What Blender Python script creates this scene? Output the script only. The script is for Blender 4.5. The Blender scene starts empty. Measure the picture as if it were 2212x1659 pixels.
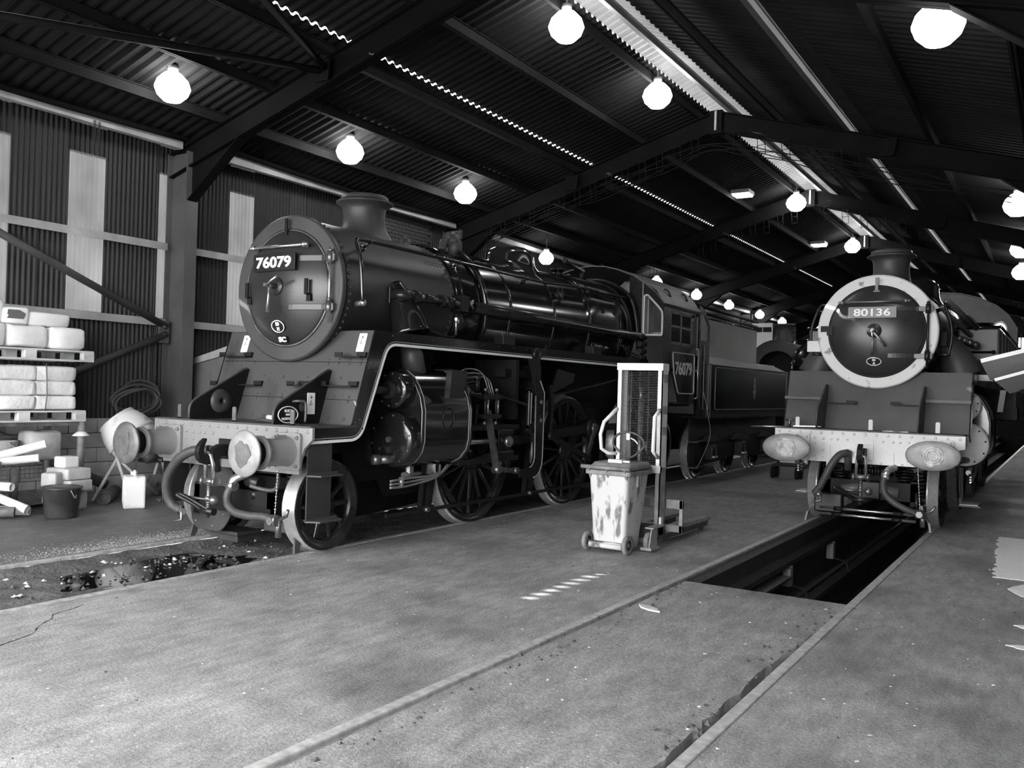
import bpy, math, random
from mathutils import Vector, Matrix
random.seed(7)
sc = bpy.context.scene
col = sc.collection

# ---------------------------------------------------------------- camera
F_PX, YAW, PITCH, ROLL, CAM_H = 1908.5, 0.5615, 0.0060, 0.0293, 1.677
cam_d = bpy.data.cameras.new('camera')
cam = bpy.data.objects.new('camera', cam_d)
col.objects.link(cam)
sc.camera = cam
cam_d.sensor_fit = 'HORIZONTAL'
cam_d.sensor_width = 36.0
cam_d.lens = F_PX / 2212.0 * 36.0
cam_d.clip_start, cam_d.clip_end = 0.05, 400
_f = Vector((-math.sin(YAW) * math.cos(PITCH), math.cos(YAW) * math.cos(PITCH), math.sin(PITCH)))
_r = Vector((math.cos(YAW), math.sin(YAW), 0))
_u = _r.cross(_f)
_r2 = _r * math.cos(ROLL) + _u * math.sin(ROLL)
_u2 = _u * math.cos(ROLL) - _r * math.sin(ROLL)
cam.matrix_world = Matrix(((_r2.x, _u2.x, -_f.x, 0), (_r2.y, _u2.y, -_f.y, 0), (_r2.z, _u2.z, -_f.z, CAM_H), (0, 0, 0, 1)))

# ---------------------------------------------------------------- sky, sun, exposure
world = bpy.data.worlds.new('overcast_sky')
sc.world = world
world.use_nodes = True
_bg = world.node_tree.nodes['Background']
_bg.inputs['Color'].default_value = (1, 1, 1, 1)
_bg.inputs['Strength'].default_value = 11.0
SUN_DIR = Vector((1.0, 0.30, -0.61)).normalized()
sun_d = bpy.data.lights.new('sun', 'SUN')
sun_d.energy = 22.0
sun_d.angle = math.radians(0.3)
sun = bpy.data.objects.new('sun', sun_d)
sun.rotation_euler = SUN_DIR.to_track_quat('-Z', 'Y').to_euler()
sun.location = (-30, -30, 30)
col.objects.link(sun)
sc.view_settings.view_transform = 'Standard'
sc.view_settings.look = 'None'
sc.view_settings.gamma = 1.0
sc.view_settings.use_curve_mapping = False
sc.view_settings.exposure = 0.15
sc.cycles.use_denoising = True
sc.cycles.max_bounces = 6
sc.cycles.diffuse_bounces = 4
sc.cycles.glossy_bounces = 3
sc.cycles.sample_clamp_indirect = 6.0
LAMP_STRENGTH = 30.0

# ---------------------------------------------------------------- materials
MATS = {}
def mat(name, base, rough=0.5, metal=0.0, var=0.0, vscale=3.0, detail=4.0, bump=0.0, bscale=40.0, coat=0.0, rvar=0.0,
        base2=None, thresh=None, emit=0.0, aniso=(1, 1, 1), spec=0.5):
    """neutral grey procedural material; var mixes in lighter and darker patches, base2/thresh adds hard-edged blotches"""
    m = bpy.data.materials.new(name)
    m.use_nodes = True
    nt = m.node_tree
    b = nt.nodes['Principled BSDF']
    g = lambda v: (v, v, v, 1)
    b.inputs['Base Color'].default_value = g(base)
    b.inputs['Roughness'].default_value = rough
    b.inputs['Metallic'].default_value = metal
    b.inputs['Specular IOR Level'].default_value = spec
    if coat:
        b.inputs['Coat Weight'].default_value = coat
        b.inputs['Coat Roughness'].default_value = 0.08
    if emit:
        b.inputs['Emission Color'].default_value = (1, 1, 1, 1)
        b.inputs['Emission Strength'].default_value = emit
    if var or bump or rvar or base2 is not None:
        tc = nt.nodes.new('ShaderNodeTexCoord')
        mp = nt.nodes.new('ShaderNodeMapping')
        mp.inputs['Scale'].default_value = aniso
        nt.links.new(tc.outputs['Object'], mp.inputs['Vector'])
        nz = nt.nodes.new('ShaderNodeTexNoise')
        nz.inputs['Scale'].default_value = vscale
        nz.inputs['Detail'].default_value = detail
        nt.links.new(mp.outputs['Vector'], nz.inputs['Vector'])
        if var or base2 is not None:
            rp = nt.nodes.new('ShaderNodeValToRGB')
            e = rp.color_ramp.elements
            if base2 is not None:
                t = thresh or 0.55
                e[0].position, e[1].position = t - 0.04, t + 0.04
                e[0].color, e[1].color = g(base), g(base2)
            else:
                e[0].position, e[1].position = 0.3, 0.7
                e[0].color, e[1].color = g(max(0.001, base * (1 - var))), g(min(1, base * (1 + var)))
            nt.links.new(nz.outputs['Fac'], rp.inputs['Fac'])
            nt.links.new(rp.outputs['Color'], b.inputs['Base Color'])
        if rvar:
            mr = nt.nodes.new('ShaderNodeMapRange')
            mr.inputs['To Min'].default_value = max(0.02, rough - rvar)
            mr.inputs['To Max'].default_value = min(1, rough + rvar)
            nt.links.new(nz.outputs['Fac'], mr.inputs['Value'])
            nt.links.new(mr.outputs['Result'], b.inputs['Roughness'])
        if bump:
            n2 = nt.nodes.new('ShaderNodeTexNoise')
            n2.inputs['Scale'].default_value = bscale
            n2.inputs['Detail'].default_value = 5
            nt.links.new(mp.outputs['Vector'], n2.inputs['Vector'])
            bp = nt.nodes.new('ShaderNodeBump')
            bp.inputs['Strength'].default_value = bump
            bp.inputs['Distance'].default_value = 0.02
            nt.links.new(n2.outputs['Fac'], bp.inputs['Height'])
            nt.links.new(bp.outputs['Normal'], b.inputs['Normal'])
    MATS[name] = m
    return m

def translucent_mat(name, base, trans, var=0.2, vscale=2.0, aniso=(1, 1, 1)):
    m = bpy.data.materials.new(name)
    m.use_nodes = True
    nt = m.node_tree
    out = nt.nodes['Material Output']
    b = nt.nodes['Principled BSDF']
    b.inputs['Base Color'].default_value = (base, base, base, 1)
    b.inputs['Roughness'].default_value = 0.6
    tr = nt.nodes.new('ShaderNodeBsdfTranslucent')
    tc = nt.nodes.new('ShaderNodeTexCoord')
    mp = nt.nodes.new('ShaderNodeMapping')
    mp.inputs['Scale'].default_value = aniso
    nz = nt.nodes.new('ShaderNodeTexNoise')
    nz.inputs['Scale'].default_value = vscale
    rp = nt.nodes.new('ShaderNodeValToRGB')
    lo, hi = trans * (1 - var), trans * (1 + var)
    rp.color_ramp.elements[0].position, rp.color_ramp.elements[1].position = 0.3, 0.7
    rp.color_ramp.elements[0].color = (lo, lo, lo, 1)
    rp.color_ramp.elements[1].color = (hi, hi, hi, 1)
    nt.links.new(tc.outputs['Object'], mp.inputs['Vector'])
    nt.links.new(mp.outputs['Vector'], nz.inputs['Vector'])
    nt.links.new(nz.outputs['Fac'], rp.inputs['Fac'])
    nt.links.new(rp.outputs['Color'], tr.inputs['Color'])
    ad = nt.nodes.new('ShaderNodeMixShader')
    ad.inputs['Fac'].default_value = 0.6
    nt.links.new(b.outputs['BSDF'], ad.inputs[1])
    nt.links.new(tr.outputs['BSDF'], ad.inputs[2])
    nt.links.new(ad.outputs['Shader'], out.inputs['Surface'])
    MATS[name] = m
    return m

def floor_mat(name, base, dark, light, rough=0.62):
    """worn concrete: broad mottling, scuffs, dark oil stains and pale scattered flecks"""
    m = bpy.data.materials.new(name)
    m.use_nodes = True
    nt = m.node_tree
    b = nt.nodes['Principled BSDF']
    tc = nt.nodes.new('ShaderNodeTexCoord')
    def noise(scale, detail, rough_=0.6, mapscale=(1, 1, 1)):
        mp = nt.nodes.new('ShaderNodeMapping')
        mp.inputs['Scale'].default_value = mapscale
        nt.links.new(tc.outputs['Object'], mp.inputs['Vector'])
        n = nt.nodes.new('ShaderNodeTexNoise')
        n.inputs['Scale'].default_value = scale
        n.inputs['Detail'].default_value = detail
        n.inputs['Roughness'].default_value = rough_
        nt.links.new(mp.outputs['Vector'], n.inputs['Vector'])
        return n
    def ramp(src, p0, c0, p1, c1):
        r = nt.nodes.new('ShaderNodeValToRGB')
        e = r.color_ramp.elements
        e[0].position, e[1].position = p0, p1
        e[0].color, e[1].color = (c0, c0, c0, 1), (c1, c1, c1, 1)
        nt.links.new(src, r.inputs['Fac'])
        return r
    def mix(kind, a, bb, fac=1.0):
        x = nt.nodes.new('ShaderNodeMix')
        x.data_type = 'RGBA'
        x.blend_type = kind
        x.inputs['Factor'].default_value = fac
        nt.links.new(a, x.inputs['A'])
        nt.links.new(bb, x.inputs['B'])
        return x.outputs['Result']
    n1 = noise(1.1, 8, 0.68)
    c1 = ramp(n1.outputs['Fac'], 0.30, dark, 0.70, light)
    n2 = noise(9.0, 6, 0.7, (1.0, 0.35, 1.0))
    c2 = ramp(n2.outputs['Fac'], 0.34, 0.60, 0.66, 1.04)
    n3 = noise(0.55, 3, 0.5)
    c3 = ramp(n3.outputs['Fac'], 0.33, 0.62, 0.47, 1.0)
    n4 = noise(46.0, 4, 0.75)
    c4 = ramp(n4.outputs['Fac'], 0.32, 0.62, 0.62, 1.14)
    n5 = noise(60.0, 2, 0.5)
    c5 = ramp(n5.outputs['Fac'], 0.70, 0.0, 0.74, 0.5)
    r = mix('MULTIPLY', c1.outputs['Color'], c2.outputs['Color'])
    r = mix('MULTIPLY', r, c3.outputs['Color'])
    r = mix('MULTIPLY', r, c4.outputs['Color'])
    r = mix('ADD', r, c5.outputs['Color'])
    nt.links.new(r, b.inputs['Base Color'])
    rr = ramp(n1.outputs['Fac'], 0.35, rough - 0.16, 0.65, rough + 0.1)
    nt.links.new(rr.outputs['Color'], b.inputs['Roughness'])
    bp = nt.nodes.new('ShaderNodeBump')
    bp.inputs['Strength'].default_value = 0.5
    bp.inputs['Distance'].default_value = 0.02
    ba = nt.nodes.new('ShaderNodeMath')
    ba.operation = 'ADD'
    nt.links.new(n2.outputs['Fac'], ba.inputs[0])
    nt.links.new(n4.outputs['Fac'], ba.inputs[1])
    nt.links.new(ba.outputs['Value'], bp.inputs['Height'])
    nt.links.new(bp.outputs['Normal'], b.inputs['Normal'])
    MATS[name] = m
    return m

M = MATS
mat('black_gloss', 0.010, 0.16, var=0.3, coat=0.5, rvar=0.05)
mat('dome_gloss', 0.022, 0.10, var=0.2, coat=0.6)
mat('black_gloss_dusty', 0.014, 0.26, var=0.4, vscale=2.0, rvar=0.10)
mat('smokebox_black', 0.052, 0.46, var=0.22, vscale=2.2, rvar=0.08)
mat('smokebox_door', 0.028, 0.30, var=0.3, vscale=2.0, rvar=0.08)
mat('apron_grey', 0.056, 0.5, base2=0.038, thresh=0.62, vscale=2.6, aniso=(1.6, 1, 0.55))
mat('apron_dark', 0.072, 0.5, var=0.25, vscale=2.0)
mat('step_black', 0.030, 0.5, var=0.25)
mat('frame_black', 0.007, 0.55, var=0.3, spec=0.25)
mat('motion_dark', 0.014, 0.38, metal=0.2, var=0.4, vscale=6)
mat('motion_steel', 0.20, 0.38, metal=0.8, var=0.35, vscale=9)
mat('beam_paint', 0.22, 0.42, var=0.10, vscale=3.0)
mat('beam_paint_pale', 0.66, 0.5, var=0.12, vscale=2.0)
mat('buffer_steel', 0.26, 0.5, metal=0.25, var=0.25, vscale=9)
mat('buffer_worn', 0.42, 0.5, metal=0.1, var=0.4, vscale=16)
mat('buffer_grease', 0.12, 0.42, metal=0.2, var=0.3, vscale=12)
mat('ring_pale', 0.62, 0.5, base2=0.22, thresh=0.64, vscale=7.0, detail=8)
mat('bright_steel', 0.55, 0.28, metal=0.9, var=0.2, vscale=10)
mat('tread_steel', 0.46, 0.32, metal=0.55, var=0.2, vscale=14)
mat('copper_pipe', 0.34, 0.36, metal=0.7, var=0.2, vscale=8)
mat('hose_grey', 0.05, 0.55, var=0.2, vscale=12)
mat('lining_white', 0.90, 0.4)
mat('lining_grey', 0.30, 0.4)
mat('plate_white', 0.86, 0.45)
mat('plate_black', 0.008, 0.35)
mat('plate_grey', 0.17, 0.4)
mat('lettering_white', 0.86, 0.45)
mat('label_ink', 0.16, 0.5)
mat('cab_paint', 0.008, 0.26, var=0.3, rvar=0.06, spec=0.3)
mat('cab_roof', 0.11, 0.5, var=0.25, vscale=3)
mat('cream_paint', 0.60, 0.5, var=0.08)
mat('window_frame_pale', 0.62, 0.4)
mat('pale_disc', 0.90, 0.45, var=0.1, vscale=4)
mat('tank_grey', 0.13, 0.4, var=0.3, vscale=2.5, rvar=0.1)
def glass_mat(name):
    m = bpy.data.materials.new(name)
    m.use_nodes = True
    nt = m.node_tree
    nt.nodes.remove(nt.nodes['Principled BSDF'])
    t = nt.nodes.new('ShaderNodeBsdfTransparent')
    g = nt.nodes.new('ShaderNodeBsdfGlossy')
    g.inputs['Roughness'].default_value = 0.03
    f = nt.nodes.new('ShaderNodeFresnel')
    f.inputs['IOR'].default_value = 1.6
    mx = nt.nodes.new('ShaderNodeMixShader')
    nt.links.new(f.outputs['Fac'], mx.inputs['Fac'])
    nt.links.new(t.outputs['BSDF'], mx.inputs[1])
    nt.links.new(g.outputs['BSDF'], mx.inputs[2])
    nt.links.new(mx.outputs['Shader'], nt.nodes['Material Output'].inputs['Surface'])
    MATS[name] = m
glass_mat('cab_glass')
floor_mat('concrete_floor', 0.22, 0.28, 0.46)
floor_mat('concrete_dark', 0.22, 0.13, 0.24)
floor_mat('concrete_plate', 0.22, 0.27, 0.45)
mat('dirt_infill', 0.10, 0.8, var=0.55, vscale=4.0, detail=9, bump=0.8, bscale=26)
mat('puddle_water', 0.004, 0.04, spec=0.6)
mat('rail_steel', 0.46, 0.42, metal=0.25, var=0.3, vscale=18)
mat('groove_dirt', 0.035, 0.9, var=0.5, vscale=20)
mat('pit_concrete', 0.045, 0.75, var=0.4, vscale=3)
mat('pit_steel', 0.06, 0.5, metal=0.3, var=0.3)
mat('stone_pale', 0.62, 0.7, var=0.2, vscale=20)
mat('stone_dark', 0.06, 0.8, var=0.3, vscale=20)
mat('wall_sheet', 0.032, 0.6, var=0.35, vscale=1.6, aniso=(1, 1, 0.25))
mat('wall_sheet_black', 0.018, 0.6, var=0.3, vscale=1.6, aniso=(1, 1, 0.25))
translucent_mat('wall_rooflight', 0.16, 0.038, 0.35, 1.6, (1, 1, 0.6))
translucent_mat('ridge_rooflight', 0.12, 0.055, 0.2, 2.5)
mat('roof_sheet', 0.017, 0.85, var=0.25, vscale=1.2, spec=0.1)
mat('steelwork', 0.006, 0.8, var=0.3, vscale=2, spec=0.12)
mat('purlin_paint', 0.014, 0.8, var=0.3, vscale=2, spec=0.15)
mat('brace_paint', 0.06, 0.6, var=0.3, vscale=2)
mat('column_paint', 0.10, 0.5, var=0.2, vscale=2)
mat('girt_pale', 0.42, 0.55, var=0.25, vscale=2.5)
mat('brick_dark', 0.055, 0.8, var=0.3, vscale=9)
mat('block_pale', 0.40, 0.8, var=0.2, vscale=5)
mat('sack_white', 0.93, 0.5, var=0.03, vscale=8, bump=0.5, bscale=9)
mat('sack_wrap', 0.90, 0.35, var=0.07, vscale=6, bump=0.7, bscale=14)
mat('pallet_wood', 0.60, 0.75, var=0.3, vscale=7, aniso=(1, 0.2, 1))
mat('strap_grey', 0.13, 0.5)
mat('tube_white', 0.82, 0.4, var=0.05)
mat('pot_black', 0.035, 0.38, var=0.4, vscale=7)
mat('can_white', 0.72, 0.5, base2=0.40, thresh=0.64, vscale=6)
mat('mixer_drum', 0.62, 0.5, base2=0.40, thresh=0.58, vscale=3.2)
mat('mixer_frame', 0.50, 0.5, var=0.25, vscale=5)
mat('rust_pipe', 0.13, 0.65, var=0.4, vscale=8)
mat('stone_block', 0.45, 0.75, var=0.2, vscale=7)
mat('post_grey', 0.20, 0.6, var=0.3, vscale=8)
mat('coil_black', 0.055, 0.5, var=0.3)
mat('cabinet_grey', 0.16, 0.5, var=0.1)
mat('bin_plastic', 0.15, 0.5, base2=0.52, thresh=0.41, vscale=6.5, detail=10, aniso=(1.6, 1.6, 0.55))
mat('bin_lid', 0.20, 0.5, var=0.35, vscale=8)
mat('hoist_white', 0.74, 0.45, var=0.10, vscale=7)
mat('hoist_grey', 0.27, 0.5, var=0.35, vscale=7)
mat('guard_wire', 0.11, 0.5)
mat('hoist_dark', 0.06, 0.5, var=0.35, vscale=7)
mat('tyre_grey', 0.20, 0.6, var=0.3, vscale=12)
mat('board_white', 0.82, 0.5, var=0.06)
mat('lamp_housing', 0.30, 0.5)
mat('lamp_glow', 0.9, 0.5, emit=LAMP_STRENGTH)
mat('tube_glow', 0.9, 0.5, emit=14.0)
mat('cable_dark', 0.03, 0.6)
mat('sand_pale', 0.30, 0.8, var=0.3, vscale=10)
mat('ground_pale', 0.22, 0.8, var=0.15, vscale=1.0)

# ---------------------------------------------------------------- mesh helpers
def frame_of(d):
    d = Vector(d).normalized()
    a = Vector((0, 0, 1)) if abs(d.z) < 0.9 else Vector((1, 0, 0))
    u = d.cross(a).normalized()
    return u, d.cross(u).normalized(), d

class MB:
    def __init__(self):
        self.v, self.f, self.s = [], [], []
    def add(self, vs, fs, smooth=False):
        o = len(self.v)
        self.v += [tuple(p) for p in vs]
        self.f += [tuple(i + o for i in q) for q in fs]
        self.s += [smooth] * len(fs)
        return self
    def box(self, c, s, R=None):
        hx, hy, hz = s[0] / 2, s[1] / 2, s[2] / 2
        ps = [Vector((x, y, z)) for x in (-hx, hx) for y in (-hy, hy) for z in (-hz, hz)]
        if R is not None:
            ps = [R @ p for p in ps]
        c = Vector(c)
        return self.add([p + c for p in ps], [(0, 1, 3, 2), (4, 6, 7, 5), (0, 4, 5, 1), (2, 3, 7, 6), (0, 2, 6, 4), (1, 5, 7, 3)])
    def span(self, a, b):
        return self.box([(a[i] + b[i]) / 2 for i in range(3)], [abs(b[i] - a[i]) for i in range(3)])
    def bar(self, a, b, w, h, up=(0, 0, 1)):
        a, b = Vector(a), Vector(b)
        d = (b - a)
        L = d.length
        d.normalize()
        s = d.cross(Vector(up))
        if s.length < 1e-4:
            s = d.cross(Vector((1, 0, 0)))
        s.normalize()
        t = s.cross(d)
        R = Matrix((s, d, t)).transposed()
        return self.box((a + b) / 2, (w, L, h), R)
    def cyl(self, a, b, r0, r1=None, n=16, caps=True, smooth=True):
        r1 = r0 if r1 is None else r1
        a, b = Vector(a), Vector(b)
        u, w, d = frame_of(b - a)
        vs = []
        for P, r in ((a, r0), (b, r1)):
            for i in range(n):
                t = 2 * math.pi * i / n
                vs.append(P + u * (r * math.cos(t)) + w * (r * math.sin(t)))
        self.add(vs, [(i, (i + 1) % n, n + (i + 1) % n, n + i) for i in range(n)], smooth)
        if caps:
            o = len(self.v) - 2 * n
            self.f += [tuple(o + i for i in range(n))[::-1], tuple(o + n + i for i in range(n))]
            self.s += [False, False]
        return self
    def tube(self, path, r, n=8, caps=True, closed=False):
        P = [Vector(p) for p in path]
        m = len(P)
        rs = r if isinstance(r, (list, tuple)) else [r] * m
        vs = []
        u = None
        for i in range(m):
            if closed:
                d = P[(i + 1) % m] - P[i - 1]
            else:
                d = P[min(i + 1, m - 1)] - P[max(i - 1, 0)]
            d.normalize()
            if u is None:
                u = frame_of(d)[0]
            u = (u - d * u.dot(d))
            if u.length < 1e-5:
                u = frame_of(d)[0]
            u.normalize()
            w = d.cross(u)
            for k in range(n):
                t = 2 * math.pi * k / n
                vs.append(P[i] + (u * math.cos(t) + w * math.sin(t)) * rs[i])
        fs = []
        for i in range(m if closed else m - 1):
            j = (i + 1) % m
            for k in range(n):
                fs.append((i * n + k, i * n + (k + 1) % n, j * n + (k + 1) % n, j * n + k))
        self.add(vs, fs, True)
        if caps and not closed:
            o = len(self.v) - m * n
            self.f += [tuple(o + k for k in range(n))[::-1], tuple(o + (m - 1) * n + k for k in range(n))]
            self.s += [False, False]
        return self
    def lathe(self, prof, o, axis, n=32, smooth=True, ref=None, a0=0.0, a1=2 * math.pi):
        """prof: (radius, distance along axis)"""
        u, w, d = frame_of(axis)
        if ref is not None:
            u = Vector(ref).normalized()
            w = d.cross(u)
        o = Vector(o)
        full = abs((a1 - a0) - 2 * math.pi) < 1e-6
        m = n if full else n + 1
        vs = []
        for r, h in prof:
            for i in range(m):
                t = a0 + (a1 - a0) * i / n
                vs.append(o + d * h + (u * math.cos(t) + w * math.sin(t)) * r)
        fs = []
        for j in range(len(prof) - 1):
            for i in range(n):
                k = (i + 1) % m
                fs.append((j * m + i, j * m + k, (j + 1) * m + k, (j + 1) * m + i))
        return self.add(vs, fs, smooth)
    def disc(self, o, axis, r, n=24, ry=None, ref=None):
        u, w, d = frame_of(axis)
        if ref is not None:
            u = Vector(ref).normalized()
            w = d.cross(u)
        ry = r if ry is None else ry
        o = Vector(o)
        return self.add([o + u * (r * math.cos(2 * math.pi * i / n)) + w * (ry * math.sin(2 * math.pi * i / n)) for i in range(n)],
                        [tuple(range(n))])
    def ball(self, c, r, n=10, sz=1.0):
        prof = [(max(1e-4, r * math.sin(math.pi * i / n)), -r * sz * math.cos(math.pi * i / n)) for i in range(n + 1)]
        return self.lathe(prof, c, (0, 0, 1), n * 2)
    def prism(self, poly, o, u, v, depth, smooth=False):
        """polygon poly in the plane (u, v) through o, thickened by the vector depth"""
        o, u, v, dp = Vector(o), Vector(u), Vector(v), Vector(depth)
        n = len(poly)
        A = [o + u * p[0] + v * p[1] for p in poly]
        vs = A + [p + dp for p in A]
        fs = [tuple(range(n))[::-1], tuple(range(n, 2 * n))] + [(i, (i + 1) % n, n + (i + 1) % n, n + i) for i in range(n)]
        return self.add(vs, fs)
    def strip(self, path_a, path_b, depth):
        """band between two polylines of equal length, thickened by depth"""
        dp = Vector(depth)
        n = len(path_a)
        A = [Vector(p) for p in path_a]
        B = [Vector(p) for p in path_b]
        vs = A + B + [p + dp for p in A] + [p + dp for p in B]
        fs = []
        for i in range(n - 1):
            fs += [(i, i + 1, n + i + 1, n + i), (2 * n + i, 3 * n + i, 3 * n + i + 1, 2 * n + i + 1),
                   (i, 2 * n + i, 2 * n + i + 1, i + 1), (n + i, n + i + 1, 3 * n + i + 1, 3 * n + i)]
        fs += [(0, n, 3 * n, 2 * n), (n - 1, 3 * n - 1, 4 * n - 1, 2 * n - 1)]
        return self.add(vs, fs)
    def rivet(self, p, nrm, r=0.012, h=None):
        h = r * 0.8 if h is None else h
        u, w, d = frame_of(nrm)
        p = Vector(p)
        n = 8
        vs = []
        for rr, hh in ((r, 0), (r * 0.75, h * 0.7)):
            vs += [p + d * hh + (u * math.cos(2 * math.pi * i / n) + w * math.sin(2 * math.pi * i / n)) * rr for i in range(n)]
        vs.append(p + d * h)
        fs = [(i, (i + 1) % n, n + (i + 1) % n, n + i) for i in range(n)] + [(n + i, n + (i + 1) % n, 2 * n) for i in range(n)]
        return self.add(vs, fs, True)
    def hexnut(self, p, nrm, r=0.02, h=0.02):
        p = Vector(p)
        return self.cyl(p, p + Vector(nrm).normalized() * h, r, n=6, smooth=False)
    def mesh(self, name):
        me = bpy.data.meshes.new(name)
        me.from_pydata(self.v, [], self.f)
        me.polygons.foreach_set('use_smooth', self.s)
        me.update()
        import bmesh
        bm = bmesh.new()
        bm.from_mesh(me)
        bmesh.ops.recalc_face_normals(bm, faces=bm.faces)
        bm.to_mesh(me)
        bm.free()
        return me
    def build(self, name, m, parent=None, bev=0.0, label=None, kind=None, seg=2):
        me = self.mesh(name)
        me.materials.append(M[m] if isinstance(m, str) else m)
        o = bpy.data.objects.new(name, me)
        col.objects.link(o)
        if parent is not None:
            o.parent = parent
        if bev:
            b = o.modifiers.new('edge', 'BEVEL')
            b.width = bev
            b.segments = seg
            b.limit_method = 'ANGLE'
            b.angle_limit = math.radians(40)
            b.harden_normals = False
        if label:
            o['label'] = label
        if kind:
            o['kind'] = kind
        return o

def tag(o, label, cat, group=None):
    o['label'] = label
    o['category'] = cat
    if group:
        o['group'] = group
    return o
def struct(o, label=None):
    o['kind'] = 'structure'
    if label:
        o['label'] = label
    return o
def thing(name, label, cat, loc=(0, 0, 0), rz=0.0, group=None):
    o = bpy.data.objects.new(name, None)
    o.empty_display_size = 0.2
    o.location = loc
    o.rotation_euler = (0, 0, rz)
    col.objects.link(o)
    return tag(o, label, cat, group)
def inst(name, me, parent=None, loc=(0, 0, 0), rot=(0, 0, 0), scale=(1, 1, 1)):
    o = bpy.data.objects.new(name, me)
    o.location, o.rotation_euler, o.scale = loc, rot, scale
    col.objects.link(o)
    if parent is not None:
        o.parent = parent
    return o
def copy_tree(o, parent=None):
    c = o.copy()
    col.objects.link(c)
    c.parent = parent
    for ch in list(o.children):
        copy_tree(ch, c)
    return c
def spline(pts, k=6):
    """Catmull-Rom through pts"""
    P = [Vector(p) for p in pts]
    P = [P[0] * 2 - P[1]] + P + [P[-1] * 2 - P[-2]]
    out = []
    for i in range(1, len(P) - 2):
        for j in range(k):
            t = j / k
            a, b, c, d = P[i - 1], P[i], P[i + 1], P[i + 2]
            out.append(0.5 * ((2 * b) + (c - a) * t + (2 * a - 5 * b + 4 * c - d) * t * t + (3 * b - a - 3 * c + d) * t ** 3))
    out.append(P[-2])
    return out
def rounded(poly, rad, k=4):
    """round the corners of an open/closed 2-D polyline; rad per corner (0 keeps it sharp)"""
    out = []
    n = len(poly)
    for i, p in enumerate(poly):
        r = rad[i] if isinstance(rad, (list, tuple)) else rad
        if r <= 0:
            out.append(tuple(p))
            continue
        a, b, c = Vector(poly[i - 1]), Vector(p), Vector(poly[(i + 1) % n])
        u, w = (a - b), (c - b)
        ru, rw = min(r, u.length * 0.49), min(r, w.length * 0.49)
        u.normalize(); w.normalize()
        s, e = b + u * ru, b + w * rw
        for j in range(k + 1):
            t = j / k
            q = s * (1 - t) ** 2 + b * (2 * t * (1 - t)) + e * t * t
            out.append(tuple(q))
    return out
def text(body, o, xdir, ydir, width=None, height=0.1, m='lettering_white', parent=None, name='lettering', bold=0.03, depth=0.004, spacing=1.0):
    """raised lettering centred on o; xdir reading direction, ydir up"""
    cu = bpy.data.curves.new('lettering', 'FONT')
    cu.body = body
    cu.align_x, cu.align_y = 'CENTER', 'CENTER'
    cu.size = 1.0
    cu.offset = bold
    cu.extrude = 0.01
    cu.space_character = spacing
    cu.resolution_u = 4
    tmp = bpy.data.objects.new('tmp', cu)
    col.objects.link(tmp)
    dg = bpy.context.evaluated_depsgraph_get()
    me = bpy.data.meshes.new_from_object(tmp.evaluated_get(dg))
    bpy.data.objects.remove(tmp)
    bpy.data.curves.remove(cu)
    xs = [v.co.x for v in me.vertices]; ys = [v.co.y for v in me.vertices]
    cx, cy = (min(xs) + max(xs)) / 2, (min(ys) + max(ys)) / 2
    sy = height / max(1e-6, max(ys) - min(ys))
    sx = (width / (max(xs) - min(xs))) if width else sy
    X, Y = Vector(xdir).normalized(), Vector(ydir).normalized()
    Z = X.cross(Y)
    o = Vector(o)
    for v in me.vertices:
        v.co = o + X * ((v.co.x - cx) * sx) + Y * ((v.co.y - cy) * sy) + Z * (v.co.z / 0.01 * depth)
    me.materials.append(M[m])
    ob = bpy.data.objects.new(name, me)
    col.objects.link(ob)
    if parent is not None:
        ob.parent = parent
    return ob
ORD = ['first', 'second', 'third', 'fourth', 'fifth', 'sixth', 'seventh', 'eighth', 'ninth', 'tenth', 'eleventh', 'twelfth']
# ================================================================ the shed
XL, XR = -7.088, -2.204           # centre lines of the two tracks
WX, RX, FY, BY = -12.15, 0.65, -1.0, 52.5   # left wall, right wall, open front, far end
RIDGE, RZ, SL = -5.75, 7.25, 0.29
def roofz(x):
    return RZ - SL * abs(x - RIDGE)
TRUSS_Y = [1.70 + 7.25 * i for i in range(7)]

# ---- floor slabs, rails and pit
def slab(name, x0, x1, y0, y1, z0=-0.25, z1=0.0, m='concrete_floor', parent=None):
    return MB().span((x0, y0, z0), (x1, y1, z1)).build(name, m, parent)
G = 0.7525
floor = slab('floor', XL + G + 0.04, XR - G - 0.04, FY, BY)
struct(floor, 'worn concrete floor slab between the two tracks')
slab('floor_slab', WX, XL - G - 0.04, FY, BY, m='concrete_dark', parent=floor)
slab('floor_slab', XR + G + 0.04, RX, FY, BY, parent=floor)
PIT_Y = 7.62
rr = random.Random(21)
pe = [(XR - G + 0.075, FY), (XR - G + 0.075, PIT_Y), (XR + G - 0.042, PIT_Y)]
yy = PIT_Y - 0.1
while yy > FY:
    t = min(1.0, max(0.0, (6.9 - yy) / 1.2))
    pe.append((XR + G - 0.045 - t * (0.045 + rr.uniform(-0.016, 0.022)), yy))
    yy -= rr.uniform(0.06, 0.16)
MB().prism(pe, (0, 0, -0.12), (1, 0, 0), (0, 1, 0), (0, 0, 0.114)).build('floor_plate', 'concrete_plate', floor)
slab('groove_bed', XR - G + 0.03, XR + G - 0.03, FY, PIT_Y - 0.02, z0=-0.3, z1=-0.125, m='groove_dirt', parent=floor)
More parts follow.
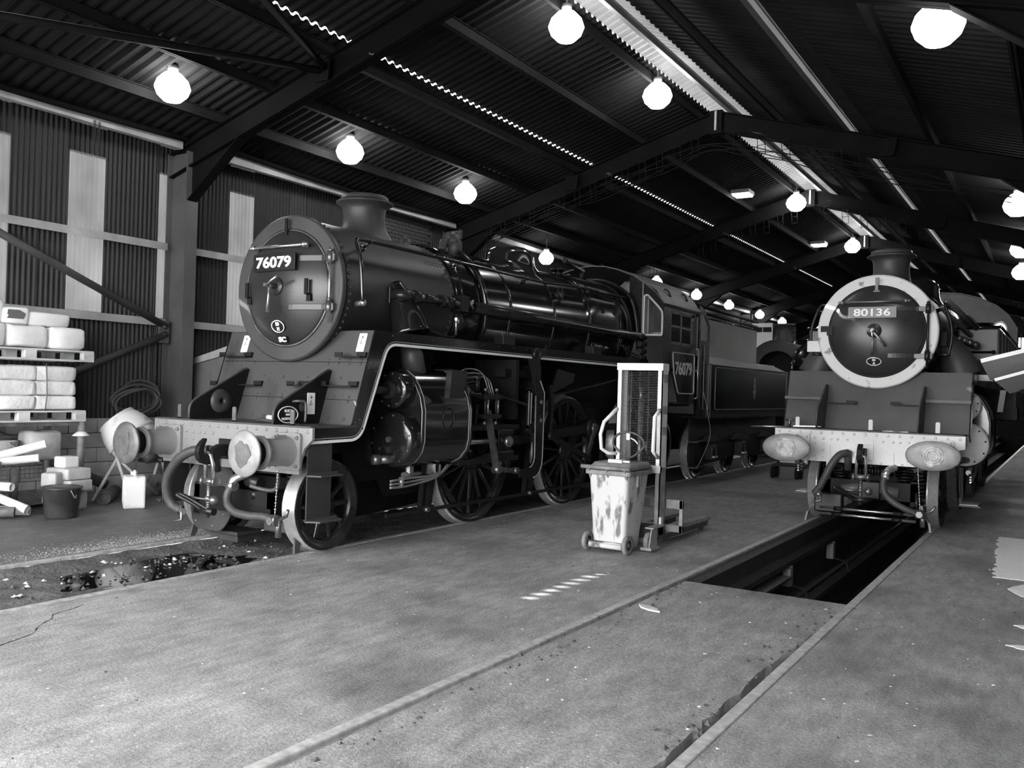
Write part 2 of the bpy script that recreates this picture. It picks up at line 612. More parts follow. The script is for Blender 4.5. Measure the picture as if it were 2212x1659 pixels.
# rough dirt between the rails of the left track
mb = MB()
nx, ny = 16, 150
rnd = random.Random(3)
vs, fs = [], []
for j in range(ny + 1):
    y = FY + (14.0 - FY) * j / ny
    for i in range(nx + 1):
        x = XL - G + 0.035 + (2 * G - 0.07) * i / nx
        ed = min(i, nx - i)
        z = -0.055 + rnd.uniform(-0.014, 0.014) * (0.5 if ed == 0 else 1) + (0.03 if ed == 0 else 0.012 if ed == 1 else 0)
        d = math.hypot((x - (XL + 0.15)) / 0.62, (y - 5.15) / 0.95)
        if d < 1.25:
            z -= 0.04 * max(0, 1.25 - d)
        vs.append((x, y, z))
for j in range(ny):
    for i in range(nx):
        a = j * (nx + 1) + i
        fs.append((a, a + 1, a + nx + 2, a + nx + 1))
mb.add(vs, fs, True)
dirt = mb.build('track_dirt', 'dirt_infill', floor)
slab('track_bed', XL - G + 0.035, XL + G - 0.035, 14.0, BY, z1=-0.05, m='dirt_infill', parent=floor)
for i, (x, lab) in enumerate(((XL - G, 'steel rail set in the floor, beside the pallets and cement mixer'),
                              (XL + G, 'steel rail under the wheels of locomotive 76079, nearer the wheeled bin'),
                              (XR - G, 'steel rail along the edge of the inspection pit, nearer the wheeled bin'),
                              (XR + G, 'steel rail along the outer edge of the inspection pit'))):
    r = MB().span((x - 0.036, FY, -0.03), (x + 0.036, BY, 0.006)).span((x - 0.012, FY, -0.13), (x + 0.012, BY, -0.03))
    tag(r.build('track_rail', 'rail_steel', bev=0.008), lab, 'rail', 'track rails')
# the pit
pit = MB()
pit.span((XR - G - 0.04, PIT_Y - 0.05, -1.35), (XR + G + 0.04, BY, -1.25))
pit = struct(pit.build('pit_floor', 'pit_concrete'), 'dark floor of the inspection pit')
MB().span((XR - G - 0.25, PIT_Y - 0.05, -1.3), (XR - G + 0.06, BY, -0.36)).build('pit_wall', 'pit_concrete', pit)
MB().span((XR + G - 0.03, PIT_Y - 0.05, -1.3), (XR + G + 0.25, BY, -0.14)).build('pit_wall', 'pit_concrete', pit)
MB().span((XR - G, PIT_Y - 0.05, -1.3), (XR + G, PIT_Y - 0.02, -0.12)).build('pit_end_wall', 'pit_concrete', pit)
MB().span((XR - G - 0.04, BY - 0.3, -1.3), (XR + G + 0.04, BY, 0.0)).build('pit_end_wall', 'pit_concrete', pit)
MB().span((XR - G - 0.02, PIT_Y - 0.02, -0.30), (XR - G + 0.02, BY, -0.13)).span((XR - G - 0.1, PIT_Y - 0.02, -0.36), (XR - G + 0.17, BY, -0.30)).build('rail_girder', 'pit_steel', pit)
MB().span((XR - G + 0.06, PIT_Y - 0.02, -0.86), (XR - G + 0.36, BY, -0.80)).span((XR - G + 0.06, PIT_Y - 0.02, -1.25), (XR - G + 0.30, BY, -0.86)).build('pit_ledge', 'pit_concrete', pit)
MB().tube([(XR - G + 0.20, PIT_Y, -0.76), (XR - G + 0.20, 30, -0.76)], 0.03).build('pit_conduit', 'pit_steel', pit)
for y in (8.9, 10.9, 13.2):
    l = MB().box((XR - G + 0.13, y, -0.50), (0.1, 0.12, 0.22)).cyl((XR - G + 0.13, y, -0.39), (XR - G + 0.13, y, -0.36), 0.06, n=12)
    tag(l.build('bulkhead_lamp', 'lamp_housing', bev=0.01), 'unlit bulkhead lamp box on the pit wall, %s from the plate edge' % {8.9: 'first', 10.9: 'second', 13.2: 'third'}[y], 'lamp', 'pit lamps')
    tag(MB().tube(spline([(XR - G + 0.16, y, -0.6), (XR - G + 0.3, y + 0.12, -0.66), (XR - G + 0.34, y + 0.16, -0.8), (XR - G + 0.24, y + 0.2, -0.82)]), 0.012, 6).build('lamp_cable', 'hose_grey'),
        'thin cable hanging from the %s pit lamp box' % {8.9: 'first', 10.9: 'second', 13.2: 'third'}[y], 'cable', 'pit cables')
tag(MB().span((XR - G + 0.06, 9.1, -0.44), (XR - G + 0.28, 10.5, -0.41)).build('pit_shelf_plate', 'pit_steel'), 'flat steel plate resting along the girder inside the pit', 'plate')

# water and rubbish between the rails
pd = [(0.62 * math.cos(t) * (1 + 0.18 * math.sin(3 * t + 1)), 0.95 * math.sin(t) * (1 + 0.12 * math.cos(5 * t))) for t in [2 * math.pi * i / 40 for i in range(40)]]
o = MB().add([(XL + 0.15 + a * 0.9, 5.15 + b, -0.063) for a, b in pd], [tuple(range(40))]).build('oily_puddle', 'puddle_water')
tag(o, 'dark oily puddle between the rails in front of locomotive 76079', 'puddle')
def scatter(name, m, label, n, area, size, z, seed, flat=0.35):
    rr = random.Random(seed)
    mb = MB()
    for _ in range(n):
        x, y = area(rr)
        s = size * rr.uniform(0.4, 1.3)
        a = rr.uniform(0, math.pi)
        R = Matrix.Rotation(a, 3, 'Z') @ Matrix.Rotation(rr.uniform(-0.3, 0.3), 3, 'X')
        w, l, h = s, s * rr.uniform(0.5, 1.6), s * flat
        ps = [Vector((w * cx * rr.uniform(0.6, 1), l * cy * rr.uniform(0.6, 1), 0)) for cx, cy in ((-.5, -.5), (.5, -.5), (.5, .5), (-.5, .5))]
        top = Vector((rr.uniform(-.2, .2) * w, rr.uniform(-.2, .2) * l, h))
        P = [R @ p + Vector((x, y, z)) for p in ps + [top]]
        mb.add(P, [(0, 1, 4), (1, 2, 4), (2, 3, 4), (3, 0, 4), (3, 2, 1, 0)])
    o = mb.build(name, m)
    o['kind'] = 'stuff'
    o['label'] = label
    return o
tr_area = lambda r: (XL + r.uniform(-0.68, 0.68), r.uniform(0.5, 6.8))
scatter('debris', 'stone_pale', 'pale chips and flakes scattered on the dirt between rails', 70, tr_area, 0.042, -0.05, 11)
scatter('debris', 'stone_dark', 'dark clinker lumps on the dirt between rails', 420, tr_area, 0.035, -0.055, 12, 0.6)
fl_area = lambda r: (r.uniform(-6.2, -3.05) if r.random() < 0.55 else r.uniform(-1.4, 0.4), r.uniform(1.0, 11.0) ** 1.0)
scatter('debris', 'stone_pale', 'pale flecks and splinters scattered over the concrete floor', 230, fl_area, 0.020, 0.0, 13, 0.2)
scatter('debris', 'stone_dark', 'dark grit scattered over the concrete floor', 260, fl_area, 0.014, 0.0, 14, 0.5)
scatter('debris', 'stone_dark', 'dark grit along the pit cover plate', 160, lambda r: (XR + r.choice((-1, 1)) * r.uniform(0.5, 0.7), r.uniform(2, 7.5)), 0.03, -0.006, 15, 0.5)
scatter('debris', 'stone_pale', 'pale chips along the edge of the pit cover plate', 40, lambda r: (XR + r.uniform(-0.6, 0.66), r.uniform(2, 7.5)), 0.022, -0.006, 16, 0.25)
scatter('sand', 'sand_pale', 'pale sand spilt on the floor beside the rail in front of 76079', 2600,
        lambda r: (XL - G - 0.10 - abs(r.gauss(0, 0.20)), 5.7 + r.gauss(0, 0.7)), 0.014, 0.0, 17, 0.3)
# sunlight patch on the floor at the picture edge, made as a ragged white slab
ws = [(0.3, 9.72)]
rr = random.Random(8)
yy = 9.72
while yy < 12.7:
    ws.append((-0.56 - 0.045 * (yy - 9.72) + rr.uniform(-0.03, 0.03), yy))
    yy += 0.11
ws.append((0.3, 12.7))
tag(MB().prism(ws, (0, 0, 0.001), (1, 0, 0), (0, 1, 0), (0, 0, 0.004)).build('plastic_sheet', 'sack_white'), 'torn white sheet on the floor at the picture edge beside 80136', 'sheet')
for k, (x, y, sx_, sy_) in enumerate(((-0.22, 9.2, 0.30, 0.55), (-0.20, 7.72, 0.16, 0.10), (-0.20, 7.05, 0.18, 0.10))):  # smaller bits of the same sunlight, also cut as thin white pieces
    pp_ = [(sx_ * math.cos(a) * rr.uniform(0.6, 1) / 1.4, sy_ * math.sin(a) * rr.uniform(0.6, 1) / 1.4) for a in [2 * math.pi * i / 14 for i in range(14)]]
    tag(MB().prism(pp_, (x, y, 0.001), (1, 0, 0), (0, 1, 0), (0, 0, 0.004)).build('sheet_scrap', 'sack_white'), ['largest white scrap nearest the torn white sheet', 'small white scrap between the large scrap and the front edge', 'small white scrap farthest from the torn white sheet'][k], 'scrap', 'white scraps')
chip = MB()
cp = [(-.13, 0), (-.06, .025), (.04, .03), (.13, .004), (.05, -.022), (-.05, -.026)]
chip.prism([(a * 1.0, b * 1.6) for a, b in cp], (-2.72, 6.42, 0.0), (0.86, -0.5, 0), (0.5, 0.86, 0), (0, 0, 0.012))
tag(chip.build('wood_splinter', 'stone_pale'), 'pale leaf-shaped splinter lying on the pit cover plate', 'splinter')

ck = [(-5.45, 2.80), (-5.55, 2.97), (-5.60, 3.10), (-5.66, 3.24), (-5.80, 3.36), (-5.90, 3.50), (-6.0, 3.58), (-6.04, 3.74), (-6.11, 3.87)]
rr = random.Random(4)
A, B = [], []
for i, (x, y) in enumerate(spline([(a, b, 0) for a, b in ck], 5)[i].xy for i in range(41)):
    w = 0.002 + 0.005 * rr.random()
    A.append((x - 0.7 * w + rr.uniform(-.006, .006), y - 0.7 * w, 0.0005))
    B.append((x + 0.7 * w, y + 0.7 * w + rr.uniform(-.006, .006), 0.0005))
MB().strip(A, B, (0, 0, 0.001)).build('floor_crack', 'groove_dirt', floor)
# ---- left wall
PITCH_W = 0.076
def corrugated(w, h, pitch, amp, seg=8, rows=1, name='sheet'):
    """flat sheet in local (y, z), corrugations across y, depth along x"""
    n = max(4, int(round(w / pitch * seg)))
    vs, fs = [], []
    for j in range(rows + 1):
        for i in range(n + 1):
            y = w * i / n
            vs.append((amp * math.sin(2 * math.pi * y / pitch), y, h * j / rows))
    for j in range(rows):
        for i in range(n):
            a = j * (n + 1) + i
            fs.append((a, a + 1, a + n + 2, a + n + 1))
    return MB().add(vs, fs, True).mesh(name)
wall_left = MB().span((WX - 0.16, FY, -0.2), (WX - 0.02, BY, 0.75)).build('wall_left', 'brick_dark')
struct(wall_left, 'corrugated side wall of the shed with pale translucent panels')
_sheet = {}
def wall_sheet(y0, y1, z0, z1, m):
    k = (round(y1 - y0, 3), round(z1 - z0, 3), m)
    if k not in _sheet:
        me = corrugated(y1 - y0 + 0.045, z1 - z0, PITCH_W, 0.011)
        me.materials.append(M[m])
        _sheet[k] = me
    return inst('cladding_sheet', _sheet[k], wall_left, (WX, y0, z0))
WTOP = roofz(WX) + 0.02
edges = [-1.0, -0.3, 0.4, 1.1, 1.7, 2.3, 2.85, 3.45]
for a, b in zip(edges[:-1], edges[1:]):
    wall_sheet(a, b, 0.7, WTOP, 'wall_sheet')
def loose_lap(a, b, z0):
    """sheets with a loose lap: sunlight gets through between the ribs"""
    wall_sheet(a, b, z0, 5.17, 'wall_sheet')
    wall_sheet(a, b, 5.225, WTOP, 'wall_sheet')
    k = 0
    while a + k * 0.175 < b - 0.02:
        y = a + k * 0.175
        MB().span((WX - 0.012, y, 5.165), (WX + 0.012, min(b, y + 0.085), 5.23)).build('lap_rib', 'wall_sheet', wall_left)
        k += 1
loose_lap(3.45, 4.15, 0.7)
loose_lap(4.15, 4.9, 0.7)
loose_lap(4.9, 5.5, 0.7)
wall_sheet(5.5, 6.1, 0.7, WTOP, 'wall_sheet')
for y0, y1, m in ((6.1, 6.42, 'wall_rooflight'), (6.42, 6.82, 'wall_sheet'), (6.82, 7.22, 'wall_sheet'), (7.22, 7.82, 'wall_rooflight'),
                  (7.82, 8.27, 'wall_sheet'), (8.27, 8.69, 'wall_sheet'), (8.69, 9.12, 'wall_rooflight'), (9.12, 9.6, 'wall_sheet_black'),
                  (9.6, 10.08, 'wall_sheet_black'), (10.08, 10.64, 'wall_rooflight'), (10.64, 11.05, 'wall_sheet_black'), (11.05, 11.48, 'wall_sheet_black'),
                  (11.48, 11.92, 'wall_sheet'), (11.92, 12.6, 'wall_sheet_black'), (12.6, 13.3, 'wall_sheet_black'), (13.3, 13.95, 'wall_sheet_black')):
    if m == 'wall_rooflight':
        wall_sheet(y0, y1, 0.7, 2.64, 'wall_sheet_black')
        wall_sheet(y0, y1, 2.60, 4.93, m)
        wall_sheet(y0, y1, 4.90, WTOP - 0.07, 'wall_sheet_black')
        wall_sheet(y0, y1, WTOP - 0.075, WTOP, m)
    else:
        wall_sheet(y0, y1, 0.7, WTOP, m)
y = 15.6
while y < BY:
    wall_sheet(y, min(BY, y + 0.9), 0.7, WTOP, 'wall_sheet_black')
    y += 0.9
# brick pier
bk = MB().box((0, 0, 0), (0.1, 0.215, 0.065)).mesh('brick')
bk.materials.append(M['brick_dark'])
MB().span((WX - 0.1, 13.95, 0.75), (WX + 0.02, 15.6, WTOP)).build('mortar', 'groove_dirt', wall_left)
for r in range(20):
    z = 3.92 + r * 0.077
    if z > WTOP - 0.04:
        break
    for c in range(7):
        inst('brick', bk, wall_left, (WX + 0.0 + random.uniform(-0.004, 0.006), 14.08 + c * 0.228 + (0.114 if r % 2 else 0), z))
# pale block dwarf wall behind the mixer
bl = MB().box((0, 0, 0), (0.1, 0.43, 0.205)).mesh('block')
bl.materials.append(M['block_pale'])
for r in range(5):
    for c in range(8):
        inst('block', bl, wall_left, (WX + 0.06 + random.uniform(-0.004, 0.004), 5.75 + c * 0.445 + (0.22 if r % 2 else 0), 0.11 + r * 0.215))
for i in range(len(TRUSS_Y) - 1):
    y0, y1 = TRUSS_Y[i] + 0.12, TRUSS_Y[i + 1] - 0.12
    if y0 > 40:
        break
    for z in (3.80, 2.61):
        MB().span((WX + 0.03, y0, z), (WX + 0.13, y1, z + 0.012)).span((WX + 0.118, y0, z - 0.10), (WX + 0.13, y1, z)).build('girt', 'girt_pale', wall_left)
    MB().span((-11.83, y0, 5.26), (-11.72, y1, 5.42)).build('eaves_beam', 'girt_pale', wall_left)
    MB().tube(spline([(-11.66, y0, 5.46), (-11.64, (y0 * 2 + y1) / 3, 5.38), (-11.64, (y0 + y1 * 2) / 3, 5.36), (-11.66, y1, 5.40)]), 0.045, 8).build('eaves_pipe', 'steelwork', wall_left)
# hanging chains at the eaves
for dy in (0, 0.07):
    c = MB()
    for k in range(9):
        z = 5.27 - k * 0.05
        c.tube([(-11.70 + (0.012 * math.cos(t) if k % 2 else 0), 7.35 + dy + (0 if k % 2 else 0.012 * math.cos(t)), z + 0.03 * math.sin(t)) for t in [2 * math.pi * i / 8 for i in range(8)]], 0.005, 4, closed=True)
    tag(c.build('hanging_chain', 'cable_dark'), 'thin chain hanging from the eaves beam, %s of two' % ('nearer' if dy == 0 else 'farther'), 'chain', 'eaves chains')

# other walls
wr = MB().span((RX, FY, 0), (RX + 0.1, BY, roofz(RX) + 0.1)).build('wall_right', 'wall_sheet')
struct(wr, 'plain sheeted side wall of the shed')
wf = MB().span((WX, FY - 0.1, 0), (-11.6, FY, 5.4)).span((0.45, FY - 0.1, 0), (RX, FY, 5.4))
wf.prism([(WX, 4.6), (RX, 4.6), (RX, roofz(RX)), (RIDGE, RZ), (WX, roofz(WX))], (0, FY - 0.1, 0), (1, 0, 0), (0, 0, 1), (0, 0.1, 0))
struct(wf.build('wall_front', 'wall_sheet'), 'gable wall over the open shed doorway')
wb = MB().span((WX, BY, 0), (-2.7, BY + 0.1, 5.4)).span((-0.9, BY, 0), (RX, BY + 0.1, 5.4)).span((-2.7, BY, 0), (-0.9, BY + 0.1, 3.2))
wb.prism([(WX, 5.1), (RX, 5.1), (RX, roofz(RX)), (RIDGE, RZ), (WX, roofz(WX))], (0, BY, 0), (1, 0, 0), (0, 0, 1), (0, 0.1, 0))
struct(wb.build('wall_back', 'wall_sheet_black'), 'far end wall of the shed with an open doorway')
struct(MB().span((-40, -40, -0.35), (30, FY, -0.02)).build('ground', 'ground_pale'), 'pale ground outside the doorway')
struct(MB().span((-40, BY, -0.35), (30, BY + 30, -0.02)).build('ground', 'ground_pale'), 'pale ground beyond the far doorway')

# ---- roof
PR = 0.175
def roof_row(parent, x0, x1, lift, y_list, m, amp=0.028, name='roof_sheet'):
    """sheets running up the slope from x0 to x1"""
    cache = {}
    for a, b in y_list:
        w = round(b - a, 3)
        if w not in cache:
            n = int(round(w / PR * 8))
            vs, fs = [], []
            for j in range(2):
                x = (x0, x1)[j]
                for i in range(n + 1):
                    y = w * i / n
                    ph = 2 * math.pi * y / PR
                    z = amp * max(-0.8, min(0.8, 1.5 * math.sin(ph)))
                    vs.append((x, y, roofz(x) + lift + z))
            for i in range(n):
                fs.append((i, i + 1, n + 2 + i, n + 1 + i))
            me = MB().add(vs, fs, False).mesh(name)
            me.materials.append(M[m])
            cache[w] = me
        inst(name, cache[w], parent, (0, a, 0))
SH = 1.05
ys = []
y = FY - 0.2
while y < BY:
    ys.append((y, y + SH))
    y += SH
roof = struct(MB().span((-12.27, FY - 0.2, roofz(-12.25) - 0.02), (-12.20, BY, roofz(-12.25) + 0.03)).build('roof', 'steelwork'), 'corrugated shed roof with translucent ridge strip')
roof_row(roof, -12.23, -8.56, 0.0, ys, 'roof_sheet')
roof_row(roof, -8.58, -6.04, 0.042, ys, 'roof_sheet')
roof_row(roof, -3.05, 0.95, 0.0, ys, 'roof_sheet')
roof_row(roof, -5.42, -3.0, 0.10, ys, 'roof_sheet')
# ridge strip
nY = [(a, b) for a, b in ys]
cache = None
for a, b in nY:
    if cache is None:
        n = int(round(SH / PR * 8))
        vs, fs = [], []
        for j, (x, z) in enumerate(((-6.10, roofz(-6.1) + 0.10), (-5.75, RZ + 0.13), (-5.40, roofz(-5.4) + 0.10))):
            for i in range(n + 1):
                y = SH * i / n
                vs.append((x, y, z + 0.028 * max(-0.8, min(0.8, 1.5 * math.sin(2 * math.pi * y / PR)))))
        for j in range(2):
            for i in range(n):
                q = j * (n + 1) + i
                fs.append((q, q + 1, q + n + 2, q + n + 1))
        cache = MB().add(vs, fs, False).mesh('ridge_sheet')
        cache.materials.append(M['ridge_rooflight'])
    inst('ridge_sheet', cache, roof, (0, a, 0))
for x, m, w in ((-5.50, 'girt_pale', 0.07), (-6.12, 'steelwork', 0.06)):
    MB().span((x - w / 2, FY, roofz(x) - 0.16), (x + w / 2, BY, roofz(x) - 0.03)).build('ridge_purlin', m, roof)
for x in (-10.92, -9.87, -8.72, -7.28, -4.6, -3.35, -2.0, -0.6):
    z = roofz(x)
    p = MB().span((x - 0.008, FY, z - 0.19), (x + 0.008, BY, z - 0.035)).span((x - 0.04, FY, z - 0.045), (x + 0.04, BY, z - 0.033)).span((x - 0.04, FY, z - 0.19), (x + 0.04, BY, z - 0.178))
    p.build('purlin', 'column_paint' if x == -3.35 else 'purlin_paint', roof)
# portal frames
for i, ty in enumerate(TRUSS_Y):
    fr = thing('portal_frame', '', '')
    for k in ('label', 'category'):
        del fr[k]
    struct(fr, 'dark steel portal frame, %s from the doorway' % ORD[i])
    for sx in (-1, 1):
        cx = RIDGE + sx * (RIDGE + 11.86)
        top = roofz(cx) - 0.25
        c = MB().span((cx - 0.24, ty - 0.11, 0), (cx - 0.22, ty + 0.11, top)).span((cx + 0.22, ty - 0.11, 0), (cx + 0.24, ty + 0.11, top)).span((cx - 0.22, ty - 0.012, 0), (cx + 0.22, ty + 0.012, top))
        c.build('column', 'column_paint', fr)
        # rafter
        x0, x1 = cx + sx * 0.24, RIDGE
        z0, z1 = roofz(x0) - 0.20, roofz(x1) - 0.20
        d = 0.36
        m = MB()
        m.prism([(x0, z0), (x1, z1), (x1, z1 - d), (x0, z0 - d)], (0, ty - 0.01, 0), (1, 0, 0), (0, 0, 1), (0, 0.02, 0))
        for dz in (0, -d):
            m.prism([(x0, z0 + dz), (x1, z1 + dz), (x1, z1 + dz + 0.02), (x0, z0 + dz + 0.02)], (0, ty - 0.09, 0), (1, 0, 0), (0, 0, 1), (0, 0.18, 0))
        m.build('rafter', 'steelwork', fr)
        hx = cx - sx * 1.35
        h = MB()
        ci = cx - sx * 0.235
        h.prism([(ci, roofz(ci) - 0.5), (hx, roofz(hx) - 0.55), (ci, roofz(cx) - 1.0)], (0, ty - 0.012, 0), (1, 0, 0), (0, 0, 1), (0, 0.024, 0))
        h.prism([(ci, roofz(cx) - 1.0), (hx, roofz(hx) - 0.55), (hx, roofz(hx) - 0.57), (ci, roofz(cx) - 1.02)], (0, ty - 0.09, 0), (1, 0, 0), (0, 0, 1), (0, 0.18, 0))
        h.build('haunch', 'steelwork', fr)
    MB().span((RIDGE - 0.12, ty - 0.1, RZ - 0.62), (RIDGE + 0.12, ty + 0.1, RZ - 0.18)).build('apex_plate', 'steelwork', fr)
    MB().span((RIDGE - 0.02, ty - 0.115, RZ - 0.56), (RIDGE + 0.02, ty - 0.1, RZ - 0.2)).build('apex_end_plate', 'girt_pale', fr)
    for lx in (-8.8, -2.7):
        MB().prism([(-0.16, 0), (0.16, 0), (0.12, -0.3), (-0.12, -0.3)], (lx, ty - 0.13, roofz(lx) - 0.22), (1, 0, 0), (0, 0, 1), (0, 0.03, 0)).build('gusset_plate', 'steelwork', fr)
# tubular bracing under the roof
for a, b, lab in (((-8.82, 8.85, 6.00), (-11.2, 1.9, 5.32), 'long tubular roof brace running from portal frame toward the eaves'),
                  ((-8.75, 8.85, 6.02), (-6.2, 1.9, 6.78), 'tubular roof brace rising from portal frame toward the ridge')):
    tag(struct(MB().tube([a, b], 0.05, 10).build('roof_brace', 'purlin_paint')), lab, 'brace')
for b, lab in (((-12.02, 5.2, 3.98), 'pale tube brace rising from the column bracket along the wall'), ((-12.02, 6.3, 1.30), 'tube brace falling from the column bracket behind the pallets')):
    o = MB().tube([(-11.98, 8.82, 2.50 if b[2] > 2 else 2.38), b], 0.055, 12).build('wall_brace', 'brace_paint')
    tag(struct(o), lab, 'brace')
o = MB().span((-12.02, 8.70, 2.24), (-11.96, 8.86, 2.58)).cyl((-11.97, 8.76, 2.50), (-11.93, 8.76, 2.50), 0.03, n=10).cyl((-11.97, 8.76, 2.36), (-11.93, 8.76, 2.36), 0.03, n=10).build('brace_bracket', 'column_paint')
tag(struct(o), 'bolted bracket plate on the column where two tube braces meet', 'bracket')

# cable hangers and sagging cables under the second frame in view
hang = MB()
def hanger(parent, x, ty):
    z = roofz(x) - 0.56
    m = MB()
    for s in (0, 0.16):
        m.tube([(x + s, ty - 0.1 - s * 0.5, z), (x + s + 0.03, ty - 0.1 - s * 0.5, z - 0.34)], 0.007, 5)
    for dz in (0.0, -0.17, -0.34):
        m.tube([(x + 0.0, ty - 0.1, z + dz), (x + 0.19, ty - 0.19, z + dz)], 0.006, 5)
    return m.build('cable_hanger', 'purlin_paint', parent)
frames = [o for o in col.objects if o.name.startswith('portal_frame') and o.type == 'EMPTY']
for fi in (2, 3):
    for k in range(14):
        hanger(frames[fi], -10.9 + k * 0.36, TRUSS_Y[fi])
    for k in range(6):
        hanger(frames[fi], -5.4 + k * 0.45, TRUSS_Y[fi])
for k in range(4):
    pts = []
    for j in range(15):
        x = -10.9 + j * 0.72
        pts.append((x, 16.0 + 0.03 * k, roofz(x) - 0.74 - 0.06 * k - 0.05 * ((j + k) % 2) - 0.03 * math.sin(k + j)))
    tag(MB().tube(spline(pts, 4), 0.009, 5).build('slung_cable', 'purlin_paint'), 'thin cable slung in hooks under the second portal frame in view, %s from the top' % ORD[k], 'cable', 'slung cables')

# ---- lamps
def high_bay(loc, label, group, r=0.19, stem=0.2):
    t = thing('high_bay_lamp', label, 'lamp', loc, 0, group)
    MB().lathe([(0.001, -r * 0.8), (r * 0.5, -r * 0.74), (r * 0.85, -r * 0.4), (r, 0.0), (r * 0.86, r * 0.42), (r * 0.5, r * 0.8), (0.06, r * 0.95)], (0, 0, 0), (0, 0, 1), 24).build('globe', 'lamp_glow', t)
    MB().cyl((0, 0, r * 0.9), (0, 0, r * 0.9 + 0.09), 0.07, n=14).build('gear_housing', 'lamp_housing', t)
    if stem:
        MB().cyl((0, 0, r * 0.9 + 0.09), (0, 0, r * 0.9 + 0.09 + stem), 0.012, n=8).build('stem', 'lamp_housing', t)
    return t
LROW = [(-10.35, 7.60, 5.62), (-10.35, 11.10, 5.60), (-10.35, 14.48, 5.58)]
for i, p in enumerate(LROW):
    high_bay(p, '%s glowing lamp in the row over the left wall, under lit roof sheets' % ORD[i].capitalize(), 'eaves lamps', 0.235, 0.05)
R2 = [(19.25, 5.0), (26.3, 5.22), (29.9, 5.2), (33.45, 5.18), (37.5, 5.16), (41.0, 5.14), (47.5, 5.3)]
for i, (y, z) in enumerate(R2):
    high_bay((-11.2, y, z), '%s glowing lamp in the far row above the dome and cab' % ORD[i].capitalize(), 'far row lamps', 0.19, max(0.05, roofz(-11.2) - z - 0.3))
for i, p in enumerate([(-6.0, 10.68, 6.72), (-6.0, 13.9, 6.72), (-6.0, 22.97, 6.66), (-6.0, 30.0, 6.62)]):
    high_bay(p, '%s glowing lamp beside the translucent ridge strip' % ORD[i].capitalize(), 'ridge lamps', 0.25, 0.1)
for i, p in enumerate([(-1.169, 9.618, 5.42), (-0.86, 18.8, 5.36), (-1.02, 24.46, 5.4), (-1.19, 28.95, 5.42)]):
    high_bay(p, '%s glowing lamp over the track of locomotive 80136' % ORD[i].capitalize(), 'lamps over the outer track', 0.25, 0.1)
for i, p in enumerate([(-7.0, 21.7, 6.72), (-7.0, 29.75, 6.70)]):
    t = thing('tube_lamp', '%s small square lamp panel below the ridge' % ('Nearer' if i == 0 else 'Farther'), 'lamp', p, 0, 'square lamp panels')
    MB().span((-0.2, -0.2, -0.04), (0.2, 0.2, 0.0)).build('diffuser', 'tube_glow', t)
    MB().span((-0.23, -0.23, 0.0), (0.23, 0.23, 0.09)).build('housing', 'lamp_housing', t)
# ================================================================ locomotives: shared pieces
def xscale(mb, i0, cx, s):
    for i in range(i0, len(mb.v)):
        x, y, z = mb.v[i]
        mb.v[i] = (cx + (x - cx) * s, y, z)

_wheel_cache = {}
def wheel(root, side, y, R, nspoke, name='wheel', crank=None, weight=None, dark_tread=False):
    """spoked wheel on rail side (+1/-1) with a tyre and single spokes; crank = angle of the crank pin"""
    key = (round(R, 3), nspoke)
    if key not in _wheel_cache:
        rim = MB().lathe([(R - 0.115, -0.055), (R - 0.05, -0.06), (R - 0.045, 0.050), (R - 0.011, 0.064), (R - 0.016, 0.070), (R - 0.05, 0.070), (R - 0.055, 0.062), (R - 0.09, 0.060), (R - 0.115, 0.05), (R - 0.115, -0.055)], (0, 0, 0), (1, 0, 0), 48)
        hr = 0.10 if R < 0.6 else 0.15
        rim.lathe([(0.001, 0.095), (hr * 0.45, 0.095), (hr * 0.5, 0.085), (hr, 0.075), (hr * 1.1, 0.05), (hr * 1.1, -0.06)], (0, 0, 0), (1, 0, 0), 24)
        tyre = MB().lathe([(R - 0.05, -0.075), (R + 0.02, -0.075), (R + 0.029, -0.066), (R + 0.024, -0.05), (R + 0.004, -0.036), (R - 0.002, 0.056), (R - 0.011, 0.064)], (0, 0, 0), (1, 0, 0), 56)
        w0, w1 = (0.038, 0.026) if R < 0.6 else (0.046, 0.030)
        sp = MB().lathe([(w0, hr * 0.9), (w1, (hr + R) * 0.5), (w1 * 1.15, R - 0.105)], (0, 0, 0), (0, 0, 1), 10)
        i0 = 0
        for i in range(len(sp.v)):
            x, yy, z = sp.v[i]
            sp.v[i] = (x * 0.9, yy, z)
        mr, mt, ms = rim.mesh('wheel_rim'), tyre.mesh('tyre'), sp.mesh('spoke')
        mr.materials.append(M['black_gloss_dusty'])
        mt.materials.append(M['tread_steel'])
        ms.materials.append(M['black_gloss'])
        _wheel_cache[key] = (mr, mt, ms)
    mr, mt, ms = _wheel_cache[key]
    w = inst(name, mr, root, (side * 0.757, y, R), (0, 0, 0 if side > 0 else math.pi))
    inst('tyre', mt, w)
    for k in range(nspoke):
        inst('spoke', ms, w, rot=(2 * math.pi * (k + 0.5) / nspoke, 0, 0))
    if weight is not None:
        a = weight
        pts = [((R - 0.11) * math.cos(a + t), (R - 0.11) * math.sin(a + t)) for t in [-0.5 + 0.1 * i for i in range(11)]]
        MB().prism(pts, (0.02, 0, 0), (0, 1, 0), (0, 0, 1), (0.045, 0, 0)).build('balance_weight', 'black_gloss', w)
    return w

def axle(root, y, R):
    MB().cyl((-0.70, y, R), (0.70, y, R), 0.075, n=14).build('axle', 'frame_black', root)

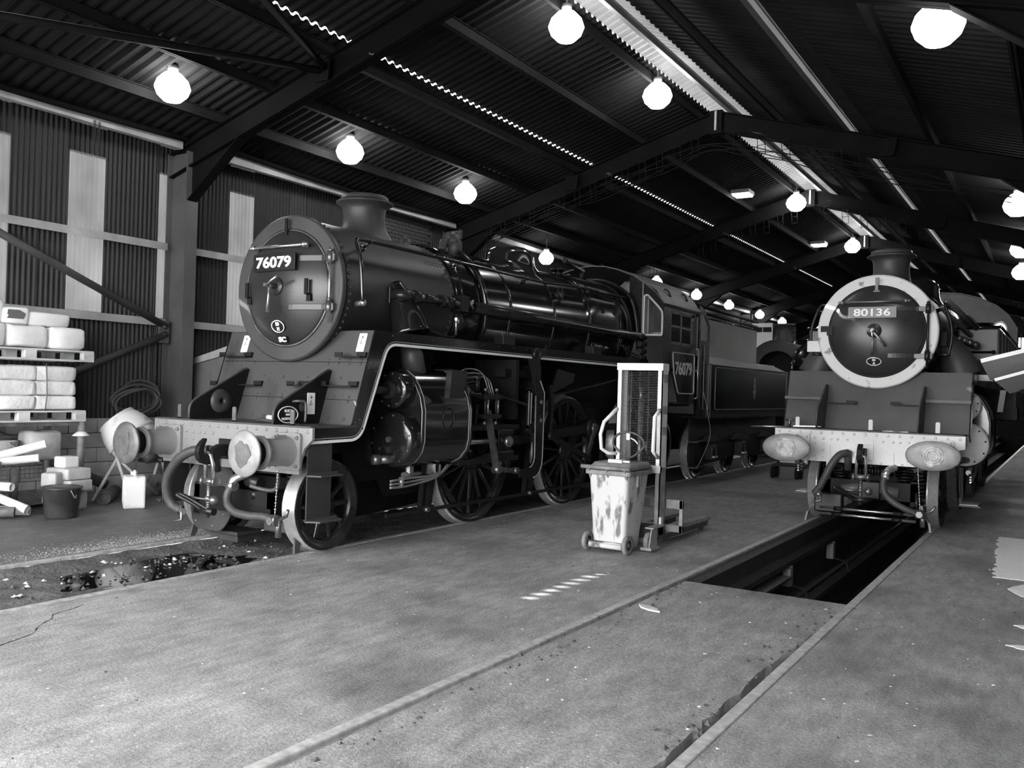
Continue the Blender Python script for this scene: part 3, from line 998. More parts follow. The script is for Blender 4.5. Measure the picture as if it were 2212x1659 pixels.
def buffer(root, sx, C):
    x, z = sx * 0.8635, 1.03
    oval = C['oval']
    s = 0.305 / 0.18 if oval else 1.0
    r = 0.18 if oval else 0.212
    t = MB()
    t.lathe([(0.001, -0.012), (r * 0.35, -0.011), (r * 0.7, -0.006), (r * 0.95, 0.004), (r, 0.014), (r * 0.97, 0.03), (r * 0.5, 0.045), (0.07, 0.06)], (x, 0, z), (0, 1, 0), 40)
    xscale(t, 0, x, s)
    b = t.build('buffer', 'buffer_grease' if (sx < 0 and not oval) else 'buffer_steel', root, label='round steel buffer head with stock' if not oval else 'oval steel buffer head with stock')
    g = MB()
    gp = []
    for i in range(26):
        a = 2 * math.pi * i / 26
        q = (0.098 if not oval else 0.12) * (1 + 0.12 * math.sin(3 * a + sx) + 0.08 * math.cos(7 * a))
        gp.append((q * math.cos(a), q * math.sin(a) * (1.15 if not oval else 1.0)))
    g.prism(gp, (x, -0.0145, z), (1, 0, 0), (0, 0, 1), (0, 0.006, 0))
    g.build('grease_patch', 'buffer_grease' if not oval else 'buffer_worn', b)
    if oval:
        g = MB()
        for rr in (0.06, 0.09, 0.12):
            g.tube([(x + rr * math.cos(a), -0.0155, z + rr * math.sin(a)) for a in [2 * math.pi * i / 28 for i in range(28)]], 0.005, 5, closed=True)
        g.build('wear_ring', 'buffer_worn', b)
    MB().cyl((x, 0.03, z), (x, 0.2, z), 0.108, n=24).build('plunger', 'frame_black', b)
    k = MB().lathe([(0.112, 0.165), (0.150, 0.165), (0.158, 0.175), (0.158, 0.195), (0.132, 0.215), (0.128, 0.30), (0.136, 0.50), (0.150, 0.525)], (x, 0, z), (0, 1, 0), 32)
    k.build('stock', C['beam'], b)
    hs = 0.175
    k = MB().prism(rounded([(-hs, -hs), (hs, -hs), (hs, hs), (-hs, hs)], 0.035), (x, 0.515, z), (1, 0, 0), (0, 0, 1), (0, 0.034, 0))
    k.build('flange', C['beam'], b, bev=0.004)
    k = MB()
    for ax in (-1, 1):
        for az in (-1, 1):
            k.hexnut((x + ax * 0.135, 0.515, z + az * 0.135), (0, -1, 0), 0.022, 0.022).cyl((x + ax * 0.135, 0.50, z + az * 0.135), (x + ax * 0.135, 0.475, z + az * 0.135), 0.011, n=8)
    k.build('bolts', C['beam'], b, kind='stuff')
    MB().box((x + 0.03, 0.40, z + 0.142), (0.02, 0.15, 0.03)).cyl((x + 0.03, 0.36, z + 0.15), (x + 0.05, 0.36, z + 0.165), 0.012, n=8).build('maker_tab', C['beam'], b)
    return b

def front_end(root, C):
    """buffer beam, buffers, draw gear, hoses, platform and guard irons"""
    bm = C['beam']
    yb = 0.55
    hw = 1.16
    o = rounded([(-hw, 1.262), (hw, 1.262), (hw, 1.12), (0.98, 0.815), (-0.98, 0.815), (-hw, 1.12)], [0, 0, 0.02, 0.02, 0.02, 0.02])
    pts = [(-hw, 1.262), (hw, 1.262), (hw, 1.13)]
    pts += [(hw - 0.15 * math.sin(t), 1.13 - 0.30 * (1 - math.cos(t))) for t in [math.pi / 2 * i / 6 for i in range(1, 7)]] if not C['oval'] else [(1.0, 1.09), (0.62, 0.845)]
    if not C['oval']:
        pts += [(0.985, 0.815), (-0.985, 0.815)]
    m = [(-x, z) for x, z in pts[2:]][::-1]
    if C['oval']:
        poly = [(-hw, 1.262), (hw, 1.262), (hw, 1.10), (1.0, 1.06), (0.5, 0.845), (-0.5, 0.845), (-1.0, 0.86), (-hw, 0.90)]
        poly = [(-hw, 1.262), (hw, 1.262), (hw, 1.10), (1.0, 1.06), (0.98, 0.845), (-0.98, 0.845), (-1.0, 1.06), (-hw, 1.10)]
    else:
        poly = [(-hw, 1.262), (hw, 1.262), (hw, 1.15), (1.06, 1.06), (1.02, 0.96), (1.0, 0.815), (-1.0, 0.815), (-1.02, 0.96), (-1.06, 1.06), (-hw, 1.15)]
    beam = MB().prism(poly, (0, yb, 0), (1, 0, 0), (0, 0, 1), (0, 0.035, 0)).build('buffer_beam', bm, root, bev=0.004)
    rv = MB()
    n = 17
    for i in range(n):
        rv.rivet((-1.1 + 2.2 * i / (n - 1), yb, 1.222), (0, -1, 0), 0.021, 0.016)
    for sx in (-1, 1):
        for z in (1.15, 1.08, 1.0, 0.92):
            rv.rivet((sx * 0.63, yb, z), (0, -1, 0), 0.019, 0.015)
            rv.rivet((sx * 0.52, yb, z - 0.005), (0, -1, 0), 0.019, 0.015)
        for x in (0.22, 0.34, 0.42):
            rv.rivet((sx * x, yb, 1.145), (0, -1, 0), 0.018, 0.015)
        for x in (0.2, 0.45, 0.6, 0.9):
            rv.rivet((sx * x, yb, 0.865), (0, -1, 0), 0.018, 0.015)
    rv.build('beam_rivets', bm, root, kind='stuff')
    for x in C['beam_bars']:
        MB().span((x[0] - 0.022, yb - 0.012, x[1]), (x[0] + 0.022, yb, x[2])).build('beam_strap', bm, root)
    for sx in (-1, 1):
        buffer(root, sx, C)
    # platform behind the beam and lamp irons
    MB().span((-1.14, yb, 1.256), (1.14, C['foot_y'] + 0.03, 1.272)).build('front_platform', C['apron'], root)
    for x in C['irons']:
        MB().prism(rounded([(-0.026, 0), (0.026, 0), (0.026, 0.15), (-0.026, 0.15)], [0, 0, 0.02, 0.02]), (x, yb + 0.07, 1.27), (1, 0, 0), (0, 0, 1), (0, 0.014, 0)).span((x - 0.026, yb + 0.07, 1.27), (x + 0.026, yb + 0.15, 1.284)).build('lamp_iron', 'buffer_grease' if not C['oval'] else bm, root)
    # draw hook
    hk = [(.55, 1.05), (.43, 1.05), (.36, 1.01), (.335, .965), (.30, .945), (.265, .96), (.252, 1.0), (.258, 1.045), (.278, 1.085), (.285, 1.115), (.265, 1.115), (.225, 1.085), (.19, 1.04), (.175, .98), (.19, .92), (.235, .875), (.30, .855), (.37, .87), (.42, .905), (.46, .93), (.55, .935)]
    MB().prism(hk, (-0.032, 0, 0), (0, 1, 0), (0, 0, 1), (0.064, 0, 0)).build('draw_hook', 'frame_black', root, bev=0.012)
    MB().span((-0.11, yb - 0.02, 0.90), (0.11, yb, 1.10)).build('hook_plate', bm if C['oval'] else 'frame_black', root, bev=0.006)
    cp = MB()
    cp.tube([(-0.062, 0.345, 0.70), (-0.055, 0.335, 0.86), (-0.045, 0.315, 0.95), (0.0, 0.308, 0.972), (0.045, 0.315, 0.95), (0.055, 0.335, 0.86), (0.062, 0.345, 0.70)], 0.018, 8)
    cp.build('coupling_shackle', 'bright_steel', root)
    MB().cyl((-0.10, 0.345, 0.69), (0.10, 0.345, 0.69), 0.034, n=14).cyl((-0.105, 0.345, 0.69), (-0.07, 0.345, 0.69), 0.045, n=14).cyl((0.07, 0.345, 0.69), (0.105, 0.345, 0.69), 0.045, n=14).build('coupling_trunnion', 'motion_steel', root)
    sc_ = MB().cyl((0, 0.345, 0.70), (0, 0.335, 0.34), 0.021, n=12)
    for k in range(14):
        z = 0.665 - k * 0.022
        sc_.cyl((0, 0.342, z), (0, 0.342, z - 0.010), 0.0255, n=12)
    sc_.cyl((0, 0.338, 0.545), (0, 0.338, 0.50), 0.036, n=12)
    sc_.build('coupling_screw', 'motion_steel', root)
    MB().tube([(0.06, 0.33, 0.515), (-0.30, 0.30, 0.52)], 0.013, 8).ball((0.095, 0.33, 0.515), 0.05, 8).build('tommy_bar', 'motion_steel', root)
    MB().cyl((-0.09, 0.338, 0.40), (0.09, 0.338, 0.40), 0.036, n=14).build('lower_trunnion', 'motion_dark', root)
    MB().tube(spline([(-0.085, 0.338, 0.40), (-0.16, 0.27, 0.47), (-0.25, 0.22, 0.52), (-0.29, 0.20, 0.545), (-0.27, 0.23, 0.55), (-0.14, 0.30, 0.48), (0.05, 0.338, 0.405)]), 0.020, 8).build('lower_shackle', 'motion_dark', root)
    # vacuum hose and its standpipe, ribbed
    def hose(pts, r, name, m='hose_grey'):
        P = spline(pts, 16)
        rr = [r * (1.0 + (0.055 if i % 2 else -0.03)) for i in range(len(P))]
        MB().tube(P, rr, 12).build(name, m, root)
    hose(C['vac'], 0.047, 'vacuum_hose')
    v0 = Vector(C['vac'][0])
    MB().tube([v0 + Vector((0, 0.1, -0.22)), v0 + Vector((0.0, 0.06, -0.06)), v0 + Vector((0.01, 0.02, 0.0)), v0], 0.05, 12).build('vacuum_standpipe', 'smokebox_black', root)
    v1 = Vector(C['vac'][-1])
    MB().tube([v1, v1 + Vector((0.09, -0.05, 0.0))], 0.035, 10).tube([v1 + Vector((0.06, -0.05, 0.07)), v1 + Vector((0.09, -0.06, -0.08)), v1 + Vector((0.0, -0.09, -0.10))], 0.016, 8).build('hose_dummy', 'motion_steel', root)
    hose(C['steam'], 0.040, 'steam_heat_hose')
    s0, s1 = Vector(C['steam'][0]), Vector(C['steam'][-1])
    MB().tube(spline([s0, s0 + Vector((0.02, 0.02, 0.06)), s0 + Vector((0.10, 0.10, 0.11))]), 0.045, 10).cyl(s0 + Vector((-0.045, 0, -0.01)), s0 + Vector((0.045, 0, -0.01)), 0.05, n=10).build('steam_pipe_elbow', 'bright_steel', root)
    MB().cyl(s1 + Vector((-0.02, -0.03, 0)), s1 + Vector((0.08, -0.03, 0)), 0.055, n=12).hexnut(s1 + Vector((0.03, -0.06, 0)), (0, -1, 0), 0.042, 0.03).cyl(s1 + Vector((0.06, 0, 0.03)), s1 + Vector((0.06, 0, -0.16)), 0.03, n=10).tube([s1 + Vector((0.06, 0, 0.0)), s1 + Vector((0.16, 0, 0.05)), s1 + Vector((0.2, -0.02, 0.11))], 0.016, 8).build('hose_coupling', 'motion_steel', root)
    ch = MB()
    a, b = s1 + Vector((0.03, -0.02, 0.05)), Vector((s1.x - 0.02, 0.5, 0.84))
    for k in range(7):
        p, q = a.lerp(b, k / 7), a.lerp(b, (k + 0.9) / 7)
        ch.tube([p, q], 0.006, 5).ball(q, 0.012, 5)
    ch.build('retaining_chain', 'bright_steel', root)
    # guard irons
    for sx in (-1, 1):
        g = MB().strip([(sx * 0.64, 0.82, 0.34), (sx * 0.66, 0.80, 0.22), (sx * 0.74, 0.76, 0.14), (sx * 0.76, 0.74, 0.02)],
                       [(sx * 0.64, 0.94, 0.34), (sx * 0.66, 0.92, 0.22), (sx * 0.74, 0.84, 0.14), (sx * 0.76, 0.80, 0.02)], (0.025 * sx, 0.0, 0.0))
        g.build('guard_iron', 'smokebox_black' if not C['oval'] else 'buffer_grease', root)
    # leading truck
    wy = C['pony_y']
    for sx in (-1, 1):
        wheel(root, sx, wy, 0.457, 10, 'leading_wheel')
    axle(root, wy, 0.457)
    MB().span((-0.58, wy - 0.5, 0.30), (-0.50, wy + 0.7, 0.62)).span((0.50, wy - 0.5, 0.30), (0.58, wy + 0.7, 0.62)).span((-0.58, wy - 0.5, 0.36), (0.58, wy - 0.44, 0.60)).span((-0.58, wy - 0.1, 0.50), (0.58, wy + 0.1, 0.70)).build('truck_frame', 'frame_black', root)
    for sx in (-1, 1):
        MB().cyl((sx * 0.56, wy - 0.16, 0.36), (sx * 0.56, wy - 0.16, 0.66), 0.03, n=8).build('spring_post', 'motion_dark', root)
        P = []
        for i in range(90):
            t = i / 89
            P.append((sx * 0.60 + 0.055 * math.cos(14 * math.pi * t), wy - 0.26 + 0.055 * math.sin(14 * math.pi * t), 0.40 + 0.36 * t))
        MB().tube(P, 0.014, 6).build('coil_spring', 'motion_dark', root)
        MB().span((sx * 0.58 - 0.07, wy - 0.12, 0.33), (sx * 0.58 + 0.07, wy + 0.12, 0.60)).build('axlebox', 'motion_dark', root, bev=0.01)
    return beam

def smokebox_front(root, C):
    yr, zc, R, Rd = C['ring_y'], C['zc'], C['R'], C['Rd']
    o = (0, 0, zc)
    ax = (0, 1, 0)
    ring = MB().lathe([(Rd - 0.01, yr + 0.03), (Rd + 0.012, yr + 0.0)], o, ax, 72).lathe([(Rd + 0.012, yr), (R - 0.02, yr)], o, ax, 72).lathe([(R - 0.02, yr), (R - 0.004, yr + 0.008), (R, yr + 0.022)], o, ax, 72).lathe([(R, yr + 0.022), (R, yr + 0.06)], o, ax, 72).lathe([(R, yr + 0.06), (R - 0.012, yr + 0.066), (R - 0.02, yr + 0.09)], o, ax, 72)
    ring.build('smokebox_ring', C['ring_m'], root)
    dp = 0.13
    prof = [(Rd + 0.004, yr + 0.02), (Rd, yr - 0.012), (Rd - 0.02, yr - 0.028)]
    for i in range(1, 15):
        t = i / 14
        r = (Rd - 0.02) * (1 - t)
        prof.append((max(0.001, r), yr - 0.028 - dp * (1 - (r / (Rd - 0.02)) ** 2.2)))
    door = MB().lathe(prof, o, ax, 72).build('smokebox_door', C['door_m'], root)
    def dy(x, z):
        r = min(1.0, math.hypot(x, z - zc) / (Rd - 0.02))
        return yr - 0.028 - dp * (1 - r ** 2.2)
    if C['door_rim']:
        MB().lathe([(Rd + 0.012, yr + 0.005), (Rd + 0.020, yr - 0.01), (Rd + 0.004, yr - 0.014), (Rd - 0.004, yr - 0.012)], o, ax, 72).build('door_rim', 'motion_steel' if not C['oval'] else 'frame_black', door)
    # hinge straps and pin
    hx = Rd + 0.035
    for z in (zc + C['hinge'][0], zc + C['hinge'][1]):
        sg = 9
        x0 = 0.17 if z < zc else C['strap_x']
        A = [(x0 + (hx - x0) * i / sg, dy(x0 + (hx - x0) * i / sg, z) - 0.014, z - 0.032) for i in range(sg + 1)]
        B = [(x, y, zz + 0.064) for x, y, zz in A]
        MB().strip(A, B, (0, 0.02, 0)).build('hinge_strap', C['door_m'], door, bev=0.004)
        MB().cyl((hx, yr - 0.045, z - 0.06), (hx, yr - 0.045, z + 0.06), 0.034, n=14).cyl((hx, yr - 0.045, z + 0.06), (hx, yr - 0.045, z + 0.09), 0.024, n=6).span((hx - 0.01, yr - 0.05, z - 0.035), (hx + 0.06, yr, z + 0.035)).build('hinge_knuckle', 'motion_steel' if not C['oval'] else 'motion_dark', door)
    MB().cyl((hx, yr - 0.045, zc + C['hinge'][1] - 0.16), (hx, yr - 0.045, zc + C['hinge'][0] + 0.1), 0.016, n=10).build('hinge_pin', 'bright_steel' if not C['oval'] else 'motion_dark', door)
    # dart boss and handles
    yd = dy(0, zc)
    MB().lathe([(0.001, yd - 0.02), (0.085, yd - 0.018), (0.095, yd - 0.006), (0.095, yd + 0.02)], o, ax, 28).build('dart_boss', C['door_m'], door)
    MB().cyl((0, yd - 0.02, zc), (0, yd - 0.12, zc), 0.028, n=14).cyl((0, yd - 0.12, zc), (0, yd - 0.17, zc), 0.02, n=10).build('dart_spindle', 'motion_steel', door)
    for (a, L, yo) in C['handles']:
        d = Vector((math.sin(a), 0, -math.cos(a)))
        p0 = Vector((0, yd - yo, zc)) - d * 0.02
        MB().tube([p0, p0 + d * (L * 0.5), p0 + d * L], [0.017, 0.014, 0.019], 10).build('dart_handle', 'bright_steel' if not C['oval'] else 'motion_steel', door)
    # top lamp bracket and side brackets
    MB().span((-0.02, yr - 0.055, zc + Rd - 0.06), (0.02, yr - 0.04, zc + Rd + 0.12)).span((-0.04, yr - 0.055, zc + Rd - 0.075), (0.04, yr, zc + Rd - 0.055)).build('lamp_bracket', C['brk'], door)
    for x, z in C['side_brk']:
        y = dy(x, z)
        MB().span((x - 0.022, y - 0.06, z - 0.02), (x + 0.022, y - 0.045, z + 0.13)).span((x - 0.022, y - 0.06, z - 0.035), (x + 0.022, y + 0.02, z - 0.02)).span((x - 0.03, y - 0.018, z - 0.10), (x + 0.03, y + 0.01, z - 0.03)).build('lamp_bracket', C['brk'], door)
    # handrail
    zh = zc + C['rail_z']
    xa, xb = C['rail_x']
    ya = min(dy(xa, zh), dy(xb, zh)) - 0.075
    hr = MB().tube([(xa, ya, zh - C['rail_tilt']), (xb, ya, zh + C['rail_tilt'])], 0.017, 10)
    for x, s in ((xa + 0.02, -1), (xb - 0.02, 1)):
        z = zh + s * C['rail_tilt']
        hr.ball((x, ya, z), 0.032, 8).ball((x + s * 0.035, ya, z), 0.024, 8).tube([(x, ya, z), (x, dy(x, z), z - 0.012)], 0.018, 8)
    hr.build('door_handrail', 'bright_steel' if not C['oval'] else 'motion_steel', door)
    # number plate
    px, pz, pw, ph, tilt = C['plate']
    yp = min(dy(px - pw / 2, pz), dy(px + pw / 2, pz)) - 0.02
    yp = dy(px, pz) - 0.035
    X = Vector((math.cos(tilt), 0, math.sin(tilt)))
    Z = Vector((-math.sin(tilt), 0, math.cos(tilt)))
    pl = MB().prism(rounded([(-pw / 2, -ph / 2), (pw / 2, -ph / 2), (pw / 2, ph / 2), (-pw / 2, ph / 2)], 0.012), (px, yp, pz), X, Z, (0, 0.02, 0)).build('number_plate', C['plate_m'], door, label='smokebox number plate reading ' + C['num'], bev=0.003)
    MB().span((px - 0.05, yp + 0.02, pz - 0.05), (px + 0.05, dy(px, pz) + 0.01, pz + 0.05)).build('plate_bracket', 'frame_black', door)
    text(C['num'], (px, yp - 0.004, pz), X, Z, pw * C['num_w'], ph * 0.66, parent=pl, name='number', bold=C['bold'], depth=0.004)
    # shed plate
    sx, sz, sw, sh = C['shed']
    ys_ = dy(sx, sz) - 0.016
    e = [(sw / 2 * math.cos(2 * math.pi * i / 36), sh / 2 * math.sin(2 * math.pi * i / 36)) for i in range(36)]
    nrm = Vector((0, -1, -0.35)).normalized()
    zz = Vector((0, -0.33, 0.944)).normalized()
    sp = MB().prism(e, (sx, ys_, sz), (1, 0, 0), zz, (0, 0.012, 0.004)).build('shed_plate', 'plate_black', door, label='small oval shed plate reading ' + ' '.join(C['shed_t']))
    MB().tube([Vector((sx, ys_ - 0.002, sz)) + Vector((1, 0, 0)) * (a * 0.95) + zz * (b * 0.95) for a, b in e], 0.006, 5, closed=True).build('plate_border', 'lettering_white', sp)
    nl = len(C['shed_t'])
    for i, tx in enumerate(C['shed_t']):
        c = Vector((sx, ys_ - 0.004, sz)) + zz * ((nl - 1) / 2 - i) * sh * 0.40
        text(tx, c, (1, 0, 0), zz, None, sh * 0.30, parent=sp, bold=0.05, depth=0.003)
    if C['sc']:
        c = Vector((sx + 0.03, dy(sx, sz - 0.13) - 0.02, sz - 0.135))
        b = MB().prism(rounded([(-0.065, -0.035), (0.065, -0.035), (0.065, 0.035), (-0.065, 0.035)], 0.01), c, (1, 0, 0), zz, (0, 0.012, 0.004)).build('self_clean_plate', 'plate_black', door)
        text('SC', c + Vector((0, -0.004, 0)), (1, 0, 0), zz, 0.11, 0.058, parent=b, bold=0.05, depth=0.003)
    # body of the smokebox
    ye = C['sb_end']
    MB().lathe([(R - 0.012, yr + 0.085), (R - 0.025, yr + 0.10), (R - 0.028, ye)], o, ax, 72).build('smokebox', C['sb_m'], root)
    rv = MB()
    for i in range(64):
        a = 2 * math.pi * i / 64
        d = Vector((math.cos(a), 0, math.sin(a)))
        rv.rivet(Vector(o) + d * (R - 0.028) + Vector((0, yr + 0.15, 0)), d, 0.018, 0.017)
        rv.rivet(Vector(o) + d * (R - 0.028) + Vector((0, ye - 0.06, 0)), d, 0.017, 0.015)
    for k in range(6):
        for s in (0, 1):
            a = math.radians(36 + s * 3.2)
            d = Vector((math.cos(a), 0, math.sin(a)))
            rv.rivet(Vector(o) + d * (R - 0.028) + Vector((0, ye - 0.12 - k * 0.06, 0)), d, 0.012, 0.011)
    rv.build('smokebox_rivets', C['sb_m'], root, kind='stuff')
    # chimney
    cy = C['chim_y']
    zt = C['chim_top']
    zb = zc + R - 0.03
    h = zt - zb
    pr = [(0.322, h - 0.098), (0.285, h - 0.118), (0.262, h - 0.135), (0.250, h - 0.17), (0.243, h * 0.45), (0.250, h * 0.28), (0.275, h * 0.13), (0.315, h * 0.03), (0.345, -0.01)]
    ch = MB().lathe(pr, (0, cy, zb), (0, 0, 1), 48)
    # flare follows the smokebox curve
    for i, (x, y, z) in enumerate(ch.v):
        hh = (z - zb) / h
        if hh < 0.45:
            drop = (R - 0.03) - math.sqrt(max(0, (R - 0.03) ** 2 - x * x))
            ch.v[i] = (x, y, z - drop * (1 - hh / 0.45) ** 1.3)
    for q in ([(0.175, h), (0.17, h - 0.4)], [(0.175, h), (0.262, h)], [(0.262, h), (0.276, h - 0.01), (0.280, h - 0.045)], [(0.280, h - 0.045), (0.318, h - 0.068)], [(0.318, h - 0.068), (0.335, h - 0.08), (0.332, h - 0.092), (0.322, h - 0.098)]):
        ch.lathe(q, (0, cy, zb), (0, 0, 1), 48)
    ch.build('chimney', C['sb_m'], root)

def boiler(root, C):
    """tapered barrel and rounded-shoulder firebox"""
    zc = C['zc']
    st = C['boiler']          # (y, radius, zcentre, squareness)
    n = 64
    mb = MB()
    vs, fs = [], []
    for (y, r, z0, e) in st:
        for i in range(n):
            a = 2 * math.pi * i / n
            c, s = math.cos(a), math.sin(a)
            q = (abs(c) ** e + abs(s) ** e) ** (-1.0 / e)
            if s < 0:
                q = (abs(c) ** 2 + abs(s) ** 2) ** -0.5
            vs.append((r * q * c, y, z0 + r * q * s))
    for j in range(len(st) - 1):
        for i in range(n):
            fs.append((j * n + i, j * n + (i + 1) % n, (j + 1) * n + (i + 1) % n, (j + 1) * n + i))
    mb.add(vs, fs, True)
    b = mb.build('boiler', 'black_gloss', root)
    def prof_at(y):
        for (a, b_) in zip(st[:-1], st[1:]):
            if a[0] <= y <= b_[0]:
                t = (y - a[0]) / max(1e-6, b_[0] - a[0])
                return [a[k] + (b_[k] - a[k]) * t for k in range(4)]
        return list(st[-1])
    for y in C['bands']:
        _, r, z0, e = prof_at(y)
        P = []
        for i in range(n):
            a = 2 * math.pi * i / n
            c, s = math.cos(a), math.sin(a)
            q = (abs(c) ** e + abs(s) ** e) ** (-1.0 / e) if s >= 0 else 1.0
            P.append((r * q * c, z0 + r * q * s))
        k = MB()
        vs = []
        for (dy, dr) in ((-0.03, 0.0), (-0.028, 0.006), (0.028, 0.006), (0.03, 0.0)):
            for (x, z) in P:
                f = 1 + dr / r
                vs.append((x * f, y + dy, z0 + (z - z0) * f))
        fs = [(j * n + i, j * n + (i + 1) % n, (j + 1) * n + (i + 1) % n, (j + 1) * n + i) for j in range(3) for i in range(n)]
        k.add(vs, fs, True)
        k.build('boiler_band', 'black_gloss', root)
    # dome
    dy_, dr, dt = C['dome']
    _, r, z0, e = prof_at(dy_)
    zt = z0 + r
    h = dt - zt
    pr = [(0.001, h), (dr * 0.35, h - 0.005), (dr * 0.62, h - 0.03), (dr * 0.82, h - 0.08), (dr * 0.92, h - 0.15), (dr * 0.96, 0.06), (dr * 1.02, 0.03), (dr * 1.14, 0.008), (dr * 1.2, -0.01)]
    dm = MB().lathe(pr, (0, dy_, zt), (0, 0, 1), 56)
    for i, (x, y, z) in enumerate(dm.v):
        hh = (z - zt) / h
        if hh < 0.5:
            drop = r - math.sqrt(max(0, r * r - x * x))
            dm.v[i] = (x, y, z - drop * (1 - max(0, hh) / 0.5) ** 1.2)
    dm.build('dome', 'dome_gloss', root)
    return prof_at

def gusset(root, x, C, extra=None):
    P = rounded(C['gusset'], [0, 0.10, 0.05, 0, 0])
    g = MB().prism(P, (x - 0.012, 0, 0), (0, 1, 0), (0, 0, 1), (0.024, 0, 0)).build('frame_gusset', C['gus_m'], root)
    q = P[:-2]
    MB().tube([(x, a - 0.004, b + 0.004) for a, b in q], 0.014, 6).build('gusset_edge', C['apron'], g)
    return g

def warning_plate(parent, o, xd, yd, w=0.105, h=0.2):
    X, Y = Vector(xd).normalized(), Vector(yd).normalized()
    N = X.cross(Y)
    o = Vector(o)
    p = MB().prism(rounded([(-w / 2, -h / 2), (w / 2, -h / 2), (w / 2, h / 2), (-w / 2, h / 2)], 0.008), o, X, Y, N * 0.006).build('warning_plate', 'plate_white', parent, label='white plate with an up arrow and lightning flash')
    k = h / 0.2
    ar = [(0, 0.075), (0.018, 0.055), (0.007, 0.055), (0.007, 0.042), (-0.007, 0.042), (-0.007, 0.055), (-0.018, 0.055)]
    MB().prism([(a * k, b * k) for a, b in ar], o + N * 0.006, X, Y, N * 0.002).build('arrow', 'label_ink', p)
    fl = [(-0.006, 0.03), (0.004, 0.03), (-0.012, -0.008), (0.018, 0.0), (0.004, -0.022), (0.008, -0.008), (-0.022, -0.016)]
    MB().prism([(a * k, b * k) for a, b in fl], o + N * 0.006, X, Y, N * 0.002).build('lightning_flash', 'label_ink', p)
    return p

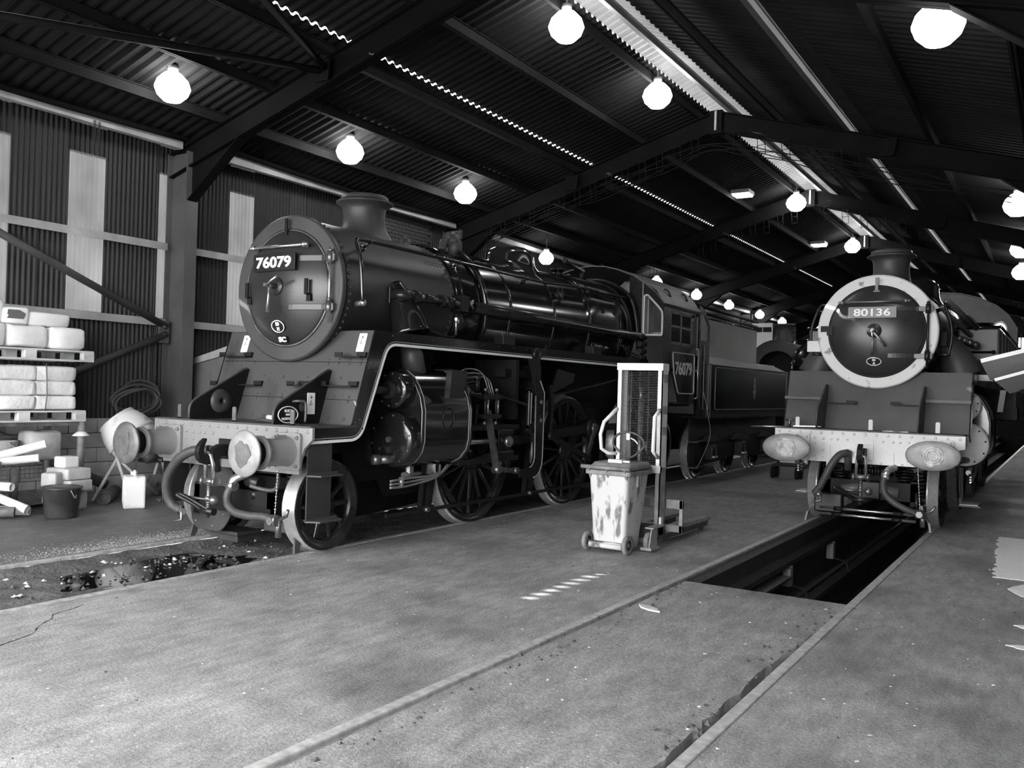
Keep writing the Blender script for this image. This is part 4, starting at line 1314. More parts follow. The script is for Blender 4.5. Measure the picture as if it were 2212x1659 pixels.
def cylinders(root, C):
    for sx in (1, -1):
        mx = lambda P: [(sx * x, z) for x, z in P]
        sec = [(0.55, 0.84), (0.95, 0.80), (1.10, 0.815), (1.22, 0.88), (1.30, 0.98), (1.33, 1.10), (1.33, 1.42), (1.30, 1.56), (1.24, 1.68), (1.17, 1.78), (1.08, 1.84), (0.97, 1.86), (0.86, 1.83), (0.78, 1.76), (0.55, 1.72)]
        c = MB()
        y0, y1 = C['cyl_y']
        P = mx(sec)
        n = len(P)
        vs = [(x, y0, z) for x, z in P] + [(x, y1, z) for x, z in P]
        c.add(vs, [(i, (i + 1) % n, n + (i + 1) % n, n + i) for i in range(n)], True)
        c.add([(x, y0 + 0.02, z) for x, z in P], [tuple(range(n))])
        c.add([(x, y1 - 0.02, z) for x, z in P], [tuple(range(n))])
        cyl = c.build('cylinder_casing', 'black_gloss', root)
        for y in (y0, y1):
            A = [(x, y - 0.018, z) for x, z in P[1:-1]]
            k = MB().tube([(x, y, z) for x, z in P[1:-1]], 0.016, 8)
            k.build('casing_bead', 'black_gloss', cyl)
            MB().tube([(x + sx * 0.006, y + (0.045 if y == y0 else -0.045), z) for x, z in P[2:-2]], 0.006, 5).build('casing_line', 'lining_grey' if not C['oval'] else 'frame_black', cyl)
        dm = C['disc_m']
        # cylinder cover and valve chest cover
        yc = y0 - 0.16
        k = MB().lathe([(0.001, yc - 0.025), (0.12, yc - 0.022), (0.24, yc - 0.008), (0.285, yc + 0.01), (0.295, yc + 0.04), (0.295, y0 + 0.03)], (sx * 1.04, 0, 1.11), (0, 1, 0), 40)
        k.build('cylinder_cover', dm, cyl)
        MB().hexnut((sx * 1.04, yc - 0.02, 1.11), (0, -1, 0), 0.032, 0.03).build('cover_nut', 'motion_steel', cyl)
        k = MB().lathe([(0.001, yc + 0.0), (0.16, yc + 0.0), (0.195, yc + 0.012), (0.205, yc + 0.03), (0.205, y0 + 0.05)], (sx * 1.02, 0, 1.635), (0, 1, 0), 36)
        k.build('valve_cover', dm, cyl)
        k = MB().cyl((sx * 1.02, yc + 0.01, 1.635), (sx * 1.02, yc - 0.06, 1.635), 0.095, n=20).cyl((sx * 1.02, yc - 0.06, 1.635), (sx * 1.02, yc - 0.30, 1.635), 0.05, n=16)
        for i in range(6):
            a = math.pi / 3 * i
            k.hexnut((sx * 1.02 + 0.075 * math.cos(a), yc - 0.055, 1.635 + 0.075 * math.sin(a)), (0, -1, 0), 0.015, 0.02)
        k.build('tail_rod_housing', 'motion_dark', cyl)
        rv = MB()
        for i in range(10):
            a = 2 * math.pi * i / 10 + 0.2
            rv.rivet((sx * 1.04 + 0.255 * math.cos(a), yc - 0.004, 1.11 + 0.255 * math.sin(a)), (0, -1, 0), 0.012)
            rv.rivet((sx * 1.02 + 0.17 * math.cos(a), yc + 0.002, 1.635 + 0.17 * math.sin(a)), (0, -1, 0), 0.011)
        rv.build('cover_studs', 'motion_steel' if not C['oval'] else 'frame_black', cyl, kind='stuff')
        MB().cyl((sx * 1.0, yc - 0.12, 0.90), (sx * 1.08, yc + 0.02, 0.90), 0.045, n=14).cyl((sx * 0.96, yc - 0.19, 0.90), (sx * 1.0, yc - 0.12, 0.90), 0.055, n=14).build('relief_valve', 'motion_steel', cyl)
        if sx > 0:
            MB().tube([(1.335, y0 + 0.46 + 0.10 * math.cos(2 * math.pi * i / 24), 1.34 + 0.12 * math.sin(2 * math.pi * i / 24)) for i in range(24)], 0.006, 5, closed=True).build('inspection_ring', 'motion_dark', cyl)
            MB().prism([(y0 + 0.28, 1.86), (y0 + 0.58, 1.86), (y0 + 0.56, 1.56), (y0 + 0.30, 1.56)], (1.27, 0, 0), (0, 1, 0), (0.12, 0, 1), (-0.07, 0, 0)).build('valve_cover_plate', 'black_gloss_dusty', cyl)
        # drain pipes
        k = MB()
        for j in range(3):
            k.tube(spline([(sx * (1.10 + 0.03 * (j % 2)), y1 - 0.25 + 0.1 * j, 0.80), (sx * 1.12, y1 - 0.35, 0.70 - 0.015 * j), (sx * 1.12, y0 + 0.05, 0.69 - 0.04 * j), (sx * 1.13, y0 - 0.25, 0.68 - 0.034 * j)]), 0.0135, 7)
        k.cyl((sx * 1.12, y0 - 0.06, 0.60), (sx * 1.12, y0 - 0.06, 0.71), 0.03, n=8)
        k.build('drain_pipes', 'copper_pipe', cyl)
        k = MB().cyl((sx * 1.08, y0 + 0.12, 0.74), (sx * 1.08, y0 + 0.12, 0.82), 0.05, n=8, smooth=False).cyl((sx * 1.08, y0 + 0.02, 0.72), (sx * 1.08, y0 + 0.3, 0.72), 0.035, n=10)
        k.build('drain_cock', 'motion_steel', cyl)
# ================================================================ locomotive 76079
L1 = thing('steam_locomotive', 'black steam locomotive numbered 76079 with round buffers', 'locomotive', (XL, 5.417, 0))
C1 = dict(oval=False, beam='beam_paint', apron='apron_grey', foot_y=1.17, irons=(-0.85, 0.0, 0.82), pony_y=1.13,
          beam_bars=[(0.17, 0.94, 1.17)],
          vac=[(-0.14, 0.44, 0.985), (-0.32, 0.38, 0.965), (-0.50, 0.36, 0.87), (-0.66, 0.37, 0.70), (-0.72, 0.40, 0.52), (-0.68, 0.44, 0.39), (-0.56, 0.46, 0.34)],
          steam=[(0.17, 0.48, 0.66), (0.14, 0.45, 0.56), (0.18, 0.43, 0.47), (0.30, 0.42, 0.41), (0.48, 0.42, 0.395), (0.66, 0.44, 0.40), (0.80, 0.45, 0.385)],
          ring_y=1.29, zc=2.69, R=0.785, Rd=0.615, ring_m='smokebox_black', door_m='smokebox_door', sb_m='smokebox_black', brk='frame_black', door_rim=True,
          hinge=(0.29, -0.22), strap_x=0.27, handles=[(math.radians(-4), 0.30, 0.10), (math.radians(118), 0.20, 0.15)],
          side_brk=[(0.42, 2.63), (-0.50, 2.62)], rail_z=0.43, rail_x=(-0.43, 0.36), rail_tilt=0.0,
          plate=(-0.04, 2.945, 0.62, 0.185, 0.0), plate_m='plate_black', num='76079', num_w=0.84, bold=0.03,
          shed=(-0.01, 2.27, 0.19, 0.135), shed_t=['50', 'H'], sc=True, sb_end=3.30, chim_y=2.46, chim_top=3.90,
          boiler=[(3.29, 0.770, 2.69, 2.0), (3.31, 0.785, 2.69, 2.0), (4.0, 0.795, 2.69, 2.0), (6.60, 0.835, 2.69, 2.0), (6.66, 0.84, 2.69, 2.1), (6.82, 0.85, 2.68, 2.5), (7.0, 0.855, 2.68, 2.75), (8.45, 0.865, 2.68, 2.8)],
          bands=(3.42, 4.50, 5.66, 6.72, 7.8), dome=(5.66, 0.40, 3.80),
          gusset=[(0.57, 1.27), (0.57, 1.44), (1.28, 1.815), (1.36, 1.815), (1.17, 1.27)], gus_m='frame_black',
          cyl_y=(1.98, 2.88), disc_m='black_gloss')
front_end(L1, C1)
smokebox_front(L1, C1)
prof1 = boiler(L1, C1)
cylinders(L1, C1)

# sloping apron with its rivets, treads and plates
V = 1.07
ya, za, yt, zt = 1.17, 1.27, 1.47, 2.235
def ap(x, z, off=0.0):
    t = (z - za) / (zt - za)
    n = Vector((0, -(zt - za), (yt - ya))).normalized()
    return Vector((x, ya + (yt - ya) * t, z)) + n * off
APN = Vector((0, -(zt - za), (yt - ya))).normalized()
APU = Vector((0, yt - ya, zt - za)).normalized()
MB().strip([(-V, ya, za), (-V, yt, zt)], [(V, ya, za), (V, yt, zt)], APN * -0.012).build('front_apron', 'apron_grey', L1)
rv = MB()
for x in (-0.95, -0.75, -0.38, -0.2, 0.0, 0.2, 0.38, 0.75, 0.95):
    for z in (1.325, 1.50, 1.545):
        rv.rivet(ap(x, z), APN, 0.017, 0.016)
for x in (-1.0, -0.85, -0.7, -0.55, 0.55, 0.7, 0.85, 1.0):
    for z in (1.885, 1.925):
        rv.rivet(ap(x, z), APN, 0.017, 0.016)
for x in (-0.35, -0.05, 0.3, 0.78):
    rv.rivet(ap(x, 1.74), APN, 0.017, 0.016)
rv.build('apron_rivets', 'apron_grey', L1, kind='stuff')
for z in (1.52, 1.905):
    MB().strip([ap(-V + 0.01, z - 0.003, 0.0005), ap(V - 0.01, z - 0.003, 0.0005)], [ap(-V + 0.01, z + 0.003, 0.0005), ap(V - 0.01, z + 0.003, 0.0005)], APN * 0.002).build('plate_seam', 'frame_black', L1)
for x0, x1, z in ((0.72, 1.06, 1.96), (0.60, 1.04, 1.66), (0.14, 0.34, 1.65), (-1.04, -0.62, 1.955), (-1.06, -0.86, 1.63), (-0.78, -0.34, 1.64)):
    p = ap(0, z)
    t = MB().span((x0, p.y - 0.11, z - 0.006), (x1, p.y + 0.01, z + 0.006)).span((x0, p.y - 0.11, z), (x0 + 0.10, p.y - 0.098, z + 0.045)).span((x1 - 0.12, p.y - 0.02, z), (x1, p.y + 0.012, z + 0.05))
    t.build('step_tread', 'frame_black', L1)
warning_plate(L1, ap(0.95, 2.11, 0.003), (1, 0, 0), APU)
warning_plate(L1, ap(-0.78, 2.10, 0.003), (1, 0, 0), APU)
for sx in (-1, 1):
    g = gusset(L1, sx * 0.62, C1)
    if sx > 0:
        warning_plate(g, (0.635, 1.045, 1.475), (0, 1, 0), (0, 0, 1), 0.105, 0.215)
        e = [(0.135 * math.cos(2 * math.pi * i / 40), 0.085 * math.sin(2 * math.pi * i / 40)) for i in range(40)]
        bp_ = MB().prism(e, (0.633, 0.735, 1.365), (0, 1, 0), (0, 0, 1), (0.010, 0, 0)).build('builders_plate', 'plate_black', g, label='oval plate reading BUILT 1957 NORWICH')
        MB().tube([(0.644, 0.735 + a * 0.95, 1.365 + b * 0.93) for a, b in e], 0.0055, 5, closed=True).build('plate_border', 'lettering_white', bp_)
        for tx, dz, hh in (('BUILT', 0.038, 0.028), ('1957', 0.0, 0.024), ('NORWICH', -0.040, 0.026)):
            text(tx, (0.645, 0.735, 1.365 + dz), (0, 1, 0), (0, 0, 1), None, hh, parent=bp_, bold=0.045, depth=0.002)
        MB().tube(spline([(0.635, 0.80, 1.495), (0.69, 0.82, 1.50), (0.70, 0.90, 1.49), (0.70, 0.915, 1.42), (0.70, 0.91, 1.29)]), 0.013, 8).build('gusset_handle', 'buffer_grease', g)
        MB().lathe([(0.05, 0.0), (0.05, 0.006), (0.001, 0.006)], (0.632, 0.94, 1.44), (1, 0, 0), 20).build('lightening_hole', 'groove_dirt', g)
    else:
        MB().lathe([(0.03, 0.0), (0.03, 0.03), (0.06, 0.032), (0.125, 0.028), (0.13, 0.0)], (-0.608, 0.95, 1.46), (1, 0, 0), 28).build('blanking_disc', 'smokebox_black', g)
# coil of flex with plug on the platform
fx = thing('cable_coil', 'loose coil of flex with plugs on the platform of locomotive 76079', 'cable', (XL + 0.32, 5.417 + 0.80, 1.272))
MB().tube([(0.16 * math.cos(t) * (1 + 0.06 * math.sin(2.7 * t)), 0.11 * math.sin(t), 0.012 + 0.006 * (t / 6.28) + 0.008 * math.sin(3 * t)) for t in [0.22 * i for i in range(120)]], 0.006, 6).build('flex', 'cable_dark', fx)
MB().cyl((0.02, -0.05, 0.05), (0.16, 0.0, 0.045), 0.028, n=10).cyl((0.16, 0.0, 0.045), (0.24, 0.03, 0.045), 0.02, n=10).build('plug', 'plate_white', fx)

# running board, valance and lining on both sides
for sx in (1, -1):
    up = rounded([(0.59, 1.272), (1.17, 1.272), (1.47, 2.24), (8.52, 2.24)], [0, 0, 0.05, 0], 8)
    lo = rounded([(0.59, 1.105), (1.30, 1.115), (1.69, 2.095), (8.52, 2.082)], [0, 0.20, 0.14, 0], 8)
    def resample(P, n):
        P = [Vector(p) for p in P]
        L = [0]
        for a, b in zip(P[:-1], P[1:]):
            L.append(L[-1] + (b - a).length)
        out = []
        for i in range(n):
            s = L[-1] * i / (n - 1)
            j = max(k for k in range(len(L)) if L[k] <= s + 1e-9)
            j = min(j, len(P) - 2)
            t = (s - L[j]) / max(1e-9, L[j + 1] - L[j])
            out.append(P[j].lerp(P[j + 1], min(1, t)))
        return out
    # match the two edges piecewise so that the band stays even
    segU = [rounded([(0.59, 1.272), (1.17, 1.272), (1.47, 2.24)], [0, 0.02, 0], 8), rounded([(1.17, 1.272), (1.47, 2.24), (8.52, 2.24)], [0, 0.03, 0], 8)]
    up = rounded([(0.59, 1.272), (1.17, 1.272), (1.47, 2.24), (8.52, 2.24)], [0, 0.03, 0.05, 0], 10)
    lo = rounded([(0.59, 1.105), (1.30, 1.115), (1.69, 2.095), (8.52, 2.082)], [0, 0.16, 0.12, 0], 10)
    A = [(sx * V, y, z) for y, z in up]
    B = [(sx * V, y, z) for y, z in lo]
    MB().strip(A, B, (sx * 0.02, 0, 0)).build('valance', 'black_gloss', L1)
    def inset(P, d):
        out = []
        for i, p in enumerate(P):
            a, b = Vector(P[max(0, i - 1)]), Vector(P[min(len(P) - 1, i + 1)])
            t = (b - a).normalized()
            nrm = Vector((-t.y, t.x))
            out.append(Vector(p) + nrm * d)
        return out
    for d0, d1, m in ((0.0, 0.028, 'lining_white'), (0.042, 0.050, 'lining_grey')):
        I0, I1 = inset(lo, d0), inset(lo, d1)
        MB().strip([(sx * (V + 0.021), p[0], p[1]) for p in I0], [(sx * (V + 0.021), p[0], p[1]) for p in I1], (sx * 0.003, 0, 0)).build('lining', m, L1)
    MB().span((sx * 0.55, 1.47, 2.215), (sx * V, 8.52, 2.24)).build('running_board', 'black_gloss_dusty', L1)
    rv = MB()
    for i in range(20):
        rv.rivet((sx * (V + 0.02), 1.75 + i * 0.34, 2.20), (sx, 0, 0), 0.010)
    for (y, z) in ((1.22, 1.30), (1.28, 1.33), (1.31, 1.24), (1.40, 1.85), (1.44, 1.90), (1.50, 1.82)):
        rv.rivet((sx * (V + 0.02), y, z), (sx, 0, 0), 0.014)
    rv.build('valance_rivets', 'black_gloss', L1, kind='stuff')
    # front steps
    st = MB().span((sx * 1.05, 0.60, 0.36), (sx * 1.064, 0.92, 1.10)).span((sx * 1.0, 0.60, 0.99), (sx * 1.05, 0.92, 1.10))
    st.build('front_step', 'step_black', L1)
    for z in (0.80, 0.37):
        MB().prism([(0.58, 0), (1.0, 0), (0.94, 0.14), (0.64, 0.14)], (sx * 1.064, 0, z), (0, 1, 0), (sx, 0, 0), (0, 0, 0.014)).span((sx * 1.064, 0.58, z), (sx * 1.074, 1.0, z + 0.03)).build('step_tread', 'apron_grey', L1)
    # steam pipe casing above and below the board
    sp = MB()
    P = [(sx * 0.66, 2.22, 2.78), (sx * 0.76, 2.23, 2.62), (sx * 0.86, 2.24, 2.44), (sx * 0.93, 2.25, 2.24)]
    sp.tube(spline(P, 5), [0.13 + 0.006 * i for i in range(16)], 24)
    sp.build('steam_pipe_casing', 'black_gloss', L1)
    MB().cyl((sx * 0.90, 2.25, 2.21), (sx * 0.98, 2.28, 1.80), 0.125, n=24).build('steam_pipe', 'smokebox_black', L1)

# saddle and frames
MB().prism([(-0.62, 1.28), (0.62, 1.28), (0.66, 2.1), (0.5, 2.2), (-0.5, 2.2), (-0.66, 2.1)], (0, 1.62, 0), (1, 0, 0), (0, 0, 1), (0, 1.4, 0)).build('smokebox_saddle', 'frame_black', L1)
for sx in (-1, 1):
    f = [(0.585, 1.25), (1.2, 1.25), (1.6, 1.7), (3.3, 1.7), (3.5, 1.42), (8.5, 1.42), (8.5, 0.42), (2.3, 0.42), (2.2, 0.62), (1.75, 0.62), (1.6, 0.95), (0.585, 0.86)]  # lower edge deepened so the space behind the wheels reads dark
    MB().prism(f, (sx * 0.53, 0, 0), (0, 1, 0), (0, 0, 1), (sx * 0.03, 0, 0)).build('main_frame', 'frame_black', L1)
MB().prism([(-0.48, 0.28), (0.48, 0.28), (0.55, 1.5), (0.78, 2.1), (-0.78, 2.1), (-0.55, 1.5)], (0, 6.3, 0), (1, 0, 0), (0, 0, 1), (0, 2.1, 0)).build('ashpan', 'frame_black', L1)
MB().span((-0.42, 4.3, 0.14), (0.42, 8.4, 0.5)).build('ashpan_hopper', 'frame_black', L1, bev=0.02)  # black box added to darken the underside and hide the lit floor beyond
MB().prism([(-0.5, 0), (0.5, 0), (0.2, 1.75), (-0.2, 1.75)], (0, 1.75, 0.22), (1, 0, 0), (0, 1, 0), (0, 0, 0.4)).build('truck_arm', 'frame_black', L1)  # black wedge added behind the truck, likewise to darken the underside

# plate and gear hanging in front of the truck
pp = rounded([(-0.62, 0.90), (-0.12, 0.90), (-0.06, 0.30), (-0.18, 0.14), (-0.58, 0.14), (-0.68, 0.28)], 0.08)
MB().prism(pp, (0.02, 0.62, 0), (1, 0, 0), (0, 0.10, 1), (0, 0.02, 0)).build('truck_plate', 'step_black', L1, bev=0.006)
rv = MB()
for x, z in ((-0.56, 0.22), (-0.3, 0.19), (-0.15, 0.32), (-0.14, 0.55), (-0.55, 0.80)):
    rv.rivet((x, 0.62 + 0.10 * z, z), (0, -1, 0), 0.014)
rv.build('plate_bolts', 'motion_steel', L1, kind='stuff')
MB().span((-0.45, 0.72, 0.10), (-0.02, 1.05, 0.14)).span((-0.36, 0.78, 0.02), (-0.08, 1.0, 0.10)).build('truck_stay', 'step_black', L1, bev=0.012)
for x in (0.34, 0.45):
    MB().cyl((x, 0.72, 0.44), (x, 0.72, 0.52), 0.03, n=6, smooth=False).build('stay_bolt', 'motion_dark', L1)
MB().span((0.28, 0.62, 0.40), (0.56, 0.86, 0.44)).build('stay_plate', 'motion_dark', L1)
MB().span((0.16, 0.9, 0.16), (0.5, 1.0, 0.30)).build('brake_hanger', 'smokebox_black', L1, bev=0.02)
MB().tube(spline([(0.34, 0.56, 0.66), (0.48, 0.60, 0.63), (0.62, 0.62, 0.64), (0.66, 0.62, 0.74), (0.66, 0.60, 0.86)]), 0.022, 8).build('train_pipe', 'smokebox_black', L1)
MB().cyl((0.30, 0.66, 0.60), (0.30, 0.66, 0.52), 0.045, n=10).cyl((0.24, 0.62, 0.70), (0.42, 0.62, 0.68), 0.06, n=12).build('drip_valve', 'motion_dark', L1)

# driving wheels and motion
DY = (3.70, 6.10, 8.50)
TH = (0.28, 0.33)
for y in DY:
    for sx in (1, -1):
        w = wheel(L1, sx, y, 0.80, 15, 'driving_wheel', weight=(math.radians(225) if sx > 0 else math.radians(60)))
        a = math.atan2(TH[1], TH[0])
        MB().prism(rounded([(-0.14, -0.14), (0.14, -0.14), (TH[0] + 0.07, TH[1] - 0.1), (TH[0] + 0.02, TH[1] + 0.1), (TH[0] - 0.1, TH[1] + 0.05)], 0.06), (0.03, 0, 0), (0, 1, 0), (0, 0, 1), (0.05, 0, 0)).cyl((0.05, TH[0], TH[1]), (0.24, TH[0], TH[1]), 0.06, n=16).build('crank', 'motion_dark', w)
    axle(L1, y, 0.80)
for sx in (1, -1):
    xr = sx * 0.93
    for a, b in ((DY[0], DY[1]), (DY[1], DY[2])):
        r = MB().span((xr - 0.03, a + TH[0], 0.80 + TH[1] - 0.05), (xr + 0.03, b + TH[0], 0.80 + TH[1] + 0.05)).span((xr + sx * 0.03, a + TH[0] + 0.15, 0.80 + TH[1] - 0.052), (xr + sx * 0.035, b + TH[0] - 0.15, 0.80 + TH[1] - 0.03)).span((xr + sx * 0.03, a + TH[0] + 0.15, 0.80 + TH[1] + 0.03), (xr + sx * 0.035, b + TH[0] - 0.15, 0.80 + TH[1] + 0.052))
        r.cyl((xr - 0.05, a + TH[0], 0.80 + TH[1]), (xr + 0.05, a + TH[0], 0.80 + TH[1]), 0.11, n=20).cyl((xr - 0.05, b + TH[0], 0.80 + TH[1]), (xr + 0.05, b + TH[0], 0.80 + TH[1]), 0.11, n=20)
        r.build('coupling_rod', 'motion_dark', L1)
    xc = sx * 1.06
    MB().bar((xc, 4.10, 1.02), (xc, DY[1] + TH[0], 0.80 + TH[1]), 0.06, 0.12).cyl((xc - 0.06, DY[1] + TH[0], 0.80 + TH[1]), (xc + 0.06, DY[1] + TH[0], 0.80 + TH[1]), 0.14, n=22).build('connecting_rod', 'motion_dark', L1)
    MB().cyl((xc + sx * 0.06, DY[1] + TH[0], 0.80 + TH[1]), (xc + sx * 0.10, DY[1] + TH[0], 0.80 + TH[1]), 0.075, n=18).bar((xc + sx * 0.09, DY[1] + TH[0], 0.80 + TH[1]), (xc + sx * 0.09, DY[1] + 0.05, 0.72), 0.03, 0.07).build('return_crank', 'motion_steel', L1)
    MB().bar((xc + sx * 0.13, DY[1] + 0.05, 0.70), (xc + sx * 0.10, 5.0, 1.06), 0.035, 0.065).cyl((xc + sx * 0.07, 5.0, 1.06), (xc + sx * 0.14, 5.0, 1.06), 0.05, n=14).build('eccentric_rod', 'motion_dark', L1)
    # slide bars, crosshead, piston rod
    for z in (1.20, 0.80):
        MB().span((xc - 0.06, 2.95, z - 0.03), (xc + 0.06, 4.28, z + 0.03)).prism([(3.3, z + 0.03), (3.6, z + 0.085), (4.0, z + 0.03)], (xc - 0.03, 0, 0), (0, 1, 0), (0, 0, 1), (0.06, 0, 0)).build('slide_bar', 'motion_dark', L1, bev=0.004)
    MB().cyl((xc, 2.85, 1.03), (xc, 3.85, 1.03), 0.035, n=14).build('piston_rod', 'bright_steel', L1)
    MB().cyl((xc, 2.86, 1.06), (xc, 3.0, 1.06), 0.12, n=20).build('gland', 'motion_steel', L1)
    k = MB().span((xc - 0.05, 3.82, 0.86), (xc + 0.05, 4.10, 1.16)).span((xc - 0.075, 3.78, 1.10), (xc + 0.075, 4.14, 1.17)).span((xc - 0.075, 3.78, 0.83), (xc + 0.075, 4.14, 0.90))
    k.build('crosshead', 'motion_dark', L1, bev=0.012)
    MB().cyl((xc + sx * 0.05, 4.0, 1.02), (xc + sx * 0.10, 4.0, 1.02), 0.07, n=18).hexnut((xc + sx * 0.10, 4.0, 1.02), (sx, 0, 0), 0.042, 0.03).build('gudgeon_pin', 'bright_steel', L1)
    MB().span((xc + sx * 0.04, 4.0, 0.66), (xc + sx * 0.07, 4.08, 0.95)).build('drop_arm', 'motion_dark', L1)
    # combination lever, union link, valve spindle
    x2 = sx * 1.19
    MB().bar((x2, 3.42, 1.42), (x2, 3.66, 0.70), 0.03, 0.085, (sx, 0, 0)).cyl((x2 - 0.05, 3.665, 0.69), (x2 + 0.05, 3.665, 0.69), 0.05, n=16).build('combination_lever', 'motion_steel', L1)
    MB().bar((x2, 3.67, 0.69), (x2, 4.10, 0.65), 0.03, 0.06, (0, 0, 1)).cyl((x2 - 0.04, 4.10, 0.65), (x2 + 0.04, 4.10, 0.65), 0.042, n=14).build('union_link', 'motion_steel', L1)
    k = MB().span((x2 - 0.04, 3.26, 1.55), (x2 + 0.05, 3.66, 1.60)).span((x2 - 0.04, 3.26, 1.32), (x2 + 0.05, 3.66, 1.37))
    for y in (3.34, 3.58):
        k.cyl((x2 + sx * 0.02, y, 1.28), (x2 + sx * 0.02, y, 1.65), 0.020, n=8).hexnut((x2 + sx * 0.02, y, 1.65), (0, 0, 1), 0.026, 0.03).hexnut((x2 + sx * 0.02, y, 1.25), (0, 0, 1), 0.026, 0.03)
    k.build('spindle_guide', 'motion_dark', L1)
    for dy in (0.0, 0.22):
        MB().cyl((x2 + sx * 0.055, 3.35 + dy, 1.38), (x2 + sx * 0.055, 3.35 + dy, 1.54), 0.012, n=8).build('guide_bolt', 'bright_steel', L1)
    MB().cyl((sx * 1.02, 2.86, 1.635), (sx * 1.02, 3.16, 1.635), 0.10, n=18).cyl((sx * 1.02, 3.1, 1.635), (sx * 1.02, 3.5, 1.60), 0.03, n=10).build('valve_spindle', 'motion_steel', L1)
    MB().cyl((sx * 1.1, 3.32, 1.62), (sx * 1.1, 3.32, 1.80), 0.035, n=10).ball((sx * 1.1, 3.32, 1.80), 0.045, 8).build('oil_pot', 'motion_dark', L1)
    for j in range(3):
        MB().tube(spline([(sx * 1.05, 2.95 + 0.05 * j, 1.80), (sx * 1.08, 3.1, 1.90 - 0.05 * j), (sx * 1.14, 3.35 + 0.06 * j, 1.86 - 0.03 * j), (sx * 1.20, 3.44 + 0.05 * j, 1.60)]), 0.008, 6).build('oil_pipe', 'copper_pipe', L1)
    MB().bar((x2, 3.60, 1.60), (x2, 4.55, 1.44), 0.03, 0.07, (sx, 0, 0)).cyl((x2 - 0.03, 4.52, 1.445), (x2 + 0.05, 4.52, 1.445), 0.042, n=16).build('radius_rod', 'motion_dark', L1)
    # motion bracket with its slot
    x3 = sx * 1.20
    br = MB()
    out = [(4.40, 2.08), (4.56, 2.08), (4.58, 1.80), (4.70, 1.64)] + [(4.69, 0.80)] + [(4.69 - 0.22 * (1 - math.cos(t)), 0.78 - 0.24 * math.sin(t)) for t in [math.pi / 2 * i / 6 for i in range(1, 7)]] + [(4.16, 0.555)]
    inn = [(4.30, 2.08), (4.40, 1.90), (4.47, 1.68), (4.475, 1.60)] + [(4.49, 0.85)] + [(4.49 - 0.12 * (1 - math.cos(t)), 0.83 - 0.15 * math.sin(t)) for t in [math.pi / 2 * i / 6 for i in range(1, 7)]] + [(4.16, 0.665)]
    br.strip([(x3, y, z) for y, z in out], [(x3, y, z) for y, z in inn], (sx * 0.035, 0, 0))
    br.span((x3, 4.31, 1.18), (x3 + sx * 0.03, 4.37, 1.68)).span((x3, 4.31, 1.64), (x3 + sx * 0.03, 4.49, 1.70)).prism([(4.31, 1.22), (4.49, 1.10), (4.49, 1.04), (4.31, 1.14)], (x3, 0, 0), (0, 1, 0), (0, 0, 1), (sx * 0.03, 0, 0))
    b_ = br.build('motion_bracket', 'black_gloss_dusty', L1)
    for P in (out[2:-1], inn[3:-1], [(4.37, 1.64), (4.365, 1.24)], [(4.31, 1.66), (4.305, 1.22)]):
        MB().tube([(x3 + sx * 0.036, y, z) for y, z in P], 0.008, 5).build('bracket_edge', 'lining_grey', b_)
    k = MB()
    for y, z in ((4.62, 1.52), (4.62, 1.28)):
        k.cyl((x3 + sx * 0.03, y, z), (x3 + sx * 0.055, y, z), 0.028, n=12)
    k.build('bracket_bolt', 'motion_steel', b_)
    MB().span((sx * 0.56, 4.05, 1.30), (sx * 1.19, 4.12, 2.05)).span((sx * 0.56, 4.62, 1.0), (sx * 1.19, 4.68, 2.0)).build('motion_plate', 'frame_black', L1)
    MB().span((sx * 0.98, 3.9, 1.83), (sx * 1.12, 4.75, 1.93)).build('bracket_beam', 'frame_black', L1)
    # expansion link and reach rod
    MB().strip([(sx * 1.08, 5.02 + 0.06 * math.sin(t), 1.05 + 0.7 * i / 8) for i, t in enumerate([math.pi * k / 8 for k in range(9)])], [(sx * 1.08, 5.10 + 0.06 * math.sin(t), 1.05 + 0.7 * i / 8) for i, t in enumerate([math.pi * k / 8 for k in range(9)])], (sx * 0.05, 0, 0)).build('expansion_link', 'motion_dark', L1)
    MB().bar((sx * 1.1, 5.10, 1.60), (sx * 1.06, 8.3, 2.02), 0.02, 0.07, (sx, 0, 0)).build('reach_rod', 'motion_dark', L1)
    MB().prism([(5.15, 1.62), (5.8, 1.80), (5.85, 1.92), (5.35, 1.98)], (sx * 1.04, 0, 0), (0, 1, 0), (0, 0, 1), (sx * 0.03, 0, 0)).build('lifting_arm', 'motion_dark', L1)
    # lubricator on the valance
    MB().cyl((sx * 1.09, 4.66, 2.15), (sx * 1.15, 4.66, 2.15), 0.085, n=22).cyl((sx * 1.15, 4.66, 2.15), (sx * 1.20, 4.66, 2.15), 0.025, n=10).bar((sx * 1.17, 4.66, 2.15), (sx * 1.17, 4.62, 1.72), 0.02, 0.03, (sx, 0, 0)).tube(spline([(sx * 1.18, 4.66, 2.15), (sx * 1.20, 4.72, 2.20), (sx * 1.2, 4.78, 2.27)]), 0.010, 6).build('lubricator_drive', 'motion_dark', L1)
    for y in (4.10, 6.6):
        MB().span((sx * 0.90, y - 0.14, 2.24), (sx * 1.04, y + 0.14, 2.36)).tube([(sx * 0.97, y - 0.06, 2.36), (sx * 0.97, y - 0.06, 2.42), (sx * 0.97, y + 0.06, 2.42), (sx * 0.97, y + 0.06, 2.36)], 0.008, 6).build('sandbox_filler', 'black_gloss_dusty', L1, bev=0.008)
